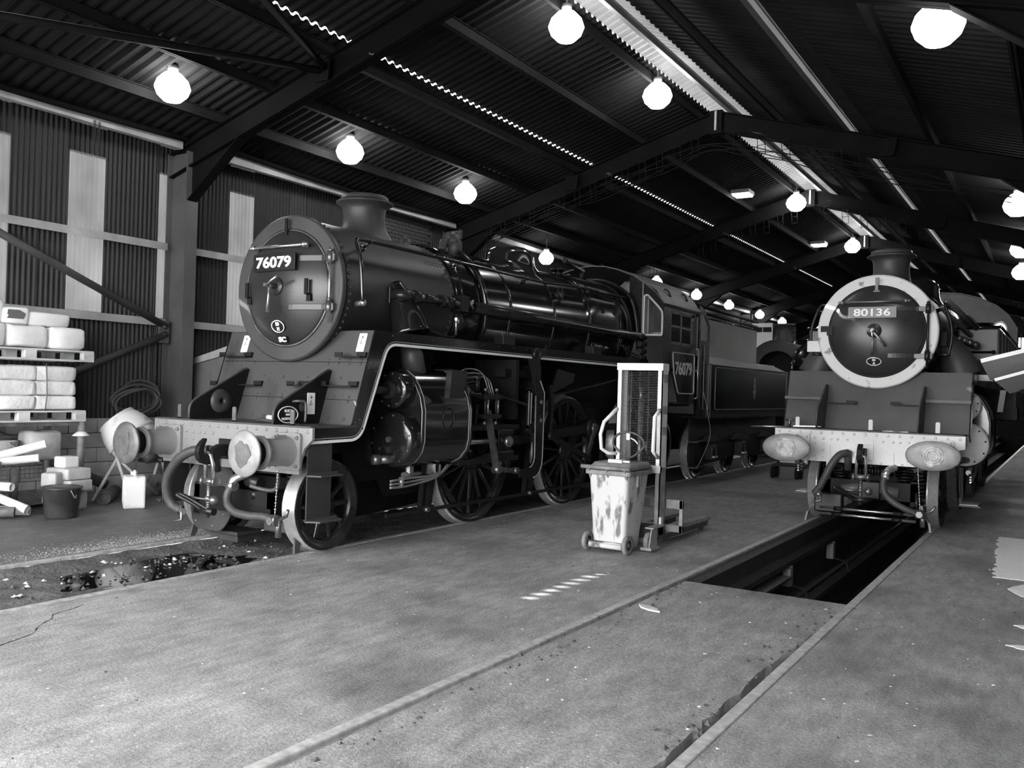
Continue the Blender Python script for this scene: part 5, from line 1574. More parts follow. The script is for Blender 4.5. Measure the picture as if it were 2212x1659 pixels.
    # brake gear
    for y in (2.75, 5.05, 7.35):
        MB().bar((sx * 0.80, y, 0.95), (sx * 0.80, y - 0.1, 0.22), 0.03, 0.06, (sx, 0, 0)).prism([(y - 0.02, 0.30), (y + 0.07, 0.30), (y + 0.12, 0.62), (y + 0.04, 0.66)], (sx * 0.76, 0, 0), (0, 1, 0), (0, 0, 1), (sx * 0.09, 0, 0)).build('brake_block', 'motion_dark', L1)
        MB().cyl((sx * 0.86, y - 0.08, 0.27), (sx * 0.92, y - 0.08, 0.27), 0.03, n=10).build('brake_pin', 'motion_steel', L1)
    MB().span((sx * 0.84, 2.0, 0.24), (sx * 0.87, 7.6, 0.28)).build('brake_pull_rod', 'motion_dark', L1)

# boiler fittings
R1 = lambda y: prof1(y)[1]
def on_boiler(y, a, off=0.0):
    _, r, z0, e = prof1(y) if y > 3.3 else (y, 0.757, 2.69, 2.0)
    c, s = math.cos(a), math.sin(a)
    q = (abs(c) ** e + abs(s) ** e) ** (-1 / e) if s > 0 else 1.0
    return Vector(((r * q + off) * c, y, z0 + (r * q + off) * s))
for sx in (1, -1):
    aa = math.radians(36)
    P = [Vector((0.885, 1.50, 2.53)), Vector((0.90, 1.47, 2.60)), Vector((0.875, 1.46, 2.95)), Vector((0.80, 1.47, 3.14)), Vector((0.755, 1.52, 3.20)), Vector((0.735, 1.62, 3.215))]
    P = spline(P, 5) + [Vector((0.735, y, 3.215)) for y in (2.0, 3.0, 4.0, 5.0, 5.5)]
    P += [Vector((0.77, 6.2, 3.25)), Vector((0.80, 7.0, 3.26)), Vector((0.82, 8.35, 3.26))]
    MB().tube([(sx * p.x, p.y, p.z) for p in P], 0.021, 10).build('boiler_handrail', 'black_gloss', L1)
    MB().cyl((sx * 0.90, 1.50, 2.53), (sx * 0.77, 1.52, 2.52), 0.03, n=10).ball((sx * 0.885, 1.50, 2.53), 0.038, 8).build('rail_foot', 'copper_pipe', L1)
    for y in (1.75, 3.38, 5.0, 6.8):
        a = on_boiler(y, aa, 0.0)
        e = Vector((0.735 if y < 6 else 0.795, y, 3.215 if y < 6 else 3.26))
        MB().cyl((sx * a.x, a.y, a.z), (sx * e.x, e.y, e.z), 0.020, 0.015, n=10).ball((sx * e.x, e.y, e.z), 0.03, 6).cyl((sx * a.x, a.y, a.z), (sx * (a.x + (e.x - a.x) * 0.3), a.y, a.z + (e.z - a.z) * 0.3), 0.032, n=10).build('rail_stanchion', 'black_gloss', L1)
    # ejector, its exhaust pipe and feed pipes
    if sx > 0:
        MB().span((0.755, 2.02, 2.58), (0.80, 2.13, 2.76)).build('pipe_flange', 'black_gloss_dusty', L1, bev=0.006)
        k = MB().tube(spline([(0.80, 2.08, 2.67), (0.90, 2.08, 2.67), (0.945, 2.13, 2.67), (0.95, 2.24, 2.67)]), 0.058, 14)
        k.cyl((0.95, 2.24, 2.67), (0.95, 2.36, 2.67), 0.072, n=16)
        k.build('exhaust_elbow', 'black_gloss_dusty', L1)
        k = MB().cyl((0.95, 2.36, 2.67), (0.95, 2.72, 2.67), 0.050, n=16).cyl((0.95, 2.72, 2.67), (0.95, 2.80, 2.67), 0.075, n=16).cyl((0.95, 2.80, 2.67), (0.95, 3.08, 2.67), 0.066, n=16)
        k.span((0.87, 3.06, 2.58), (1.03, 3.20, 2.77)).cyl((0.95, 3.20, 2.69), (0.95, 3.34, 2.69), 0.05, n=12).cyl((0.95, 3.12, 2.58), (0.95, 3.12, 2.36), 0.05, n=12)
        k.build('vacuum_ejector', 'black_gloss_dusty', L1)
        MB().cyl((0.95, 2.24, 2.61), (0.95, 2.24, 2.50), 0.022, n=8).hexnut((0.95, 2.24, 2.53), (0, 0, 1), 0.03, 0.03).build('drain_union', 'bright_steel', L1)
        MB().cyl((0.95, 3.06, 2.30), (0.95, 3.06, 2.55), 0.018, n=8).hexnut((0.95, 3.06, 2.47), (0, 0, 1), 0.028, 0.03).build('drain_union', 'bright_steel', L1)
        MB().tube(spline([(0.95, 2.24, 2.50), (0.97, 2.36, 2.36), (0.98, 2.6, 2.30), (0.96, 2.95, 2.27), (0.95, 3.05, 2.30)]), 0.009, 6).build('drain_pipe', 'cable_dark', L1)
        MB().tube([(0.93, 3.40, 2.66), (0.95, 5.0, 2.65), (0.97, 7.0, 2.63), (0.98, 8.35, 2.62)], 0.075, 12).build('ejector_pipe', 'black_gloss_dusty', L1)
        MB().tube(spline([(0.93, 3.40, 2.70), (0.99, 3.34, 2.73), (1.0, 3.28, 2.69), (0.98, 3.36, 2.64)]), 0.012, 6).build('ejector_tail_pipe', 'bright_steel', L1)
    # clack valve and feed pipe curling down the barrel
    yc = 3.78
    P = [on_boiler(yc + 0.0 + 0.10 * i / 10, math.radians(58 - 9.5 * i), 0.05) for i in range(11)]
    P.append(Vector((0.93, yc + 0.10, 2.25)))
    MB().tube([(sx * p.x, p.y, p.z) for p in spline(P, 3)], 0.036, 12).build('feed_pipe', 'black_gloss' , L1)
    c0 = on_boiler(3.72, math.radians(62), 0.0)
    k = MB().cyl((sx * c0.x, c0.y, c0.z), (sx * (c0.x + 0.08), c0.y, c0.z + 0.14), 0.075, n=14).cyl((sx * (c0.x + 0.02), c0.y, c0.z + 0.08), (sx * (c0.x + 0.02), c0.y, c0.z + 0.24), 0.07, n=12).cyl((sx * (c0.x + 0.02), c0.y, c0.z + 0.24), (sx * (c0.x + 0.02), c0.y, c0.z + 0.28), 0.045, n=6, smooth=False)
    k.tube(spline([(sx * (c0.x - 0.02), c0.y - 0.02, c0.z + 0.14), (sx * (c0.x - 0.04), c0.y - 0.12, c0.z + 0.13), (sx * (c0.x - 0.03), c0.y - 0.17, c0.z + 0.02)]), 0.055, 12)
    k.build('clack_valve', 'smokebox_black', L1)
    # washout plugs and small valves on the firebox
    for y in (7.15, 7.55):
        a = on_boiler(y, math.radians(18), -0.01)
        MB().cyl((sx * a.x, a.y, a.z), (sx * (a.x + 0.025), a.y, a.z), 0.035, n=12).build('washout_plug', 'frame_black', L1)
    a = on_boiler(5.75, math.radians(26), 0.0)
    MB().tube([(sx * (a.x + 0.10), 5.75 + 0.075 * math.cos(t), a.z + 0.02 + 0.105 * math.sin(t)) for t in [2 * math.pi * i / 20 for i in range(20)]], 0.013, 6, closed=True).cyl((sx * a.x, 5.75, a.z), (sx * (a.x + 0.11), 5.75, a.z + 0.02), 0.045, n=12).build('manifold_valve', 'motion_dark', L1)
# top fittings
MB().cyl((0.0, 7.15, 3.52), (0, 7.15, 3.63), 0.10, n=18).cyl((0, 7.15, 3.63), (0, 7.15, 3.66), 0.12, n=18).build('safety_valve', 'black_gloss_dusty', L1)
MB().cyl((0.0, 7.42, 3.52), (0, 7.42, 3.60), 0.10, n=18).build('safety_valve', 'black_gloss_dusty', L1)
MB().cyl((0.25, 7.5, 3.5), (0.25, 7.5, 3.66), 0.03, n=10).tube([(0.25, 7.55, 3.66), (0.25, 7.2, 3.70), (0.25, 6.95, 3.75)], 0.04, 10).ball((0.25, 6.95, 3.75), 0.055, 8).build('whistle', 'motion_dark', L1)
MB().tube(spline([(0.3, 7.6, 3.52), (0.55, 7.9, 3.5), (0.8, 8.2, 3.3), (0.92, 8.25, 2.9), (0.95, 8.3, 2.4)]), 0.035, 10).build('injector_steam_pipe', 'motion_dark', L1)
MB().tube(spline([(0.4, 7.4, 3.5), (0.72, 7.75, 3.35), (0.90, 7.95, 3.0), (0.93, 8.1, 2.5)]), 0.022, 8).build('steam_pipe', 'motion_dark', L1)
for j in range(5):
    MB().tube(spline([(1.0, 7.4 + 0.1 * j, 2.45), (1.02, 7.75, 2.36 - 0.05 * j), (1.02, 8.15, 2.30 - 0.04 * j), (0.98, 8.4, 2.35)]), 0.010, 6).build('control_pipe', 'motion_dark', L1)
for j, z in enumerate((2.62, 2.50, 2.38, 2.27)):
    MB().cyl((1.02, 8.18, z), (1.02, 8.40, z), 0.045, n=12).ball((1.02, 8.29, z), 0.06, 8).build('valve_body', 'motion_dark', L1)
for sx in (1, -1):
    MB().tube(spline([(sx * 0.95, 7.9, 2.0), (sx * 1.05, 8.2, 1.6), (sx * 1.05, 8.6, 1.2), (sx * 1.02, 9.0, 0.75), (sx * 1.0, 9.3, 0.5)]), 0.05, 10).build('injector_pipe', 'motion_dark', L1)
    MB().cyl((sx * 1.02, 8.9, 0.42), (sx * 1.02, 8.9, 0.95), 0.08, n=14).cyl((sx * 1.02, 8.7, 0.80), (sx * 1.02, 9.15, 0.80), 0.055, n=12).build('injector', 'motion_dark', L1)

# cab
CX = 1.30
for sx in (1, -1):
    x0, x1 = sx * CX, sx * (CX - 0.02)
    side = MB()
    dv = (-sx * 0.02, 0, 0)
    side.prism([(8.53, 2.10), (8.53, 2.53), (10.05, 2.53), (10.05, 1.53), (9.30, 1.53), (8.98, 2.02)], (x0, 0, 0), (0, 1, 0), (0, 0, 1), dv)
    side.prism([(8.53, 2.53), (8.53, 3.20), (8.85, 3.20), (8.85, 2.53)], (x0, 0, 0), (0, 1, 0), (0, 0, 1), dv)
    side.prism([(9.98, 2.53), (9.98, 3.20), (10.05, 3.20), (10.05, 2.53)], (x0, 0, 0), (0, 1, 0), (0, 0, 1), dv)
    side.prism([(8.85, 3.13), (8.85, 3.20), (9.98, 3.20), (9.98, 3.13)], (x0, 0, 0), (0, 1, 0), (0, 0, 1), dv)
    cs = side.build('cab_side', 'cab_paint', L1)
    for a, b, dx in ((8.86, 9.40, 0.0), (9.38, 9.95, 0.02)):
        fr = MB()
        for P in (((a, 2.54), (a + 0.05, 3.12)), ((b - 0.05, 2.54), (b, 3.12)), ((a, 2.54), (b, 2.59)), ((a, 3.07), (b, 3.12))):
            fr.span((sx * (CX - 0.03 - dx), P[0][0], P[0][1]), (sx * (CX - 0.015 - dx), P[1][0], P[1][1]))
        w = fr.build('window_sash', 'rust_pipe', cs)
        MB().span((sx * (CX - 0.026 - dx), a + 0.05, 2.59), (sx * (CX - 0.022 - dx), b - 0.05, 3.07)).build('pane', 'cab_glass', w)
    MB().tube([(x0 + sx * 0.01, y, z) for y, z in rounded([(8.94, 2.40), (9.99, 2.40), (9.99, 1.69), (9.24, 1.69), (9.02, 2.03)], 0.06)], 0.010, 5, closed=True).build('panel_lining', 'window_frame_pale', cs)
    text('76079', (x0 + sx * 0.004, 9.50, 2.13), (0, sx, 0), (0, 0, 1), 0.80, 0.24, parent=cs, name='cab_number', bold=0.03, depth=0.002, m='window_frame_pale')
    MB().prism([(0, 0.012), (0.012, 0), (0, -0.012), (-0.012, 0)], (x0, 9.50, 2.31), (0, 1, 0), (0, 0, 1), (sx * 0.003, 0, 0)).build('route_mark', 'window_frame_pale', cs)
    # angled cab front with its window
    A, B = Vector((sx * 0.98, 8.36, 0)), Vector((sx * CX, 8.53, 0))
    D = (B - A)
    def fp(s, z):
        return A + D * s + Vector((0, 0, z))
    nrm = Vector((D.y, -D.x, 0)).normalized() * (1 if sx > 0 else -1)
    if nrm.y > 0:
        nrm = -nrm
    win = [(0.07, 2.66), (0.93, 2.66), (0.93, 3.06), (0.72, 3.15), (0.22, 3.34), (0.07, 3.32)]
    fr = MB()
    outer = [(0.0, 2.10), (1.0, 2.10), (1.0, 3.20), (0.62, 3.42), (0.0, 3.56), (0.0, 3.0)]
    # plate built as a ring around the window opening
    o6 = [fp(s, z) for s, z in outer]
    w6 = [fp(s, z) for s, z in win]
    idx = [(0, 0), (1, 1), (2, 2), (3, 3), (4, 4), (5, 5)]
    vs = o6 + w6 + [p - nrm * 0.02 for p in o6] + [p - nrm * 0.02 for p in w6]
    fs = []
    for i in range(6):
        j = (i + 1) % 6
        fs += [(i, j, 6 + j, 6 + i), (12 + i, 12 + j, 18 + j, 18 + i), (6 + i, 6 + j, 18 + j, 18 + i), (i, j, 12 + j, 12 + i)]
    fr.add(vs, fs)
    cf = fr.build('cab_front', 'cab_paint', L1)
    MB().tube([fp(s, z) + nrm * 0.008 for s, z in rounded(win, [0.05, 0.05, 0.08, 0.02, 0.05, 0.05])], 0.017, 8, closed=True).build('spectacle_frame', 'window_frame_pale', cf)
    MB().add([fp(s, z) - nrm * 0.012 for s, z in win] + [fp(s, z) - nrm * 0.016 for s, z in win], [(0, 1, 2, 3, 4, 5), (11, 10, 9, 8, 7, 6)] + [(i, (i + 1) % 6, 6 + (i + 1) % 6, 6 + i) for i in range(6)]).build('pane', 'cab_glass', cf)
    MB().add([A + Vector((sx * -0.24, -0.02, 2.10)), A + Vector((0, 0, 2.10)), A + Vector((0, 0, 3.56)), A + Vector((sx * -0.24, -0.02, 3.66))], [(0, 1, 2, 3)]).build('cab_front_inner', 'cab_paint', L1)
    MB().tube([fp(0, 2.1) + nrm * 0.006, fp(0, 3.56) + nrm * 0.006], 0.010, 6).build('corner_bead', 'lining_grey', cf)
    # interior panels seen through the glass
    MB().span((sx * 0.80, 8.62, 2.2), (sx * 0.83, 9.2, 3.3)).build('interior_panel', 'cream_paint', L1)
    for j in range(4):
        MB().span((sx * (0.86 + 0.034 * j), 8.60 + 0.006 * (j % 2), 2.62), (sx * (0.89 + 0.034 * j), 8.615 + 0.006 * (j % 2), 3.4)).build('blind_slat', 'cream_paint', L1)
    for z in (2.40, 2.55, 2.68):
        MB().span((sx * 0.84, 9.0, z), (sx * 1.2, 9.05, z + 0.07)).build('seat_slat', 'pallet_wood', L1)
    MB().tube([(x0 + sx * 0.05, 10.08, 1.62), (x0 + sx * 0.05, 10.08, 2.5)], 0.014, 8).tube([(x0 + sx * 0.05, 10.08, 1.62), (x0, 10.06, 1.60)], 0.014, 8).tube([(x0 + sx * 0.05, 10.08, 2.5), (x0, 10.06, 2.52)], 0.014, 8).build('cab_handrail', 'bright_steel', L1)
    MB().span((sx * 1.0, 9.3, 1.50), (sx * CX, 10.05, 1.53)).span((sx * 1.0, 8.55, 2.08), (sx * CX, 9.0, 2.11)).build('cab_footplate', 'frame_black', L1)
MB().span((-0.8, 8.60, 1.5), (0.8, 8.66, 3.4)).build('backhead', 'frame_black', L1)
MB().span((-1.2, 8.5, 1.46), (1.2, 10.1, 1.52)).build('cab_floor', 'frame_black', L1)
rp = [(1.32, 3.18), (1.30, 3.22), (1.16, 3.41), (1.0, 3.56), (0.8, 3.68), (0.5, 3.80), (0.25, 3.86), (0, 3.88)]
rp = rp + [(-x, z) for x, z in rp[::-1][1:]]
rf = MB()
nn = len(rp)
ystart = [8.53 if abs(x) > 1.25 else 8.53 - 0.19 * min(1, (1.30 - abs(x)) / 0.30) for x, z in rp]
vs = [(x, ystart[i], z) for i, (x, z) in enumerate(rp)] + [(x, 10.28, z) for x, z in rp] + [(x, ystart[i], z - 0.02) for i, (x, z) in enumerate(rp)] + [(x, 10.28, z - 0.02) for x, z in rp]
fs = []
for i in range(nn - 1):
    fs += [(i, i + 1, nn + i + 1, nn + i), (2 * nn + i, 3 * nn + i, 3 * nn + i + 1, 2 * nn + i + 1), (i, 2 * nn + i, 2 * nn + i + 1, i + 1), (nn + i, nn + i + 1, 3 * nn + i + 1, 3 * nn + i)]
rf.add(vs, fs, False)
rf.build('cab_roof', 'cab_roof', L1)
for y in (9.05, 9.85):
    MB().tube(spline([(1.20, y, 3.37), (1.14, y + 0.03, 3.47), (1.08, y, 3.51)]), 0.014, 6).build('roof_hook', 'frame_black', L1)
MB().tube([(1.31, 8.5, 3.19), (1.31, 10.28, 3.19)], 0.014, 6).build('rain_strip', 'frame_black', L1)

# ================================================================ tender of 76079
T1 = thing('tender', 'black lined tender with lion crest coupled behind locomotive 76079', 'tender', (XL, 5.417, 0))
TX = 1.30
for sx in (1, -1):
    P = [(10.95, 1.25), (16.42, 1.25), (16.42, 2.27), (10.95, 2.27)]
    MB().prism(P, (sx * TX, 0, 0), (0, 1, 0), (0, 0, 1), (-sx * 0.03, 0, 0)).build('tank_side', 'black_gloss', T1)
    MB().strip([(sx * TX, 10.95, 2.27), (sx * TX, 16.42, 2.27)], [(sx * 0.96, 10.95, 2.46), (sx * 0.96, 16.42, 2.42)], (0, 0, -0.02)).build('tank_shoulder', 'tank_grey', T1)
    MB().span((sx * 0.94, 11.0, 2.42), (sx * 0.96, 14.92, 3.20)).build('bunker_side', 'tank_grey', T1)
    MB().tube([(sx * (TX + 0.004), y, z) for y, z in rounded([(11.18, 1.40), (16.28, 1.40), (16.28, 2.22), (11.18, 2.22)], 0.08)], 0.006, 5, closed=True).build('panel_lining', 'lining_grey', T1)
    MB().tube([(sx * (TX + 0.0), 10.95, 2.275), (sx * TX, 16.42, 2.275)], 0.016, 6).build('tank_beading', 'lining_grey', T1)
    # draught screen with window, next to the cab
    scp = [(10.34, 1.25), (10.93, 1.25), (10.93, 2.98), (10.64, 3.28), (10.34, 3.34)]
    q = [(10.42, 2.70), (10.84, 2.70), (10.84, 2.98), (10.60, 3.18), (10.42, 3.18)]
    A = [Vector((sx * 1.26, y, z)) for y, z in scp]
    B = [Vector((sx * 1.26, y, z)) for y, z in q]
    k = MB()
    vs = A + B + [p - Vector((sx * 0.025, 0, 0)) for p in A + B]
    fs = []
    for i in range(5):
        j = (i + 1) % 5
        fs += [(i, j, 5 + j, 5 + i), (10 + i, 10 + j, 15 + j, 15 + i), (i, j, 10 + j, 10 + i), (5 + i, 5 + j, 15 + j, 15 + i)]
    k.add(vs, fs)
    scn = k.build('draught_screen', 'cab_paint', T1)
    MB().prism(q, (sx * 1.25, 0, 0), (0, 1, 0), (0, 0, 1), (-sx * 0.004, 0, 0)).build('pane', 'tank_grey', scn)
    MB().tube(rounded([(sx * 1.29, 10.55, 1.40), (sx * 1.29, 10.55, 2.62), (sx * 1.29, 10.84, 2.62), (sx * 1.29, 10.84, 1.40)], 0), 0.009, 6).build('screen_handrail', 'lining_grey', scn)
    # outside frame, axleboxes, springs and steps
    fp_ = [(10.9, 1.22), (16.35, 1.22), (16.35, 0.6), (15.9, 0.30), (14.6, 0.34), (14.0, 0.40), (12.8, 0.40), (12.3, 0.34), (11.0, 0.30), (10.9, 0.6)]
    MB().prism(fp_, (sx * 1.02, 0, 0), (0, 1, 0), (0, 0, 1), (sx * 0.025, 0, 0)).build('tender_frame', 'frame_black', T1)
    for y in (11.55, 13.4, 15.3):
        MB().span((sx * 1.03, y - 0.13, 0.40), (sx * 1.20, y + 0.13, 0.70)).cyl((sx * 1.20, y, 0.53), (sx * 1.23, y, 0.53), 0.08, n=14).build('axlebox', 'motion_dark', T1, bev=0.02)
        MB().span((sx * 1.08, y - 0.12, 0.44), (sx * 1.235, y + 0.12, 0.48)).build('axlebox_lid', 'beam_paint_pale' if y < 14 else 'motion_dark', T1, bev=0.01)
        k = MB()
        for j in range(5):
            k.span((sx * 1.06, y - 0.5 + 0.08 * j, 0.76 + 0.022 * j), (sx * 1.15, y + 0.5 - 0.08 * j, 0.778 + 0.022 * j))
        k.build('leaf_spring', 'motion_dark', T1)
    for y in (10.35,):
        MB().span((sx * 1.10, y + 0.0, 0.30), (sx * 1.12, y + 0.34, 1.25)).build('step_hanger', 'frame_black', T1)
        for z in (0.30, 0.78):
            MB().span((sx * 1.10, y - 0.03, z), (sx * 1.32, y + 0.38, z + 0.02)).span((sx * 1.30, y - 0.03, z), (sx * 1.32, y + 0.38, z + 0.05)).build('step_tread', 'apron_grey', T1)
    for y in (11.55, 13.4, 15.3):
        wheel(T1, sx, y, 0.53, 10, 'tender_wheel')
    if sx > 0:
        # crest: a lion standing over a spoked wheel, with a band
        cy, cz = 13.72, 1.80
        cr = MB().tube([(TX + 0.004, cy + 0.075 * math.cos(t), cz - 0.02 + 0.085 * math.sin(t)) for t in [2 * math.pi * i / 24 for i in range(24)]], 0.010, 5, closed=True)
        for i in range(4):
            a = math.pi * i / 4
            cr.bar((TX + 0.004, cy - 0.075 * math.cos(a), cz - 0.02 - 0.085 * math.sin(a)), (TX + 0.004, cy + 0.075 * math.cos(a), cz - 0.02 + 0.085 * math.sin(a)), 0.008, 0.004)
        cr.span((TX + 0.001, cy - 0.11, cz - 0.05), (TX + 0.006, cy + 0.11, cz + 0.0))
        cr.prism([(cy - 0.06, cz + 0.07), (cy - 0.05, cz + 0.13), (cy - 0.03, cz + 0.19), (cy - 0.045, cz + 0.24), (cy - 0.02, cz + 0.28), (cy + 0.03, cz + 0.27), (cy + 0.045, cz + 0.22), (cy + 0.03, cz + 0.17), (cy + 0.06, cz + 0.12), (cy + 0.06, cz + 0.07)], (TX + 0.001, 0, 0), (0, 1, 0), (0, 0, 1), (0.004, 0, 0))
        cr.prism([(cy - 0.05, cz - 0.10), (cy + 0.05, cz - 0.10), (cy + 0.03, cz - 0.17), (cy, cz - 0.19), (cy - 0.03, cz - 0.17)], (TX + 0.001, 0, 0), (0, 1, 0), (0, 0, 1), (0.004, 0, 0))
        cr.build('lion_crest', 'plate_grey', T1, label='small lion over wheel crest')
MB().span((-0.95, 10.98, 1.3), (0.95, 11.02, 3.1)).build('bunker_end', 'tank_grey', T1)
MB().span((-0.95, 14.88, 2.4), (0.95, 14.92, 3.2)).build('bunker_end', 'tank_grey', T1)
MB().span((-0.96, 10.95, 2.40), (0.96, 16.42, 2.44)).span((-1.28, 10.95, 1.22), (1.28, 16.42, 1.27)).span((-1.28, 16.39, 1.25), (1.28, 16.42, 2.27)).build('tank_top', 'black_gloss_dusty', T1)
for z in (3.30, 3.42):
    MB().tube([(0.95, 10.9, z), (0.95, 14.95, z - 0.02)], 0.035, 8).build('fire_iron_rail', 'frame_black', T1)
MB().tube([(0.96, 10.9, 3.21), (0.96, 14.92, 3.21)], 0.02, 6).build('bunker_beading', 'black_gloss', T1)
tag(MB().tube(spline([(XL + 1.31, 15.92, 1.75), (XL + 1.37, 16.02, 1.35), (XL + 1.40, 16.1, 0.9), (XL + 1.30, 15.92, 0.45), (XL + 1.24, 15.8, 0.30)]), 0.006, 5).build('hanging_wire', 'lining_grey'), 'thin wire hanging from the cab of locomotive 76079 to the steps', 'wire')
# ================================================================ locomotive 80136
L2 = thing('steam_locomotive', 'black tank locomotive numbered 80136 with oval buffers, over the pit', 'locomotive', (XR, 11.56, 0))
C2 = dict(oval=True, beam='beam_paint_pale', apron='apron_dark', foot_y=1.0, irons=(-0.88, 0.05, 0.84), pony_y=1.45,
          beam_bars=[(-0.45, 0.62, 1.06), (0.08, 0.98, 1.16), (0.33, 0.80, 1.0)],
          vac=[(-0.20, 0.46, 0.98), (-0.28, 0.40, 0.95), (-0.37, 0.36, 0.82), (-0.44, 0.35, 0.66), (-0.52, 0.36, 0.50), (-0.57, 0.37, 0.43)],
          steam=[(0.27, 0.48, 0.72), (0.25, 0.45, 0.62), (0.28, 0.42, 0.50), (0.38, 0.40, 0.40), (0.52, 0.40, 0.33), (0.66, 0.42, 0.28)],
          ring_y=1.13, zc=2.60, R=0.770, Rd=0.605, ring_m='ring_pale', door_m='smokebox_door', sb_m='smokebox_black', brk='buffer_grease', door_rim=True,
          hinge=(0.29, -0.33), strap_x=0.30, handles=[(0.0, 0.36, 0.10), (math.radians(38), 0.30, 0.14)],
          side_brk=[], rail_z=0.39, rail_x=(-0.44, 0.40), rail_tilt=0.004,
          plate=(-0.03, 2.845, 0.61, 0.15, 0.0), plate_m='plate_grey', num='80136', num_w=0.76, bold=0.02,
          shed=(0.0, 2.19, 0.19, 0.115), shed_t=['33', 'A'], sc=False, sb_end=3.05, chim_y=2.18, chim_top=3.84,
          boiler=[(3.04, 0.755, 2.60, 2.0), (3.06, 0.77, 2.60, 2.0), (4.0, 0.785, 2.60, 2.0), (5.9, 0.83, 2.60, 2.0), (6.0, 0.835, 2.60, 2.2), (6.2, 0.85, 2.60, 2.7), (8.0, 0.86, 2.60, 2.8)],
          bands=(3.15, 4.2, 5.2, 6.1), dome=(4.5, 0.40, 3.74),
          gusset=[(0.57, 1.27), (0.57, 1.52), (1.08, 1.86), (1.17, 1.86), (1.03, 1.27)], gus_m='apron_dark',
          cyl_y=(1.96, 2.95), disc_m='pale_disc')
front_end(L2, C2)
smokebox_front(L2, C2)
prof2 = boiler(L2, C2)
cylinders(L2, C2)
V2 = 1.17
ya2, za2, yt2, zt2 = 1.0, 1.27, 1.25, 2.06
def ap2(x, z, off=0.0):
    t = (z - za2) / (zt2 - za2)
    return Vector((x, ya2 + (yt2 - ya2) * t - off, z))
MB().strip([(-0.60, ya2, za2), (-0.60, yt2, zt2)], [(0.60, ya2, za2), (0.60, yt2, zt2)], (0, 0.012, 0)).build('front_apron', 'apron_dark', L2)
for sx in (-1, 1):
    MB().strip([(sx * 0.60, ya2, za2), (sx * 0.60, yt2, zt2)], [(sx * V2, ya2, za2), (sx * V2, yt2, zt2)], (0, 0.012, 0)).build('side_apron', 'apron_dark', L2)
    gusset(L2, sx * 0.62, C2)
    p = ap2(0, 1.70)
    MB().span((sx * 0.64, p.y - 0.10, 1.69), (sx * V2, p.y + 0.01, 1.70)).span((sx * 0.64, p.y - 0.10, 1.66), (sx * V2, p.y - 0.09, 1.70)).build('step_ledge', 'apron_dark', L2)
    p = ap2(0, 1.62)
    MB().span((sx * 0.22, p.y - 0.10, 1.615), (sx * 0.58, p.y + 0.02, 1.627)).span((sx * 0.22, p.y - 0.10, 1.627), (sx * 0.34, p.y - 0.09, 1.66)).build('step_tread', 'frame_black', L2)
    # running board, valance and front steps
    MB().span((sx * 0.55, yt2, zt2 - 0.02), (sx * V2, 3.0, zt2)).span((sx * V2, yt2, zt2 - 0.15), (sx * (V2 - 0.02), 9.5, zt2)).build('running_board', 'black_gloss_dusty', L2)
    MB().strip([(sx * V2, ya2, za2), (sx * V2, yt2, zt2)], [(sx * V2, ya2 + 0.16, za2 - 0.1), (sx * V2, yt2 + 0.16, zt2 - 0.12)], (-sx * 0.015, 0, 0)).build('apron_edge', 'black_gloss', L2)
    s = MB().span((sx * 0.98, 1.95, 0.28), (sx * 1.0, 2.0, 1.0)).span((sx * 0.98, 2.2, 0.28), (sx * 1.0, 2.25, 1.0)).span((sx * 0.98, 1.9, 0.26), (sx * 1.24, 2.28, 0.28)).bar((sx * 0.99, 1.6, 0.95), (sx * 0.99, 2.0, 0.32), 0.02, 0.03)
    s.build('front_step', 'apron_dark', L2)
    MB().prism([(1.88, 0), (2.30, 0), (2.26, 0.22), (1.92, 0.22)], (sx * 0.99, 0, 0.283), (0, 1, 0), (sx, 0, 0), (0, 0, 0.012)).build('step_tread', 'beam_paint_pale', L2)
    P = [(sx * 0.64, 2.0, 2.66), (sx * 0.76, 2.02, 2.46), (sx * 0.90, 2.04, 2.24), (sx * 0.99, 2.05, 2.03)]
    MB().tube(spline(P, 5), [0.14 + 0.008 * i for i in range(16)], 24).build('steam_pipe_casing', 'smokebox_black', L2)
    f = [(0.585, 1.25), (1.2, 1.25), (1.6, 1.7), (3.3, 1.7), (3.5, 1.42), (11.0, 1.42), (11.0, 0.75), (3.0, 0.75), (2.2, 0.95), (1.0, 0.95), (0.585, 0.9)]
    MB().prism(f, (sx * 0.53, 0, 0), (0, 1, 0), (0, 0, 1), (sx * 0.03, 0, 0)).build('main_frame', 'frame_black', L2)
    for y in (3.95, 6.3, 8.6):
        wheel(L2, sx, y, 0.86, 15, 'driving_wheel')
    MB().bar((sx * 1.0, 3.3, 1.1), (sx * 1.0, 8.8, 1.15), 0.06, 0.12).build('coupling_rod', 'motion_dark', L2)
    # side tanks
    tk = MB().span((sx * 0.80, 3.05, 2.08), (sx * 1.35, 8.2, 2.78))
    tk.build('side_tank', 'tank_grey', L2, bev=0.03)
    MB().tube([(sx * 1.36, 3.05, 2.80), (sx * 1.36, 8.2, 2.80)], 0.022, 6).build('tank_beading', 'black_gloss', L2)
    MB().tube([(sx * 0.80, 3.03, 2.785), (sx * 1.37, 3.03, 2.785)], 0.024, 6).build('tank_front_beading', 'black_gloss', L2)
    MB().tube([(sx * 0.86, 3.0, 2.42), (sx * 1.28, 3.0, 2.42)], 0.016, 8).ball((sx * 1.28, 3.0, 2.42), 0.03, 6).build('tank_handrail', 'frame_black', L2)
    for y in (3.6, 4.4, 5.2, 6.0, 6.8):
        MB().span((sx * 1.35, y - 0.02, 2.12), (sx * 1.362, y + 0.02, 2.76)).build('tank_lining', 'plate_grey', L2)
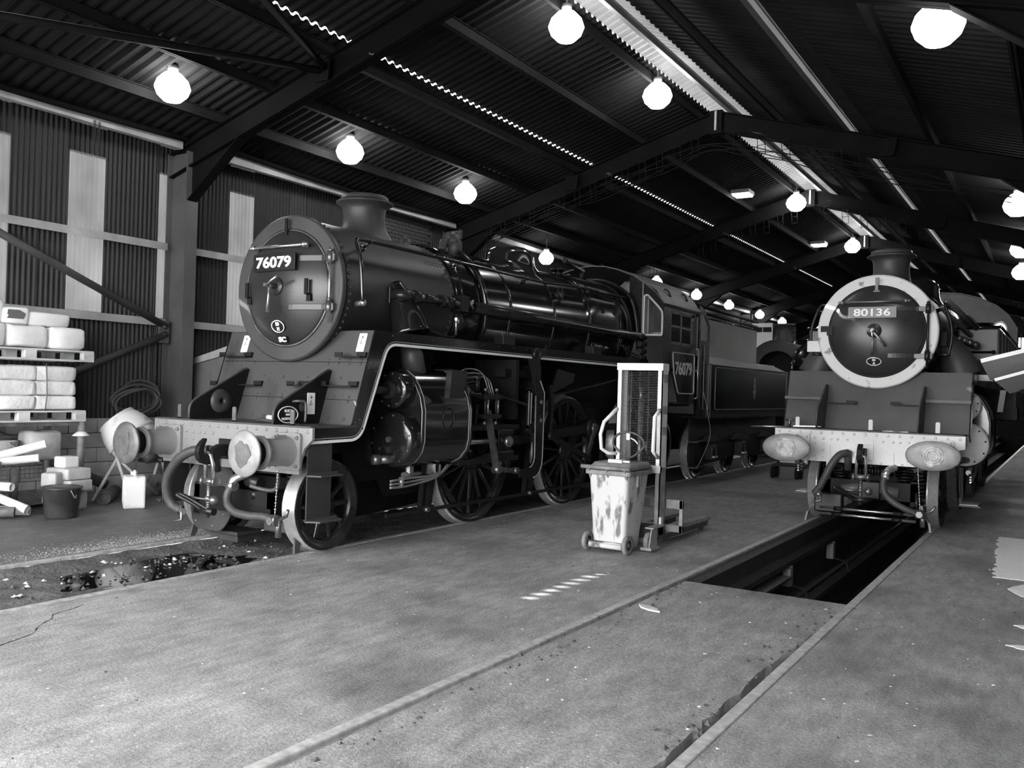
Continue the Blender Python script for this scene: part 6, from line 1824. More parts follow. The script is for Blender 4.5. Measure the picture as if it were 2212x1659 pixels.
    MB().cyl((sx * 1.05, 4.0, 2.78), (sx * 1.05, 4.0, 2.92), 0.16, n=20).build('tank_filler', 'black_gloss', L2)
    MB().cyl((sx * 1.12, 2.40, 2.06), (sx * 1.12, 2.40, 2.26), 0.15, n=18).cyl((sx * 1.12, 2.40, 2.26), (sx * 1.12, 2.40, 2.285), 0.17, n=18).build('sandbox', 'apron_dark', L2)
    MB().span((sx * 1.08, 2.05, 1.98), (sx * 1.34, 2.7, 2.06)).build('sandbox_shelf', 'beam_paint_pale', L2)
    # smokebox hand rail and brackets
    MB().tube(spline([(sx * 0.86, 1.34, 2.28), (sx * 0.90, 1.33, 2.50), (sx * 0.885, 1.34, 2.72), (sx * 0.80, 1.38, 2.97), (sx * 0.78, 1.6, 3.02)]) + [Vector((sx * 0.76, 4.0, 3.05))], 0.018, 8).build('boiler_handrail', 'motion_dark', L2)
    for y, z, x in ((1.42, 2.30, 0.70), (1.45, 2.93, 0.66)):
        MB().cyl((sx * x, y, z + (0.0 if z < 2.5 else -0.05)), (sx * (x + 0.18), y - 0.08, z), 0.03, 0.018, n=10).build('rail_stanchion', 'motion_dark', L2)
    MB().span((sx * 0.74, 1.5, 2.42), (sx * 0.83, 1.62, 2.62)).build('pipe_flange', 'frame_black', L2, bev=0.008)
    for k, (a, b) in enumerate((((0.74, 2.1, 3.10), (1.05, 3.0, 2.78)), ((0.70, 2.0, 2.98), (0.98, 2.9, 2.66)))):
        MB().tube([(sx * a[0], a[1], a[2]), (sx * b[0], b[1], b[2])], 0.045 - 0.01 * k, 10).build('feed_pipe', 'tank_grey' if k == 0 else 'copper_pipe', L2)
    for k in range(4):
        MB().cyl((sx * (0.86 + 0.07 * k), 2.7, 2.60 - 0.03 * k), (sx * (0.86 + 0.07 * k), 2.95, 2.60 - 0.03 * k), 0.05, n=12).ball((sx * (0.86 + 0.07 * k), 2.7, 2.60 - 0.03 * k), 0.055, 6).build('valve_body', 'motion_steel', L2)
    # cab
    MB().span((sx * 1.33, 8.2, 1.6), (sx * 1.35, 10.2, 2.5)).span((sx * 1.33, 8.2, 2.5), (sx * 1.35, 8.8, 3.18)).span((sx * 1.33, 10.1, 2.5), (sx * 1.35, 10.2, 3.18)).build('cab_side', 'cab_paint', L2)
MB().span((-1.33, 10.2, 1.3), (1.33, 12.2, 2.9)).build('coal_bunker', 'cab_paint', L2, bev=0.03)
cf = [(1.33, 2.1), (1.33, 3.18), (1.2, 3.40), (1.0, 3.58), (0.7, 3.74), (0.35, 3.84), (0, 3.87)]
cf = cf + [(-x, z) for x, z in cf[::-1][1:]]
MB().prism(cf, (0, 8.2, 0), (1, 0, 0), (0, 0, 1), (0, 0.02, 0)).build('cab_front', 'tank_grey', L2)
rp2 = cf[1:-1]
A = [(x, 8.1, z) for x, z in rp2]; B = [(x, 10.5, z) for x, z in rp2]
MB().strip(A, B, (0, 0, 0.02)).build('cab_roof', 'cab_roof', L2)
for sx in (-1, 1):
    MB().tube([(sx * 1.05 + 0.13 * math.cos(t), 8.18, 3.12 + 0.16 * math.sin(t)) for t in [2 * math.pi * i / 24 for i in range(24)]], 0.018, 6, closed=True).disc((sx * 1.05, 8.185, 3.12), (0, 1, 0), 0.13, 24, 0.16, (1, 0, 0)).build('spectacle', 'bright_steel', L2)
MB().prism([(-0.60, 1.28), (0.60, 1.28), (0.64, 2.05), (0.5, 2.15), (-0.5, 2.15), (-0.64, 2.05)], (0, 1.5, 0), (1, 0, 0), (0, 0, 1), (0, 1.5, 0)).build('smokebox_saddle', 'frame_black', L2)
MB().span((-0.5, 3.2, 0.7), (0.5, 11.0, 1.9)).build('frame_stretcher', 'frame_black', L2)
# side brackets of the smokebox and left latch
MB().span((-0.72, 1.10, 2.60), (-0.63, 1.16, 2.68)).span((-0.63, 1.06, 2.55), (-0.55, 1.13, 2.67)).build('door_latch', 'frame_black', L2)
MB().span((-0.92, 1.2, 2.33), (-0.74, 1.26, 2.48)).build('smokebox_bracket', 'beam_paint_pale', L2)
# truck springs, stretcher, pipes and rods below the beam
for sx in (-1, 1):
    k = MB()
    for j in range(11):
        k.cyl((sx * 0.40, 1.15, 0.36 + j * 0.042), (sx * 0.40, 1.15, 0.386 + j * 0.042), 0.105 if j % 2 else 0.085, n=18)
    k.build('bolster_spring', 'motion_dark', L2)
    MB().cyl((sx * 0.08, 0.98, 0.50), (sx * 0.36, 0.98, 0.46), 0.075, n=16).ball((sx * 0.08, 0.98, 0.50), 0.078, 8).build('damper', 'tank_grey', L2)
cs = MB()
for j in range(18):
    cs.cyl((-0.34 + j * 0.038, 0.88, 0.74), (-0.316 + j * 0.038, 0.88, 0.74), 0.05 if j % 2 else 0.062, n=14)
cs.build('control_spring', 'motion_dark', L2)
MB().span((-0.5, 0.9, 0.80), (0.6, 1.2, 0.9)).span((-0.14, 0.9, 0.36), (0.14, 0.98, 0.60)).build('truck_stretcher', 'motion_dark', L2, bev=0.02)
for y, z in ((0.72, 0.22), (0.60, 0.155)):
    MB().tube([(-0.58, y, z), (0.62, y, z)], 0.018, 10).build('sanding_rod', 'bright_steel', L2)
    for x in (-0.34, 0.40):
        MB().cyl((x - 0.06, y, z), (x + 0.06, y, z), 0.03, n=10).build('rod_collar', 'frame_black', L2)
MB().span((-0.66, 0.72, 0.16), (-0.30, 0.86, 0.42)).build('truck_horn', 'motion_dark', L2, bev=0.02)
for x in (-0.6, -0.42, 0.6):
    MB().cyl((x, 0.78, 0.20), (x, 0.78, 0.50), 0.022, n=8).build('truck_bolt', 'motion_dark', L2)
# tools lying on the beam platform
tw = thing('hand_tool', 'steel spanner and jack screw lying on the platform of locomotive 80136', 'tool', (XR - 0.95, 12.18, 1.272))
MB().bar((0.02, 0, 0.02), (0.34, -0.02, 0.03), 0.03, 0.014).cyl((0.36, -0.02, 0.02), (0.36, -0.02, 0.036), 0.035, n=6).build('spanner', 'bright_steel', tw)
MB().cyl((-0.05, 0.05, 0.0), (-0.05, 0.05, 0.12), 0.022, n=10).cyl((-0.12, 0.05, 0.10), (0.02, 0.05, 0.10), 0.014, n=8).build('jack_screw', 'motion_steel', tw)
tag(MB().tube(spline([(XR + 0.20, 12.12, 1.28), (XR + 0.32, 12.10, 1.285), (XR + 0.42, 12.13, 1.28), (XR + 0.52, 12.12, 1.282)]), 0.008, 6).build('wire_offcut', 'bright_steel'), 'short bent wire on the platform behind the pale beam of 80136', 'wire')
tag(MB().tube([(XR - 1.52, 12.2, 1.262), (XR - 1.06, 12.2, 1.278)], 0.012, 6).build('steel_rod', 'bright_steel'), 'thin steel rod sticking out sideways from the platform of 80136', 'rod')

# ================================================================ locomotive behind the tender
L3 = thing('steam_locomotive', 'dim locomotive with open smokebox door standing behind the tender', 'locomotive', (XL, 24.2, 0))
zc = 2.45
MB().lathe([(0.55, 1.30), (0.86, 1.28), (0.88, 1.31), (0.88, 1.40), (0.85, 1.42), (0.85, 4.2), (0.80, 4.2), (0.80, 10.0)], (0, 0, zc), (0, 1, 0), 56).build('boiler', 'smokebox_black', L3)
MB().lathe([(0.001, 1.9), (0.72, 1.9)], (0, 0, zc), (0, 1, 0), 32).build('tube_plate', 'groove_dirt', L3)
dr = MB().lathe([(0.001, 0.12), (0.35, 0.10), (0.55, 0.04), (0.66, 0.0), (0.66, -0.03)], (0.0, 0, 0), (0, -1, 0), 40).build('smokebox_door', 'black_gloss', L3)
dr.location = (1.02, 0.75, zc + 0.05)
dr.rotation_euler = (0, 0, math.radians(62))
MB().span((0.1, -0.14, 0.06), (0.32, -0.125, 0.20)).build('number_tag', 'plate_white', dr)
MB().lathe([(0.30, 0.0), (0.25, 0.12), (0.235, 0.30), (0.25, 0.42), (0.31, 0.47), (0.33, 0.50), (0.31, 0.53), (0.2, 0.53)], (0, 1.95, zc + 0.84), (0, 0, 1), 36).build('chimney', 'smokebox_black', L3)
MB().lathe([(0.44, 0.0), (0.40, 0.06), (0.37, 0.20), (0.28, 0.30), (0.001, 0.34)], (0, 4.6, zc + 0.79), (0, 0, 1), 36).build('dome', 'black_gloss', L3)
MB().span((-1.25, 0.55, 1.25), (1.25, 9.0, 1.32)).span((-1.2, 0.5, 0.8), (1.2, 0.56, 1.26)).span((-1.25, 9.0, 1.25), (1.25, 11.5, 3.3)).build('footplate', 'frame_black', L3)
for sx in (-1, 1):
    MB().span((sx * 0.55, 0.6, 0.6), (sx * 0.58, 10, 1.3)).build('main_frame', 'frame_black', L3)
    for y in (1.6, 4.0, 6.3):
        wheel(L3, sx, y, 0.80 if y > 2 else 0.457, 15 if y > 2 else 10, 'wheel')
    MB().lathe([(0.001, -0.01), (0.18, 0.0), (0.2, 0.02), (0.07, 0.05), (0.11, 0.1), (0.13, 0.5)], (sx * 0.8635, 0, 1.03), (0, 1, 0), 24).build('buffer', 'motion_dark', L3)
MB().span((0.8, 0.6, 1.32), (1.2, 1.3, 1.7)).build('toolbox', 'frame_black', L3, bev=0.02)
sg = thing('notice_board', 'pale board with dark panels high behind the tender', 'sign', (-9.4, 32.0, 0))
MB().span((-0.40, 0, 3.3), (0.32, 0.05, 4.35)).build('board', 'board_white', sg)
for i in range(2):
    MB().span((-0.38 + 0.36 * i, -0.01, 4.02), (-0.05 + 0.34 * i, 0.0, 4.20)).build('dark_panel', 'frame_black', sg)
MB().span((-0.36, 0.0, 0.0), (-0.30, 0.05, 3.3)).span((0.22, 0.0, 0.0), (0.28, 0.05, 3.3)).span((-0.36, 0.0, 3.2), (0.28, 0.05, 3.3)).build('support', 'steelwork', sg)
# ================================================================ wheeled bin
BN = thing('wheeled_bin', 'grubby wheeled bin standing in front of the hoist', 'bin', (-4.045, 8.36, 0), math.radians(-2))
w0, w1, d0, d1, h = 0.185, 0.235, 0.40, 0.52, 0.86
vs = []
for (w, y0, y1, z) in ((w0, 0.06, d0, 0.04), (w0 + 0.004, 0.05, d0 + 0.01, 0.10), (w1, 0.0, d1, h)):
    r = 0.05
    P = rounded([(-w, y0), (w, y0), (w, y1), (-w, y1)], r, 4)
    vs.append([(x, y, z) for x, y in P])
n = len(vs[0])
mb = MB().add([p for r in vs for p in r], [(j * n + i, j * n + (i + 1) % n, (j + 1) * n + (i + 1) % n, (j + 1) * n + i) for j in range(2) for i in range(n)] + [tuple(range(n))[::-1]], True)
mb.build('body', 'bin_plastic', BN)
MB().prism(rounded([(-w1 - 0.03, -0.03), (w1 + 0.03, -0.03), (w1 + 0.03, d1 + 0.04), (-w1 - 0.03, d1 + 0.04)], 0.05), (0, 0, h - 0.05), (1, 0, 0), (0, 1, 0), (0, 0, 0.05)).build('rim', 'bin_lid', BN, bev=0.01)
lid = MB()
for (y, z) in ((0, 0),):
    P = rounded([(-w1 - 0.02, 0.0), (w1 + 0.02, 0.0), (w1 + 0.02, d1 + 0.06), (-w1 - 0.02, d1 + 0.06)], 0.06, 4)
    m_ = len(P)
    A = [(x, y, h + 0.012) for x, y in P]
    B = [(x * 0.86, 0.08 + (y) * 0.80, h + 0.075) for x, y in P]
    lid.add(A + B, [(i, (i + 1) % m_, m_ + (i + 1) % m_, m_ + i) for i in range(m_)] + [tuple(range(m_, 2 * m_)), tuple(range(m_))[::-1]], True)
lid.build('lid', 'bin_lid', BN)
MB().tube([(-w1 - 0.05, -0.055, h + 0.03), (w1 + 0.05, -0.055, h + 0.03)], 0.022, 10).build('handle_bar', 'bin_lid', BN)
for x in (-0.21, 0.0, 0.21):
    MB().prism([(-0.055, h + 0.02), (0.02, h + 0.02), (0.02, h - 0.10)], (x - 0.012, 0, 0), (0, 1, 0), (0, 0, 1), (0.024, 0, 0)).build('handle_bracket', 'bin_lid', BN)
for x in (0.14, 0.20):
    MB().span((w1 - 0.002, x + 0.06, h - 0.17), (w1 + 0.022, x + 0.075, h - 0.04)).build('rim_rib', 'bin_lid', BN)
MB().cyl((-0.25, 0.03, 0.10), (0.25, 0.03, 0.10), 0.013, n=10).build('axle', 'bright_steel', BN)
MB().tube([(-0.19, -0.005, 0.075), (0.19, -0.005, 0.075)], 0.03, 10).build('axle_guard', 'bin_plastic', BN)
for sx in (-1, 1):
    wl = MB().lathe([(0.055, -0.018), (0.075, -0.022), (0.10, -0.018), (0.10, 0.018), (0.075, 0.022), (0.055, 0.018)], (sx * 0.235, 0.03, 0.10), (1, 0, 0), 28).build('wheel', 'tyre_grey', BN)
    MB().lathe([(0.001, -0.012), (0.058, -0.010), (0.058, 0.010), (0.001, 0.012)], (sx * 0.235, 0.03, 0.10), (1, 0, 0), 20).cyl((sx * 0.235 - 0.028, 0.03, 0.10), (sx * 0.235 + 0.028, 0.03, 0.10), 0.02, n=10).build('wheel_centre', 'hoist_dark', wl)
tag(MB().box((-4.02, 8.50, 0.952), (0.16, 0.07, 0.035)).cyl((-3.94, 8.50, 0.952), (-3.86, 8.5, 0.952), 0.012, n=8).build('hand_brush', 'hoist_white', bev=0.008), 'small pale brush lying on the lid of the bin', 'brush')

# ================================================================ hoist
HO = thing('pallet_hoist', 'white framed manual pallet stacker with mesh guard, behind the bin', 'hoist', (-4.04, 9.09, 0))
hw = 0.275
for sx in (-1, 1):
    x0, x1 = sx * hw, sx * (hw - 0.055)
    lo = MB().span((x0, 0, 0.12), (x1, 0.012, 0.86)).span((x0, 0, 0.12), (sx * (hw - 0.012), 0.17, 0.86)).span((x0, 0.158, 0.12), (x1, 0.17, 0.86))
    hi = MB().span((x0, 0, 0.86), (x1, 0.012, 2.0)).span((x0, 0, 0.86), (sx * (hw - 0.012), 0.17, 2.0)).span((x0, 0.158, 0.86), (x1, 0.17, 2.0))
    m = hi.build('mast_upright', 'hoist_white', HO)
    lo.build('mast_foot', 'hoist_grey', HO)
    for k, z in enumerate((1.80, 1.45, 1.22)):
        MB().span((sx * (hw + 0.001), 0.02, z), (sx * (hw + 0.003), 0.15, z + 0.09)).build('mast_marking', 'hoist_grey', m)
    P = [(sx * (hw - 0.02), -0.01, 1.50), (sx * (hw + (0.10 if sx < 0 else -0.02)), -0.10, 1.34), (sx * (hw + (0.13 if sx < 0 else -0.03)), -0.12, 1.20), (sx * (hw + (0.12 if sx < 0 else -0.03)), -0.11, 1.04), (sx * (hw + (0.06 if sx < 0 else -0.03)), -0.06, 0.99), (sx * (hw - 0.02), -0.01, 0.99)]
    MB().tube(P if sx < 0 else [(hw - 0.02, -0.01, 1.50), (hw - 0.035, -0.11, 1.42), (hw - 0.04, -0.12, 1.05), (hw - 0.03, -0.01, 0.97)], 0.021, 10).build('grab_handle', 'hoist_white', HO)
MB().span((-hw - 0.004, -0.004, 1.93), (hw + 0.004, 0.172, 2.01)).build('mast_top', 'hoist_white', HO, bev=0.004)
MB().span((-hw, -0.006, 0.80), (hw, 0.05, 0.88)).build('mast_crossbar', 'hoist_white', HO, bev=0.004)
gd = MB()
zz = 0.89
while zz < 1.925:
    gd.tube([(-hw + 0.05, 0.004, zz), (hw - 0.05, 0.004, zz)], 0.0022, 4, caps=False)
    zz += 0.0185
for k in range(5):
    x = -hw + 0.06 + k * 0.108
    gd.tube([(x, 0.008, 0.88), (x, 0.008, 1.93)], 0.003, 5)
gd.build('guard_mesh', 'guard_wire', HO, kind='stuff')
MB().cyl((-0.02, 0.10, 0.30), (-0.02, 0.10, 1.6), 0.03, n=14).cyl((-0.02, 0.10, 1.55), (-0.02, 0.10, 1.75), 0.02, n=12).build('lift_ram', 'motion_steel', HO)
for x in (-0.17, -0.14):
    MB().tube([(x, 0.09, 0.25), (x, 0.09, 1.92)], 0.007, 6).build('lift_chain', 'motion_steel', HO)
MB().tube([(-0.03, -0.05, 0.12), (-0.03, -0.09, 0.55), (-0.03, -0.16, 0.97)], 0.022, 10).bar((-0.03, -0.16, 0.95), (-0.03, -0.19, 1.20), 0.05, 0.016, (0, 1, 0)).build('tiller_arm', 'hoist_dark', HO)
lp = [(-0.03 + 0.185 * math.cos(t) * (1.0 if math.sin(t) > -0.2 else 1.0 - 0.55 * (-math.sin(t) - 0.2)), -0.18 - 0.02 * math.sin(t), 1.12 + 0.125 * math.sin(t) * (1 if math.sin(t) > 0 else 1.25)) for t in [2 * math.pi * i / 40 for i in range(40)]]
MB().tube(lp, 0.014, 8, closed=True).build('tiller_loop', 'hoist_dark', HO)
MB().span((-0.05, -0.20, 1.16), (-0.01, -0.185, 1.25)).build('tiller_clip', 'hoist_white', HO)
MB().tube(spline([(0.0, -0.19, 1.18), (0.05, -0.2, 1.16), (0.09, -0.2, 1.12)]), 0.008, 6).build('release_lever', 'hoist_white', HO)
# base frame, forks, carriage, castors
MB().span((-hw, -0.02, 0.10), (hw, 0.15, 0.22)).build('base_beam', 'hoist_dark', HO, bev=0.006)
for sx in (-1, 1):
    MB().span((sx * 0.26, 0.15, 0.05), (sx * 0.16, 1.62, 0.115)).build('outrigger', 'hoist_dark', HO, bev=0.006)
    MB().prism([(0.22, 0.115), (1.70, 0.115), (1.66, 0.155), (0.22, 0.165)], (sx * 0.27, 0, 0), (0, 1, 0), (0, 0, 1), (-sx * 0.13, 0, 0)).build('fork', 'hoist_grey', HO)
    MB().cyl((sx * 0.235, 1.50, 0.05), (sx * 0.18, 1.50, 0.05), 0.045, n=16).build('load_roller', 'hoist_dark', HO)
    c = MB().prism([(-0.14, 0.04), (0.06, 0.04), (0.06, 0.24), (-0.08, 0.24)], (sx * 0.335, -0.27, 0), (0, 1, 0), (0, 0, 1), (sx * 0.012, 0, 0)).span((sx * 0.26, -0.34, 0.235), (sx * 0.36, -0.02, 0.25)).prism([(-0.16, 0.02), (0.06, 0.02), (0.06, 0.05), (-0.16, 0.05)], (sx * 0.255, -0.27, 0), (0, 1, 0), (0, 0, 1), (sx * 0.12, 0, 0))
    c.build('castor_bracket', 'hoist_grey', HO)
    MB().lathe([(0.02, -0.025), (0.095, -0.025), (0.10, -0.018), (0.10, 0.018), (0.095, 0.025), (0.02, 0.025)], (sx * 0.305, -0.33, 0.10), (1, 0, 0), 24).cyl((sx * 0.275, -0.33, 0.10), (sx * 0.345, -0.33, 0.10), 0.03, n=10).build('castor_wheel', 'tyre_grey', HO)
    MB().span((sx * 0.262, 0.0, 0.22), (sx * 0.30, 0.05, 0.32)).build('bracket_block', 'hoist_white', HO)
ca = MB().span((-0.46, 0.22, 0.40), (0.46, 0.26, 0.50)).span((-0.46, 0.22, 0.14), (0.46, 0.26, 0.22)).span((0.42, 0.22, 0.14), (0.46, 0.26, 0.50)).span((-0.46, 0.22, 0.14), (-0.42, 0.26, 0.50)).span((0.12, 0.22, 0.2), (0.18, 0.27, 0.42)).span((-0.18, 0.22, 0.2), (-0.12, 0.27, 0.42))
ca.build('carriage', 'hoist_grey', HO, bev=0.004)

# ================================================================ pallets and sacks by the wall
def pallet(name, label, x0, y0, y1, z, depth=1.0):
    t = thing(name, label, 'pallet', (x0, y0, z), 0, 'pallets by the wall')
    L = y1 - y0
    for k in range(7):
        MB().span((-depth + k * depth / 7 + 0.01, 0, 0.122), (-depth + (k + 1) * depth / 7 - 0.01, L, 0.144)).build('deck_board', 'pallet_wood', t)
    for by in (0.0, L / 2 - 0.07, L - 0.14):
        for bx_ in (-depth, -depth / 2 - 0.05, -0.10):
            MB().span((bx_, by, 0.022), (bx_ + 0.1, by + 0.14, 0.122)).build('block', 'pallet_wood', t)
    for bx_ in (-depth, -depth / 2 - 0.05, -0.10):
        MB().span((bx_, 0, 0), (bx_ + 0.1, L, 0.022)).build('base_board', 'pallet_wood', t)
    return t
def sack_mesh(lx, ly, lz, seed):
    rr = random.Random(seed)
    mb = MB()
    nu, nv = 20, 10
    vs = []
    e = 0.22
    sg = lambda v, p: math.copysign(abs(v) ** p, v)
    ph = [rr.uniform(0, 6) for _ in range(4)]
    for j in range(nv + 1):
        v = -math.pi / 2 + math.pi * j / nv
        for i in range(nu):
            u = 2 * math.pi * i / nu
            x = sg(math.cos(v), e) * sg(math.cos(u), e)
            y = sg(math.cos(v), e) * sg(math.sin(u), e)
            z = sg(math.sin(v), 0.32)
            q = 1 + 0.03 * math.sin(3 * u + ph[0]) + 0.03 * math.sin(5 * u + 2 * v + ph[1])
            vs.append((lx / 2 * x * q, ly / 2 * y * q, lz / 2 * z * (1 + 0.05 * math.sin(2 * u + ph[2])) ))
    fs = [(j * nu + i, j * nu + (i + 1) % nu, (j + 1) * nu + (i + 1) % nu, (j + 1) * nu + i) for j in range(nv) for i in range(nu)]
    mb.add(vs, fs, True)
    return mb
def sack(label, c, s, seed, m='sack_white', rz=0.0, group='white sacks on the pallets'):
    o = sack_mesh(s[0], s[1], s[2], seed).build('plastic_sack', m)
    o.location = c
    o.rotation_euler = (0, 0, rz)
    return tag(o, label, 'sack', group)
PX = -10.93
pallet('timber_pallet', 'lower timber pallet carrying shrink-wrapped sacks, above the junk cage', PX, 5.25, 6.87, 1.09)
pallet('timber_pallet', 'upper timber pallet topped with loose white sacks', PX + 0.06, 5.25, 6.92, 1.87)
low = ['end', 'middle', 'near']
for r in range(3):
    for k in range(3):
        sack('wrapped white sack on the lower pallet, %s course, %s of the row by the post' % (['bottom', 'middle', 'top'][r], ORD[k]),
             (PX - 0.30, 6.46 - k * 0.52, 1.335 + r * 0.185), (0.62, 0.545, 0.19), 20 + r * 3 + k, 'sack_wrap', 0.02 * (k - 1))
        if r == 2 or k == 0:
            sack('wrapped white sack on the lower pallet, back row, %s course, %s from the post' % (['bottom', 'middle', 'top'][r], ORD[k]),
                 (PX - 0.80, 6.46 - k * 0.52, 1.335 + r * 0.185), (0.46, 0.545, 0.19), 40 + r * 3 + k, 'sack_wrap')
st = thing('packing_strap', 'grey packing strap round the shrink-wrapped sacks of the lower pallet', 'strap', (PX + 0.025, 6.30, 1.23))
MB().tube([(0.005, 0, 0), (0.02, 0.01, 0.2), (0.02, 0.0, 0.42), (0.0, 0.0, 0.60)], 0.008, 6).build('band', 'strap_grey', st)
sp_ = [((6.58, 0.50, 0.28), 2.16), ((6.06, 0.52, 0.28), 2.16), ((5.54, 0.50, 0.28), 2.16)]
for k, ((y, ly, lz), z) in enumerate(sp_):
    sack('loose white sack lying on the upper pallet, bottom course, %s from the post' % ORD[k], (PX - 0.26, y, z), (0.60, ly, lz), 60 + k, 'sack_white', 0.03 * (k - 1))
    sack('loose white sack at the back of the upper pallet, %s from the post' % ORD[k], (PX - 0.78, y, z), (0.42, ly, lz), 64 + k, 'sack_white')
for k, (y, ly, z, lz, rz) in enumerate(((6.38, 0.55, 2.39, 0.18, 0.05), (5.98, 0.36, 2.41, 0.22, -0.15), (5.60, 0.40, 2.45, 0.28, 0.1))):
    o = sack('loose white sack on top of the stack, %s from the post' % ORD[k], (PX - 0.34, y, z), (0.55, ly, lz), 70 + k, 'sack_white', rz)
MB().prism([(-0.10, -0.05), (0.10, -0.05), (0.12, 0.02), (0.05, 0.06), (-0.08, 0.06)], (0.278, 0, 0.01), (0, 1, 0), (0, 0, 1), (0.004, 0, 0)).build('print_mark', 'strap_grey', bpy.data.objects['plastic_sack.%03d' % (len([o for o in col.objects if o.name.startswith('plastic_sack')]) - 2)])
# junk cage carrying the pallets
CG = thing('mesh_stillage', 'rusty mesh stillage with corner posts carrying the stacked pallets', 'stillage', (-10.98, 5.2, 0))
for (x, y) in ((0, 1.64), (-0.78, 1.64), (0, 0.0), (-0.78, 0.0)):
    MB().cyl((x, y, 0.0), (x, y, 1.09), 0.045, n=14).build('post', 'post_grey', CG)
    MB().prism([(-0.12, -0.12), (0.12, -0.12), (0.12, 0.12), (-0.12, 0.12)], (x, y, 0), (1, 0, 0), (0, 1, 0), (0, 0, 0.05)).build('foot', 'rust_pipe', CG)
MB().lathe([(0.001, 0.06), (0.05, 0.055), (0.09, 0.02), (0.11, 0.0), (0.001, 0.0)], (0.0, 1.64, 0.90), (0, 0, 1), 24).build('post_cap', 'board_white', CG)
for z in (0.10, 0.84, 1.05):
    MB().span((-0.78, -0.02, z), (-0.74, 1.66, z + 0.04)).build('rail', 'rust_pipe', CG)
MB().span((-0.80, -0.02, 1.04), (0.02, 1.66, 1.085)).build('deck', 'rust_pipe', CG)
MB().span((-0.78, 0, 0.05), (0.02, 1.64, 0.09)).build('base_tray', 'rust_pipe', CG)
ms = MB()
for k in range(28):
    ms.tube([(-0.76, 0.02 + k * 0.06, 0.3), (-0.76, 0.02 + k * 0.06, 0.85)], 0.004, 4, caps=False)
for k in range(10):
    ms.tube([(-0.76, 0, 0.3 + k * 0.06), (-0.76, 1.64, 0.3 + k * 0.06)], 0.004, 4, caps=False)
ms.build('wire_mesh', 'rust_pipe', CG, kind='stuff')
# white tubes poking out
def ctube(label, a, b, r, m='tube_white'):
    a, b = Vector(a), Vector(b)
    d = (b - a).normalized()
    mb = MB().cyl(a, b, r, n=20, caps=False)
    u, w, _ = frame_of(d)
    mb.lathe([(r, 0), (r * 0.86, 0.0), (r * 0.86, -0.12), (0.001, -0.12)], b, d, 20)
    mb.lathe([(r, 0), (0.001, 0.0)], a, d, 20)
    return tag(mb.build('cardboard_tube', m), label, 'tube', 'white tubes in the junk pile')
ctube('long white tube sloping up, highest in the junk pile', (-11.45, 5.15, 0.46), (-10.72, 6.22, 0.83), 0.052)
ctube('white tube lying level below the highest tube in the junk pile', (-11.3, 5.45, 0.56), (-10.72, 6.14, 0.66), 0.048)
ctube('short white tube with round end pointing at the bucket', (-10.95, 5.30, 0.40), (-10.35, 5.62, 0.37), 0.052)
ctube('white tube sloping down to the floor beside the bucket', (-10.95, 5.26, 0.44), (-10.24, 5.74, 0.11), 0.052)
ctube('white tube lying flat on the floor behind the bucket', (-10.75, 5.55, 0.07), (-10.40, 5.86, 0.07), 0.055)
ctube('dark tube lying on the floor in front of the crates', (-10.6, 5.2, 0.10), (-10.28, 5.62, 0.09), 0.06, 'rust_pipe')
for k in range(3):
    o = MB().box((0, 0, 0), (0.45, 0.5, 0.25)).build('crate', 'cabinet_grey', bev=0.02)
    o.location = (-10.60, 4.93 + 0.02 * (k % 2), 0.14 + 0.262 * k)
    o.rotation_euler = (0, 0, 0.05 * (k - 1))
    tag(o, 'grey crate at the picture edge, %s of the stack' % ['bottom', 'middle', 'top'][k], 'crate', 'grey crates at the edge')
    MB().span((0.226, -0.25, 0.08), (0.235, 0.25, 0.10)).build('crate_rim', 'cabinet_grey', o)
# bucket
BK = thing('metal_bucket', 'dark tapered bucket with folded rim on the floor', 'bucket', (-10.08, 6.06, 0))
MB().lathe([(0.001, 0.0), (0.165, 0.0), (0.178, 0.02), (0.215, 0.34), (0.23, 0.35), (0.225, 0.37), (0.20, 0.36), (0.15, 0.03)], (0, 0, 0), (0, 0, 1), 32).build('pail', 'pot_black', BK)
MB().lathe([(0.205, 0.352), (0.12, 0.375), (0.001, 0.37)], (0, 0, 0), (0, 0, 1), 24).build('cover', 'pot_black', BK)
MB().tube(spline([(0.22, -0.02, 0.34), (0.24, 0.02, 0.25), (0.2, 0.06, 0.28)]), 0.006, 6).build('handle', 'bright_steel', BK)
# stone blocks, pails, bags
def bevelled_block(name, label, c, s, m, rz, cat, grp=None):
    o = MB().box((0, 0, 0), s).build(name, m, bev=min(s) * 0.16)
    o.location = c
    o.rotation_euler = (0, 0, rz)
    return tag(o, label, cat, grp)
bevelled_block('moulded_block', 'lowest pale moulded block in the little stack behind the bucket', (-10.62, 6.48, 0.12), (0.34, 0.30, 0.24), 'stone_block', 0.1, 'block', 'pale blocks')
bevelled_block('moulded_block', 'grooved pale block second up in the stack behind the bucket', (-10.60, 6.48, 0.315), (0.40, 0.34, 0.14), 'stone_block', 0.15, 'block', 'pale blocks')
bevelled_block('moulded_block', 'grooved grey block third up in the stack behind the bucket', (-10.62, 6.47, 0.46), (0.42, 0.34, 0.14), 'stone_block', 0.08, 'block', 'pale blocks')
bevelled_block('carton', 'small white carton on top of the pale blocks', (-10.66, 6.46, 0.60), (0.2, 0.22, 0.14), 'board_white', 0.1, 'carton')
bevelled_block('rubble_lump', 'rough pale lump beside the grooved blocks', (-10.55, 6.22, 0.40), (0.2, 0.2, 0.18), 'stone_block', 0.5, 'lump')
bevelled_block('rubble_lump', 'smooth white lump under the rough pale lump', (-10.52, 6.25, 0.21), (0.22, 0.24, 0.2), 'board_white', 0.3, 'lump')
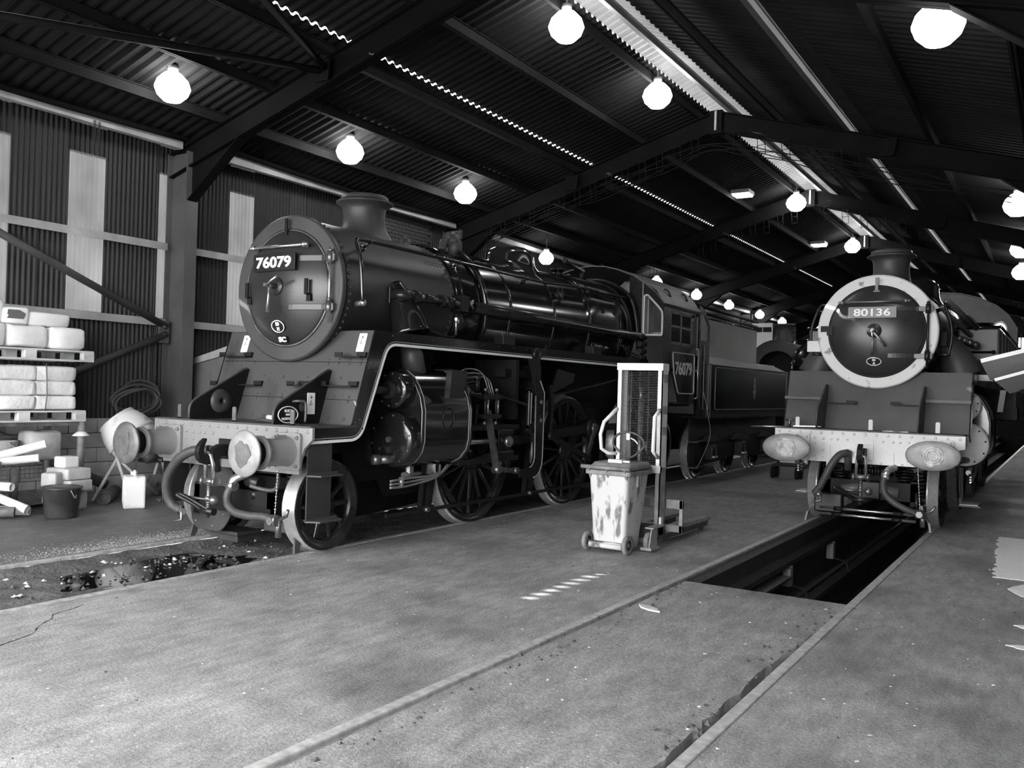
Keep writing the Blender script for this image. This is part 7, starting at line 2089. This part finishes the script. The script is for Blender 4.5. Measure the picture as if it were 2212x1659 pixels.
PL = thing('paint_pail', 'spilt pale paint pail with wire handle in the stillage', 'pail', (-11.25, 6.0, 0.62))
MB().lathe([(0.001, 0), (0.13, 0.0), (0.15, 0.22), (0.16, 0.23), (0.145, 0.22), (0.13, 0.02)], (0, 0, 0), (0, 0, 1), 24).build('pail', 'stone_block', PL)
MB().tube(spline([(0.15, -0.02, 0.22), (0.22, 0, 0.16), (0.15, 0.06, 0.2)]), 0.006, 6).build('handle', 'bright_steel', PL)
o = sack_mesh(0.34, 0.42, 0.38, 91).build('crumpled_bag', 'stone_block')
o.location = (-11.2, 6.42, 0.78)
tag(o, 'crumpled pale bag standing in the stillage behind the top tube', 'bag')
o = MB().cyl((-10.95, 5.72, 0.06), (-10.95, 5.72, 0.62), 0.07, n=16).build('steel_pipe', 'rust_pipe')
tag(o, 'thick dark pipe standing upright in the stillage', 'pipe')
o = MB().cyl((-10.98, 5.98, 0.06), (-10.98, 5.98, 0.52), 0.05, n=16).build('steel_pipe', 'rust_pipe')
tag(o, 'thinner dark pipe standing next to the thick upright pipe', 'pipe')
o = MB().tube([(-10.52 + 0.16 * math.cos(t), 5.28 + 0.05 * math.cos(t), 0.15 + 0.14 * math.sin(t)) for t in [2 * math.pi * i / 24 for i in range(24)]], 0.012, 6, closed=True).build('wire_hoop', 'hose_grey')
tag(o, 'thin hoop leaning on the tubes at the picture edge', 'hoop')
ctube('broken rusty pipe lying on the floor beside the stillage post', (-11.35, 7.6, 0.08), (-10.72, 7.02, 0.08), 0.085, 'rust_pipe')
tag(MB().cyl((-11.88, 5.9, 1.02), (-11.80, 7.75, 0.12), 0.075, n=16).build('drain_pipe', 'rust_pipe'), 'long grey pipe leaning diagonally behind the stillage and mixer', 'pipe')

# jerry can
JC = thing('jerry_can', 'white plastic jerry can on the floor in front of the mixer', 'can', (-10.22, 7.12, 0), math.radians(-32))
MB().prism(rounded([(-0.17, 0), (0.17, 0), (0.17, 0.42), (-0.17, 0.42)], 0.05), (0, -0.13, 0), (1, 0, 0), (0, 0, 1), (0, 0.26, 0)).build('body', 'can_white', JC, bev=0.02)
for x in (-0.09, 0.0, 0.09):
    MB().span((x - 0.02, -0.137, 0.07), (x + 0.02, -0.125, 0.36)).build('rib', 'can_white', JC, bev=0.004)
MB().span((-0.16, -0.14, 0.36), (0.16, -0.12, 0.385)).build('shoulder_band', 'can_white', JC, bev=0.004)
MB().cyl((-0.09, 0, 0.42), (-0.09, 0, 0.46), 0.045, n=16).build('cap', 'can_white', JC)
MB().tube(spline([(0.0, 0, 0.42), (0.02, 0, 0.47), (0.1, 0, 0.475), (0.14, 0, 0.42)]), 0.02, 8).build('handle', 'can_white', JC)
MB().span((-0.176, -0.09, 0.15), (-0.168, 0.06, 0.22)).build('label_patch', 'strap_grey', JC)

# cement mixer
MX = thing('cement_mixer', 'pale cement mixer with tilted drum standing behind the jerry can', 'mixer', (-10.95, 7.42, 0))
ax = Vector((-0.55, -0.38, 0.74)).normalized()
c0 = Vector((0.02, 0.13, 0.86))
MB().lathe([(0.001, -0.29), (0.19, -0.28), (0.27, -0.23), (0.33, -0.08), (0.34, 0.05), (0.325, 0.15), (0.285, 0.25), (0.255, 0.30), (0.268, 0.31), (0.258, 0.325), (0.24, 0.31), (0.27, 0.22)], c0, ax, 40).build('drum', 'mixer_drum', MX)
MB().lathe([(0.340, -0.03), (0.352, -0.02), (0.352, 0.02), (0.340, 0.03)], c0, ax, 40).build('ring_gear', 'mixer_frame', MX)
MB().cyl(c0 - ax * 0.26, c0 - ax * 0.42, 0.08, n=16).build('gearbox', 'hoist_dark', MX)
MB().span((-0.10, 0.30, 0.50), (0.16, 0.62, 0.72)).build('motor_housing', 'hoist_dark', MX, bev=0.03)
for a, b in (((0.05, -0.10, 0.58), (0.02, -0.42, 0.03)), ((0.05, -0.10, 0.58), (0.30, -0.05, 0.03)), ((0.05, -0.10, 0.58), (0.10, 0.50, 0.05)), ((0.05, -0.10, 0.48), (0.05, -0.10, 0.75)), ((0.08, 0.55, 0.60), (0.3, 0.62, 0.03)), ((0.08, 0.55, 0.60), (-0.25, 0.62, 0.03))):
    MB().tube([a, b], 0.022, 8).build('leg', 'mixer_frame', MX)
MB().tube([(0.05, -0.10, 0.62), (0.08, 0.55, 0.60)], 0.025, 8).build('cross_tube', 'mixer_frame', MX)
for sx in (-1, 1):
    MB().lathe([(0.03, -0.03), (0.15, -0.03), (0.16, 0.0), (0.15, 0.03), (0.03, 0.03)], (0.10 + sx * 0.18, 0.62, 0.16), (1, 0, 0), 24).build('wheel', 'rust_pipe', MX)
# second grey drum machine beyond the mixer
o = MB().lathe([(0.001, 0), (0.22, 0), (0.24, 0.03), (0.24, 0.72), (0.22, 0.76), (0.001, 0.77)], (-11.2, 8.45, 0), (0, 0, 1), 28).build('oil_drum', 'rust_pipe')
tag(o, 'stained metal drum standing behind the mixer near the column', 'drum')
# hose coil hanging on the wall
HC = thing('hose_coil', 'black coil of hose hung on the wall beside the column', 'hose', (-11.72, 8.12, 1.34))
rr = random.Random(5)
for k in range(4):
    a, b = 0.34 + rr.uniform(-0.06, 0.05), 0.24 + rr.uniform(-0.05, 0.04)
    oy, oz, sk = rr.uniform(-0.07, 0.07), rr.uniform(-0.05, 0.05), rr.uniform(-0.5, 0.5)
    MB().tube([(0.04 * k + 0.03 * math.sin(3 * t + k), oy + a * math.cos(t) + sk * 0.1 * math.sin(t), oz + b * math.sin(t) + sk * 0.12 * math.cos(t)) for t in [2 * math.pi * i / 40 for i in range(40)]], 0.023, 8, closed=True).build('loop', 'coil_black', HC)
MB().tube([(-0.30, 0, 0.2), (0.1, 0, 0.22)], 0.02, 8).build('wall_hook', 'cable_dark', HC)
MB().cyl((0.12, -0.12, -0.26), (0.12, 0.16, -0.20), 0.02, n=8).build('hose_end', 'hose_grey', HC)
# grey sheet-metal cabinet behind the front of 76079
CB = thing('steel_cabinet', 'grey steel cabinet with pale sloping top behind locomotive 76079', 'cabinet', (-11.45, 9.28, 0))
MB().prism([(-0.55, 0), (0.55, 0), (0.55, 2.12), (-0.55, 1.90)], (0, 0, 0), (1, 0, 0), (0, 0, 1), (0, 1.2, 0)).build('body', 'cabinet_grey', CB, bev=0.01)
MB().prism([(-0.56, 1.90), (0.56, 2.125), (0.56, 2.26), (-0.56, 1.99)], (0, -0.03, 0), (1, 0, 0), (0, 0, 1), (0, 1.25, 0)).build('top', 'girt_pale', CB)
for x in (-0.52, 0.02):
    d = MB().span((x, -0.015, 0.15), (x + 0.50, 0.0, 1.84)).build('door', 'cabinet_grey', CB, bev=0.006)
    MB().tube([(x + 0.25, -0.03, 1.0), (x + 0.25, -0.03, 1.14)], 0.010, 6).build('handle', 'motion_steel', d)

# ================================================================ white boards racked beside 80136
def wboard(label, A, B, C_, D, t):
    A, B, C_, D = map(Vector, (A, B, C_, D))
    n = (B - A).cross(D - A).normalized()
    if n.z < 0:
        n = -n
    o = MB().add([A, B, C_, D, A + n * t, B + n * t, C_ + n * t, D + n * t], [(0, 1, 2, 3), (4, 5, 6, 7), (0, 1, 5, 4), (1, 2, 6, 5), (2, 3, 7, 6), (3, 0, 4, 7)]).build('white_board', 'board_white')
    return tag(o, label, 'board', 'white boards racked beside 80136')
wboard('upper white board slanting over the rack beside locomotive 80136', (-0.74, 10.0, 2.08), (-0.79, 12.0, 1.95), (0.55, 12.0, 2.26), (0.55, 10.0, 2.44), 0.04)
wboard('lower white board slanting over the rack beside locomotive 80136', (-0.62, 10.1, 1.90), (-0.58, 12.0, 1.80), (0.55, 12.0, 2.14), (0.55, 10.1, 2.28), 0.03)
RK = thing('board_rack', 'steel rack on the side wall holding slanted white boards', 'rack', (0.3, 11.0, 0))
for y in (-0.8, 0.85):
    MB().span((0.20, y - 0.03, 0), (0.26, y + 0.03, 2.1)).build('post', 'steelwork', RK)
    MB().bar((-0.7, y, 1.80), (0.24, y, 2.09), 0.05, 0.04).build('arm', 'steelwork', RK)
# trolley in the gloom between the tracks, far off
TR = thing('hand_trolley', 'small trolley with a pale panel standing between the two tracks', 'trolley', (-4.9, 18.6, 0))
MB().span((-0.25, -0.2, 0.25), (0.25, 0.2, 0.30)).span((-0.25, 0.16, 0.25), (-0.21, 0.2, 1.0)).span((0.21, 0.16, 0.25), (0.25, 0.2, 1.0)).span((-0.25, 0.16, 0.95), (0.25, 0.2, 1.0)).build('frame', 'frame_black', TR)
MB().span((-0.18, 0.12, 0.32), (0.12, 0.15, 0.75)).build('panel', 'board_white', TR)
for sx in (-1, 1):
    for y in (-0.15, 0.15):
        MB().cyl((sx * 0.22, y, 0.12), (sx * 0.27, y, 0.12), 0.12, n=18).build('wheel', 'frame_black', TR)
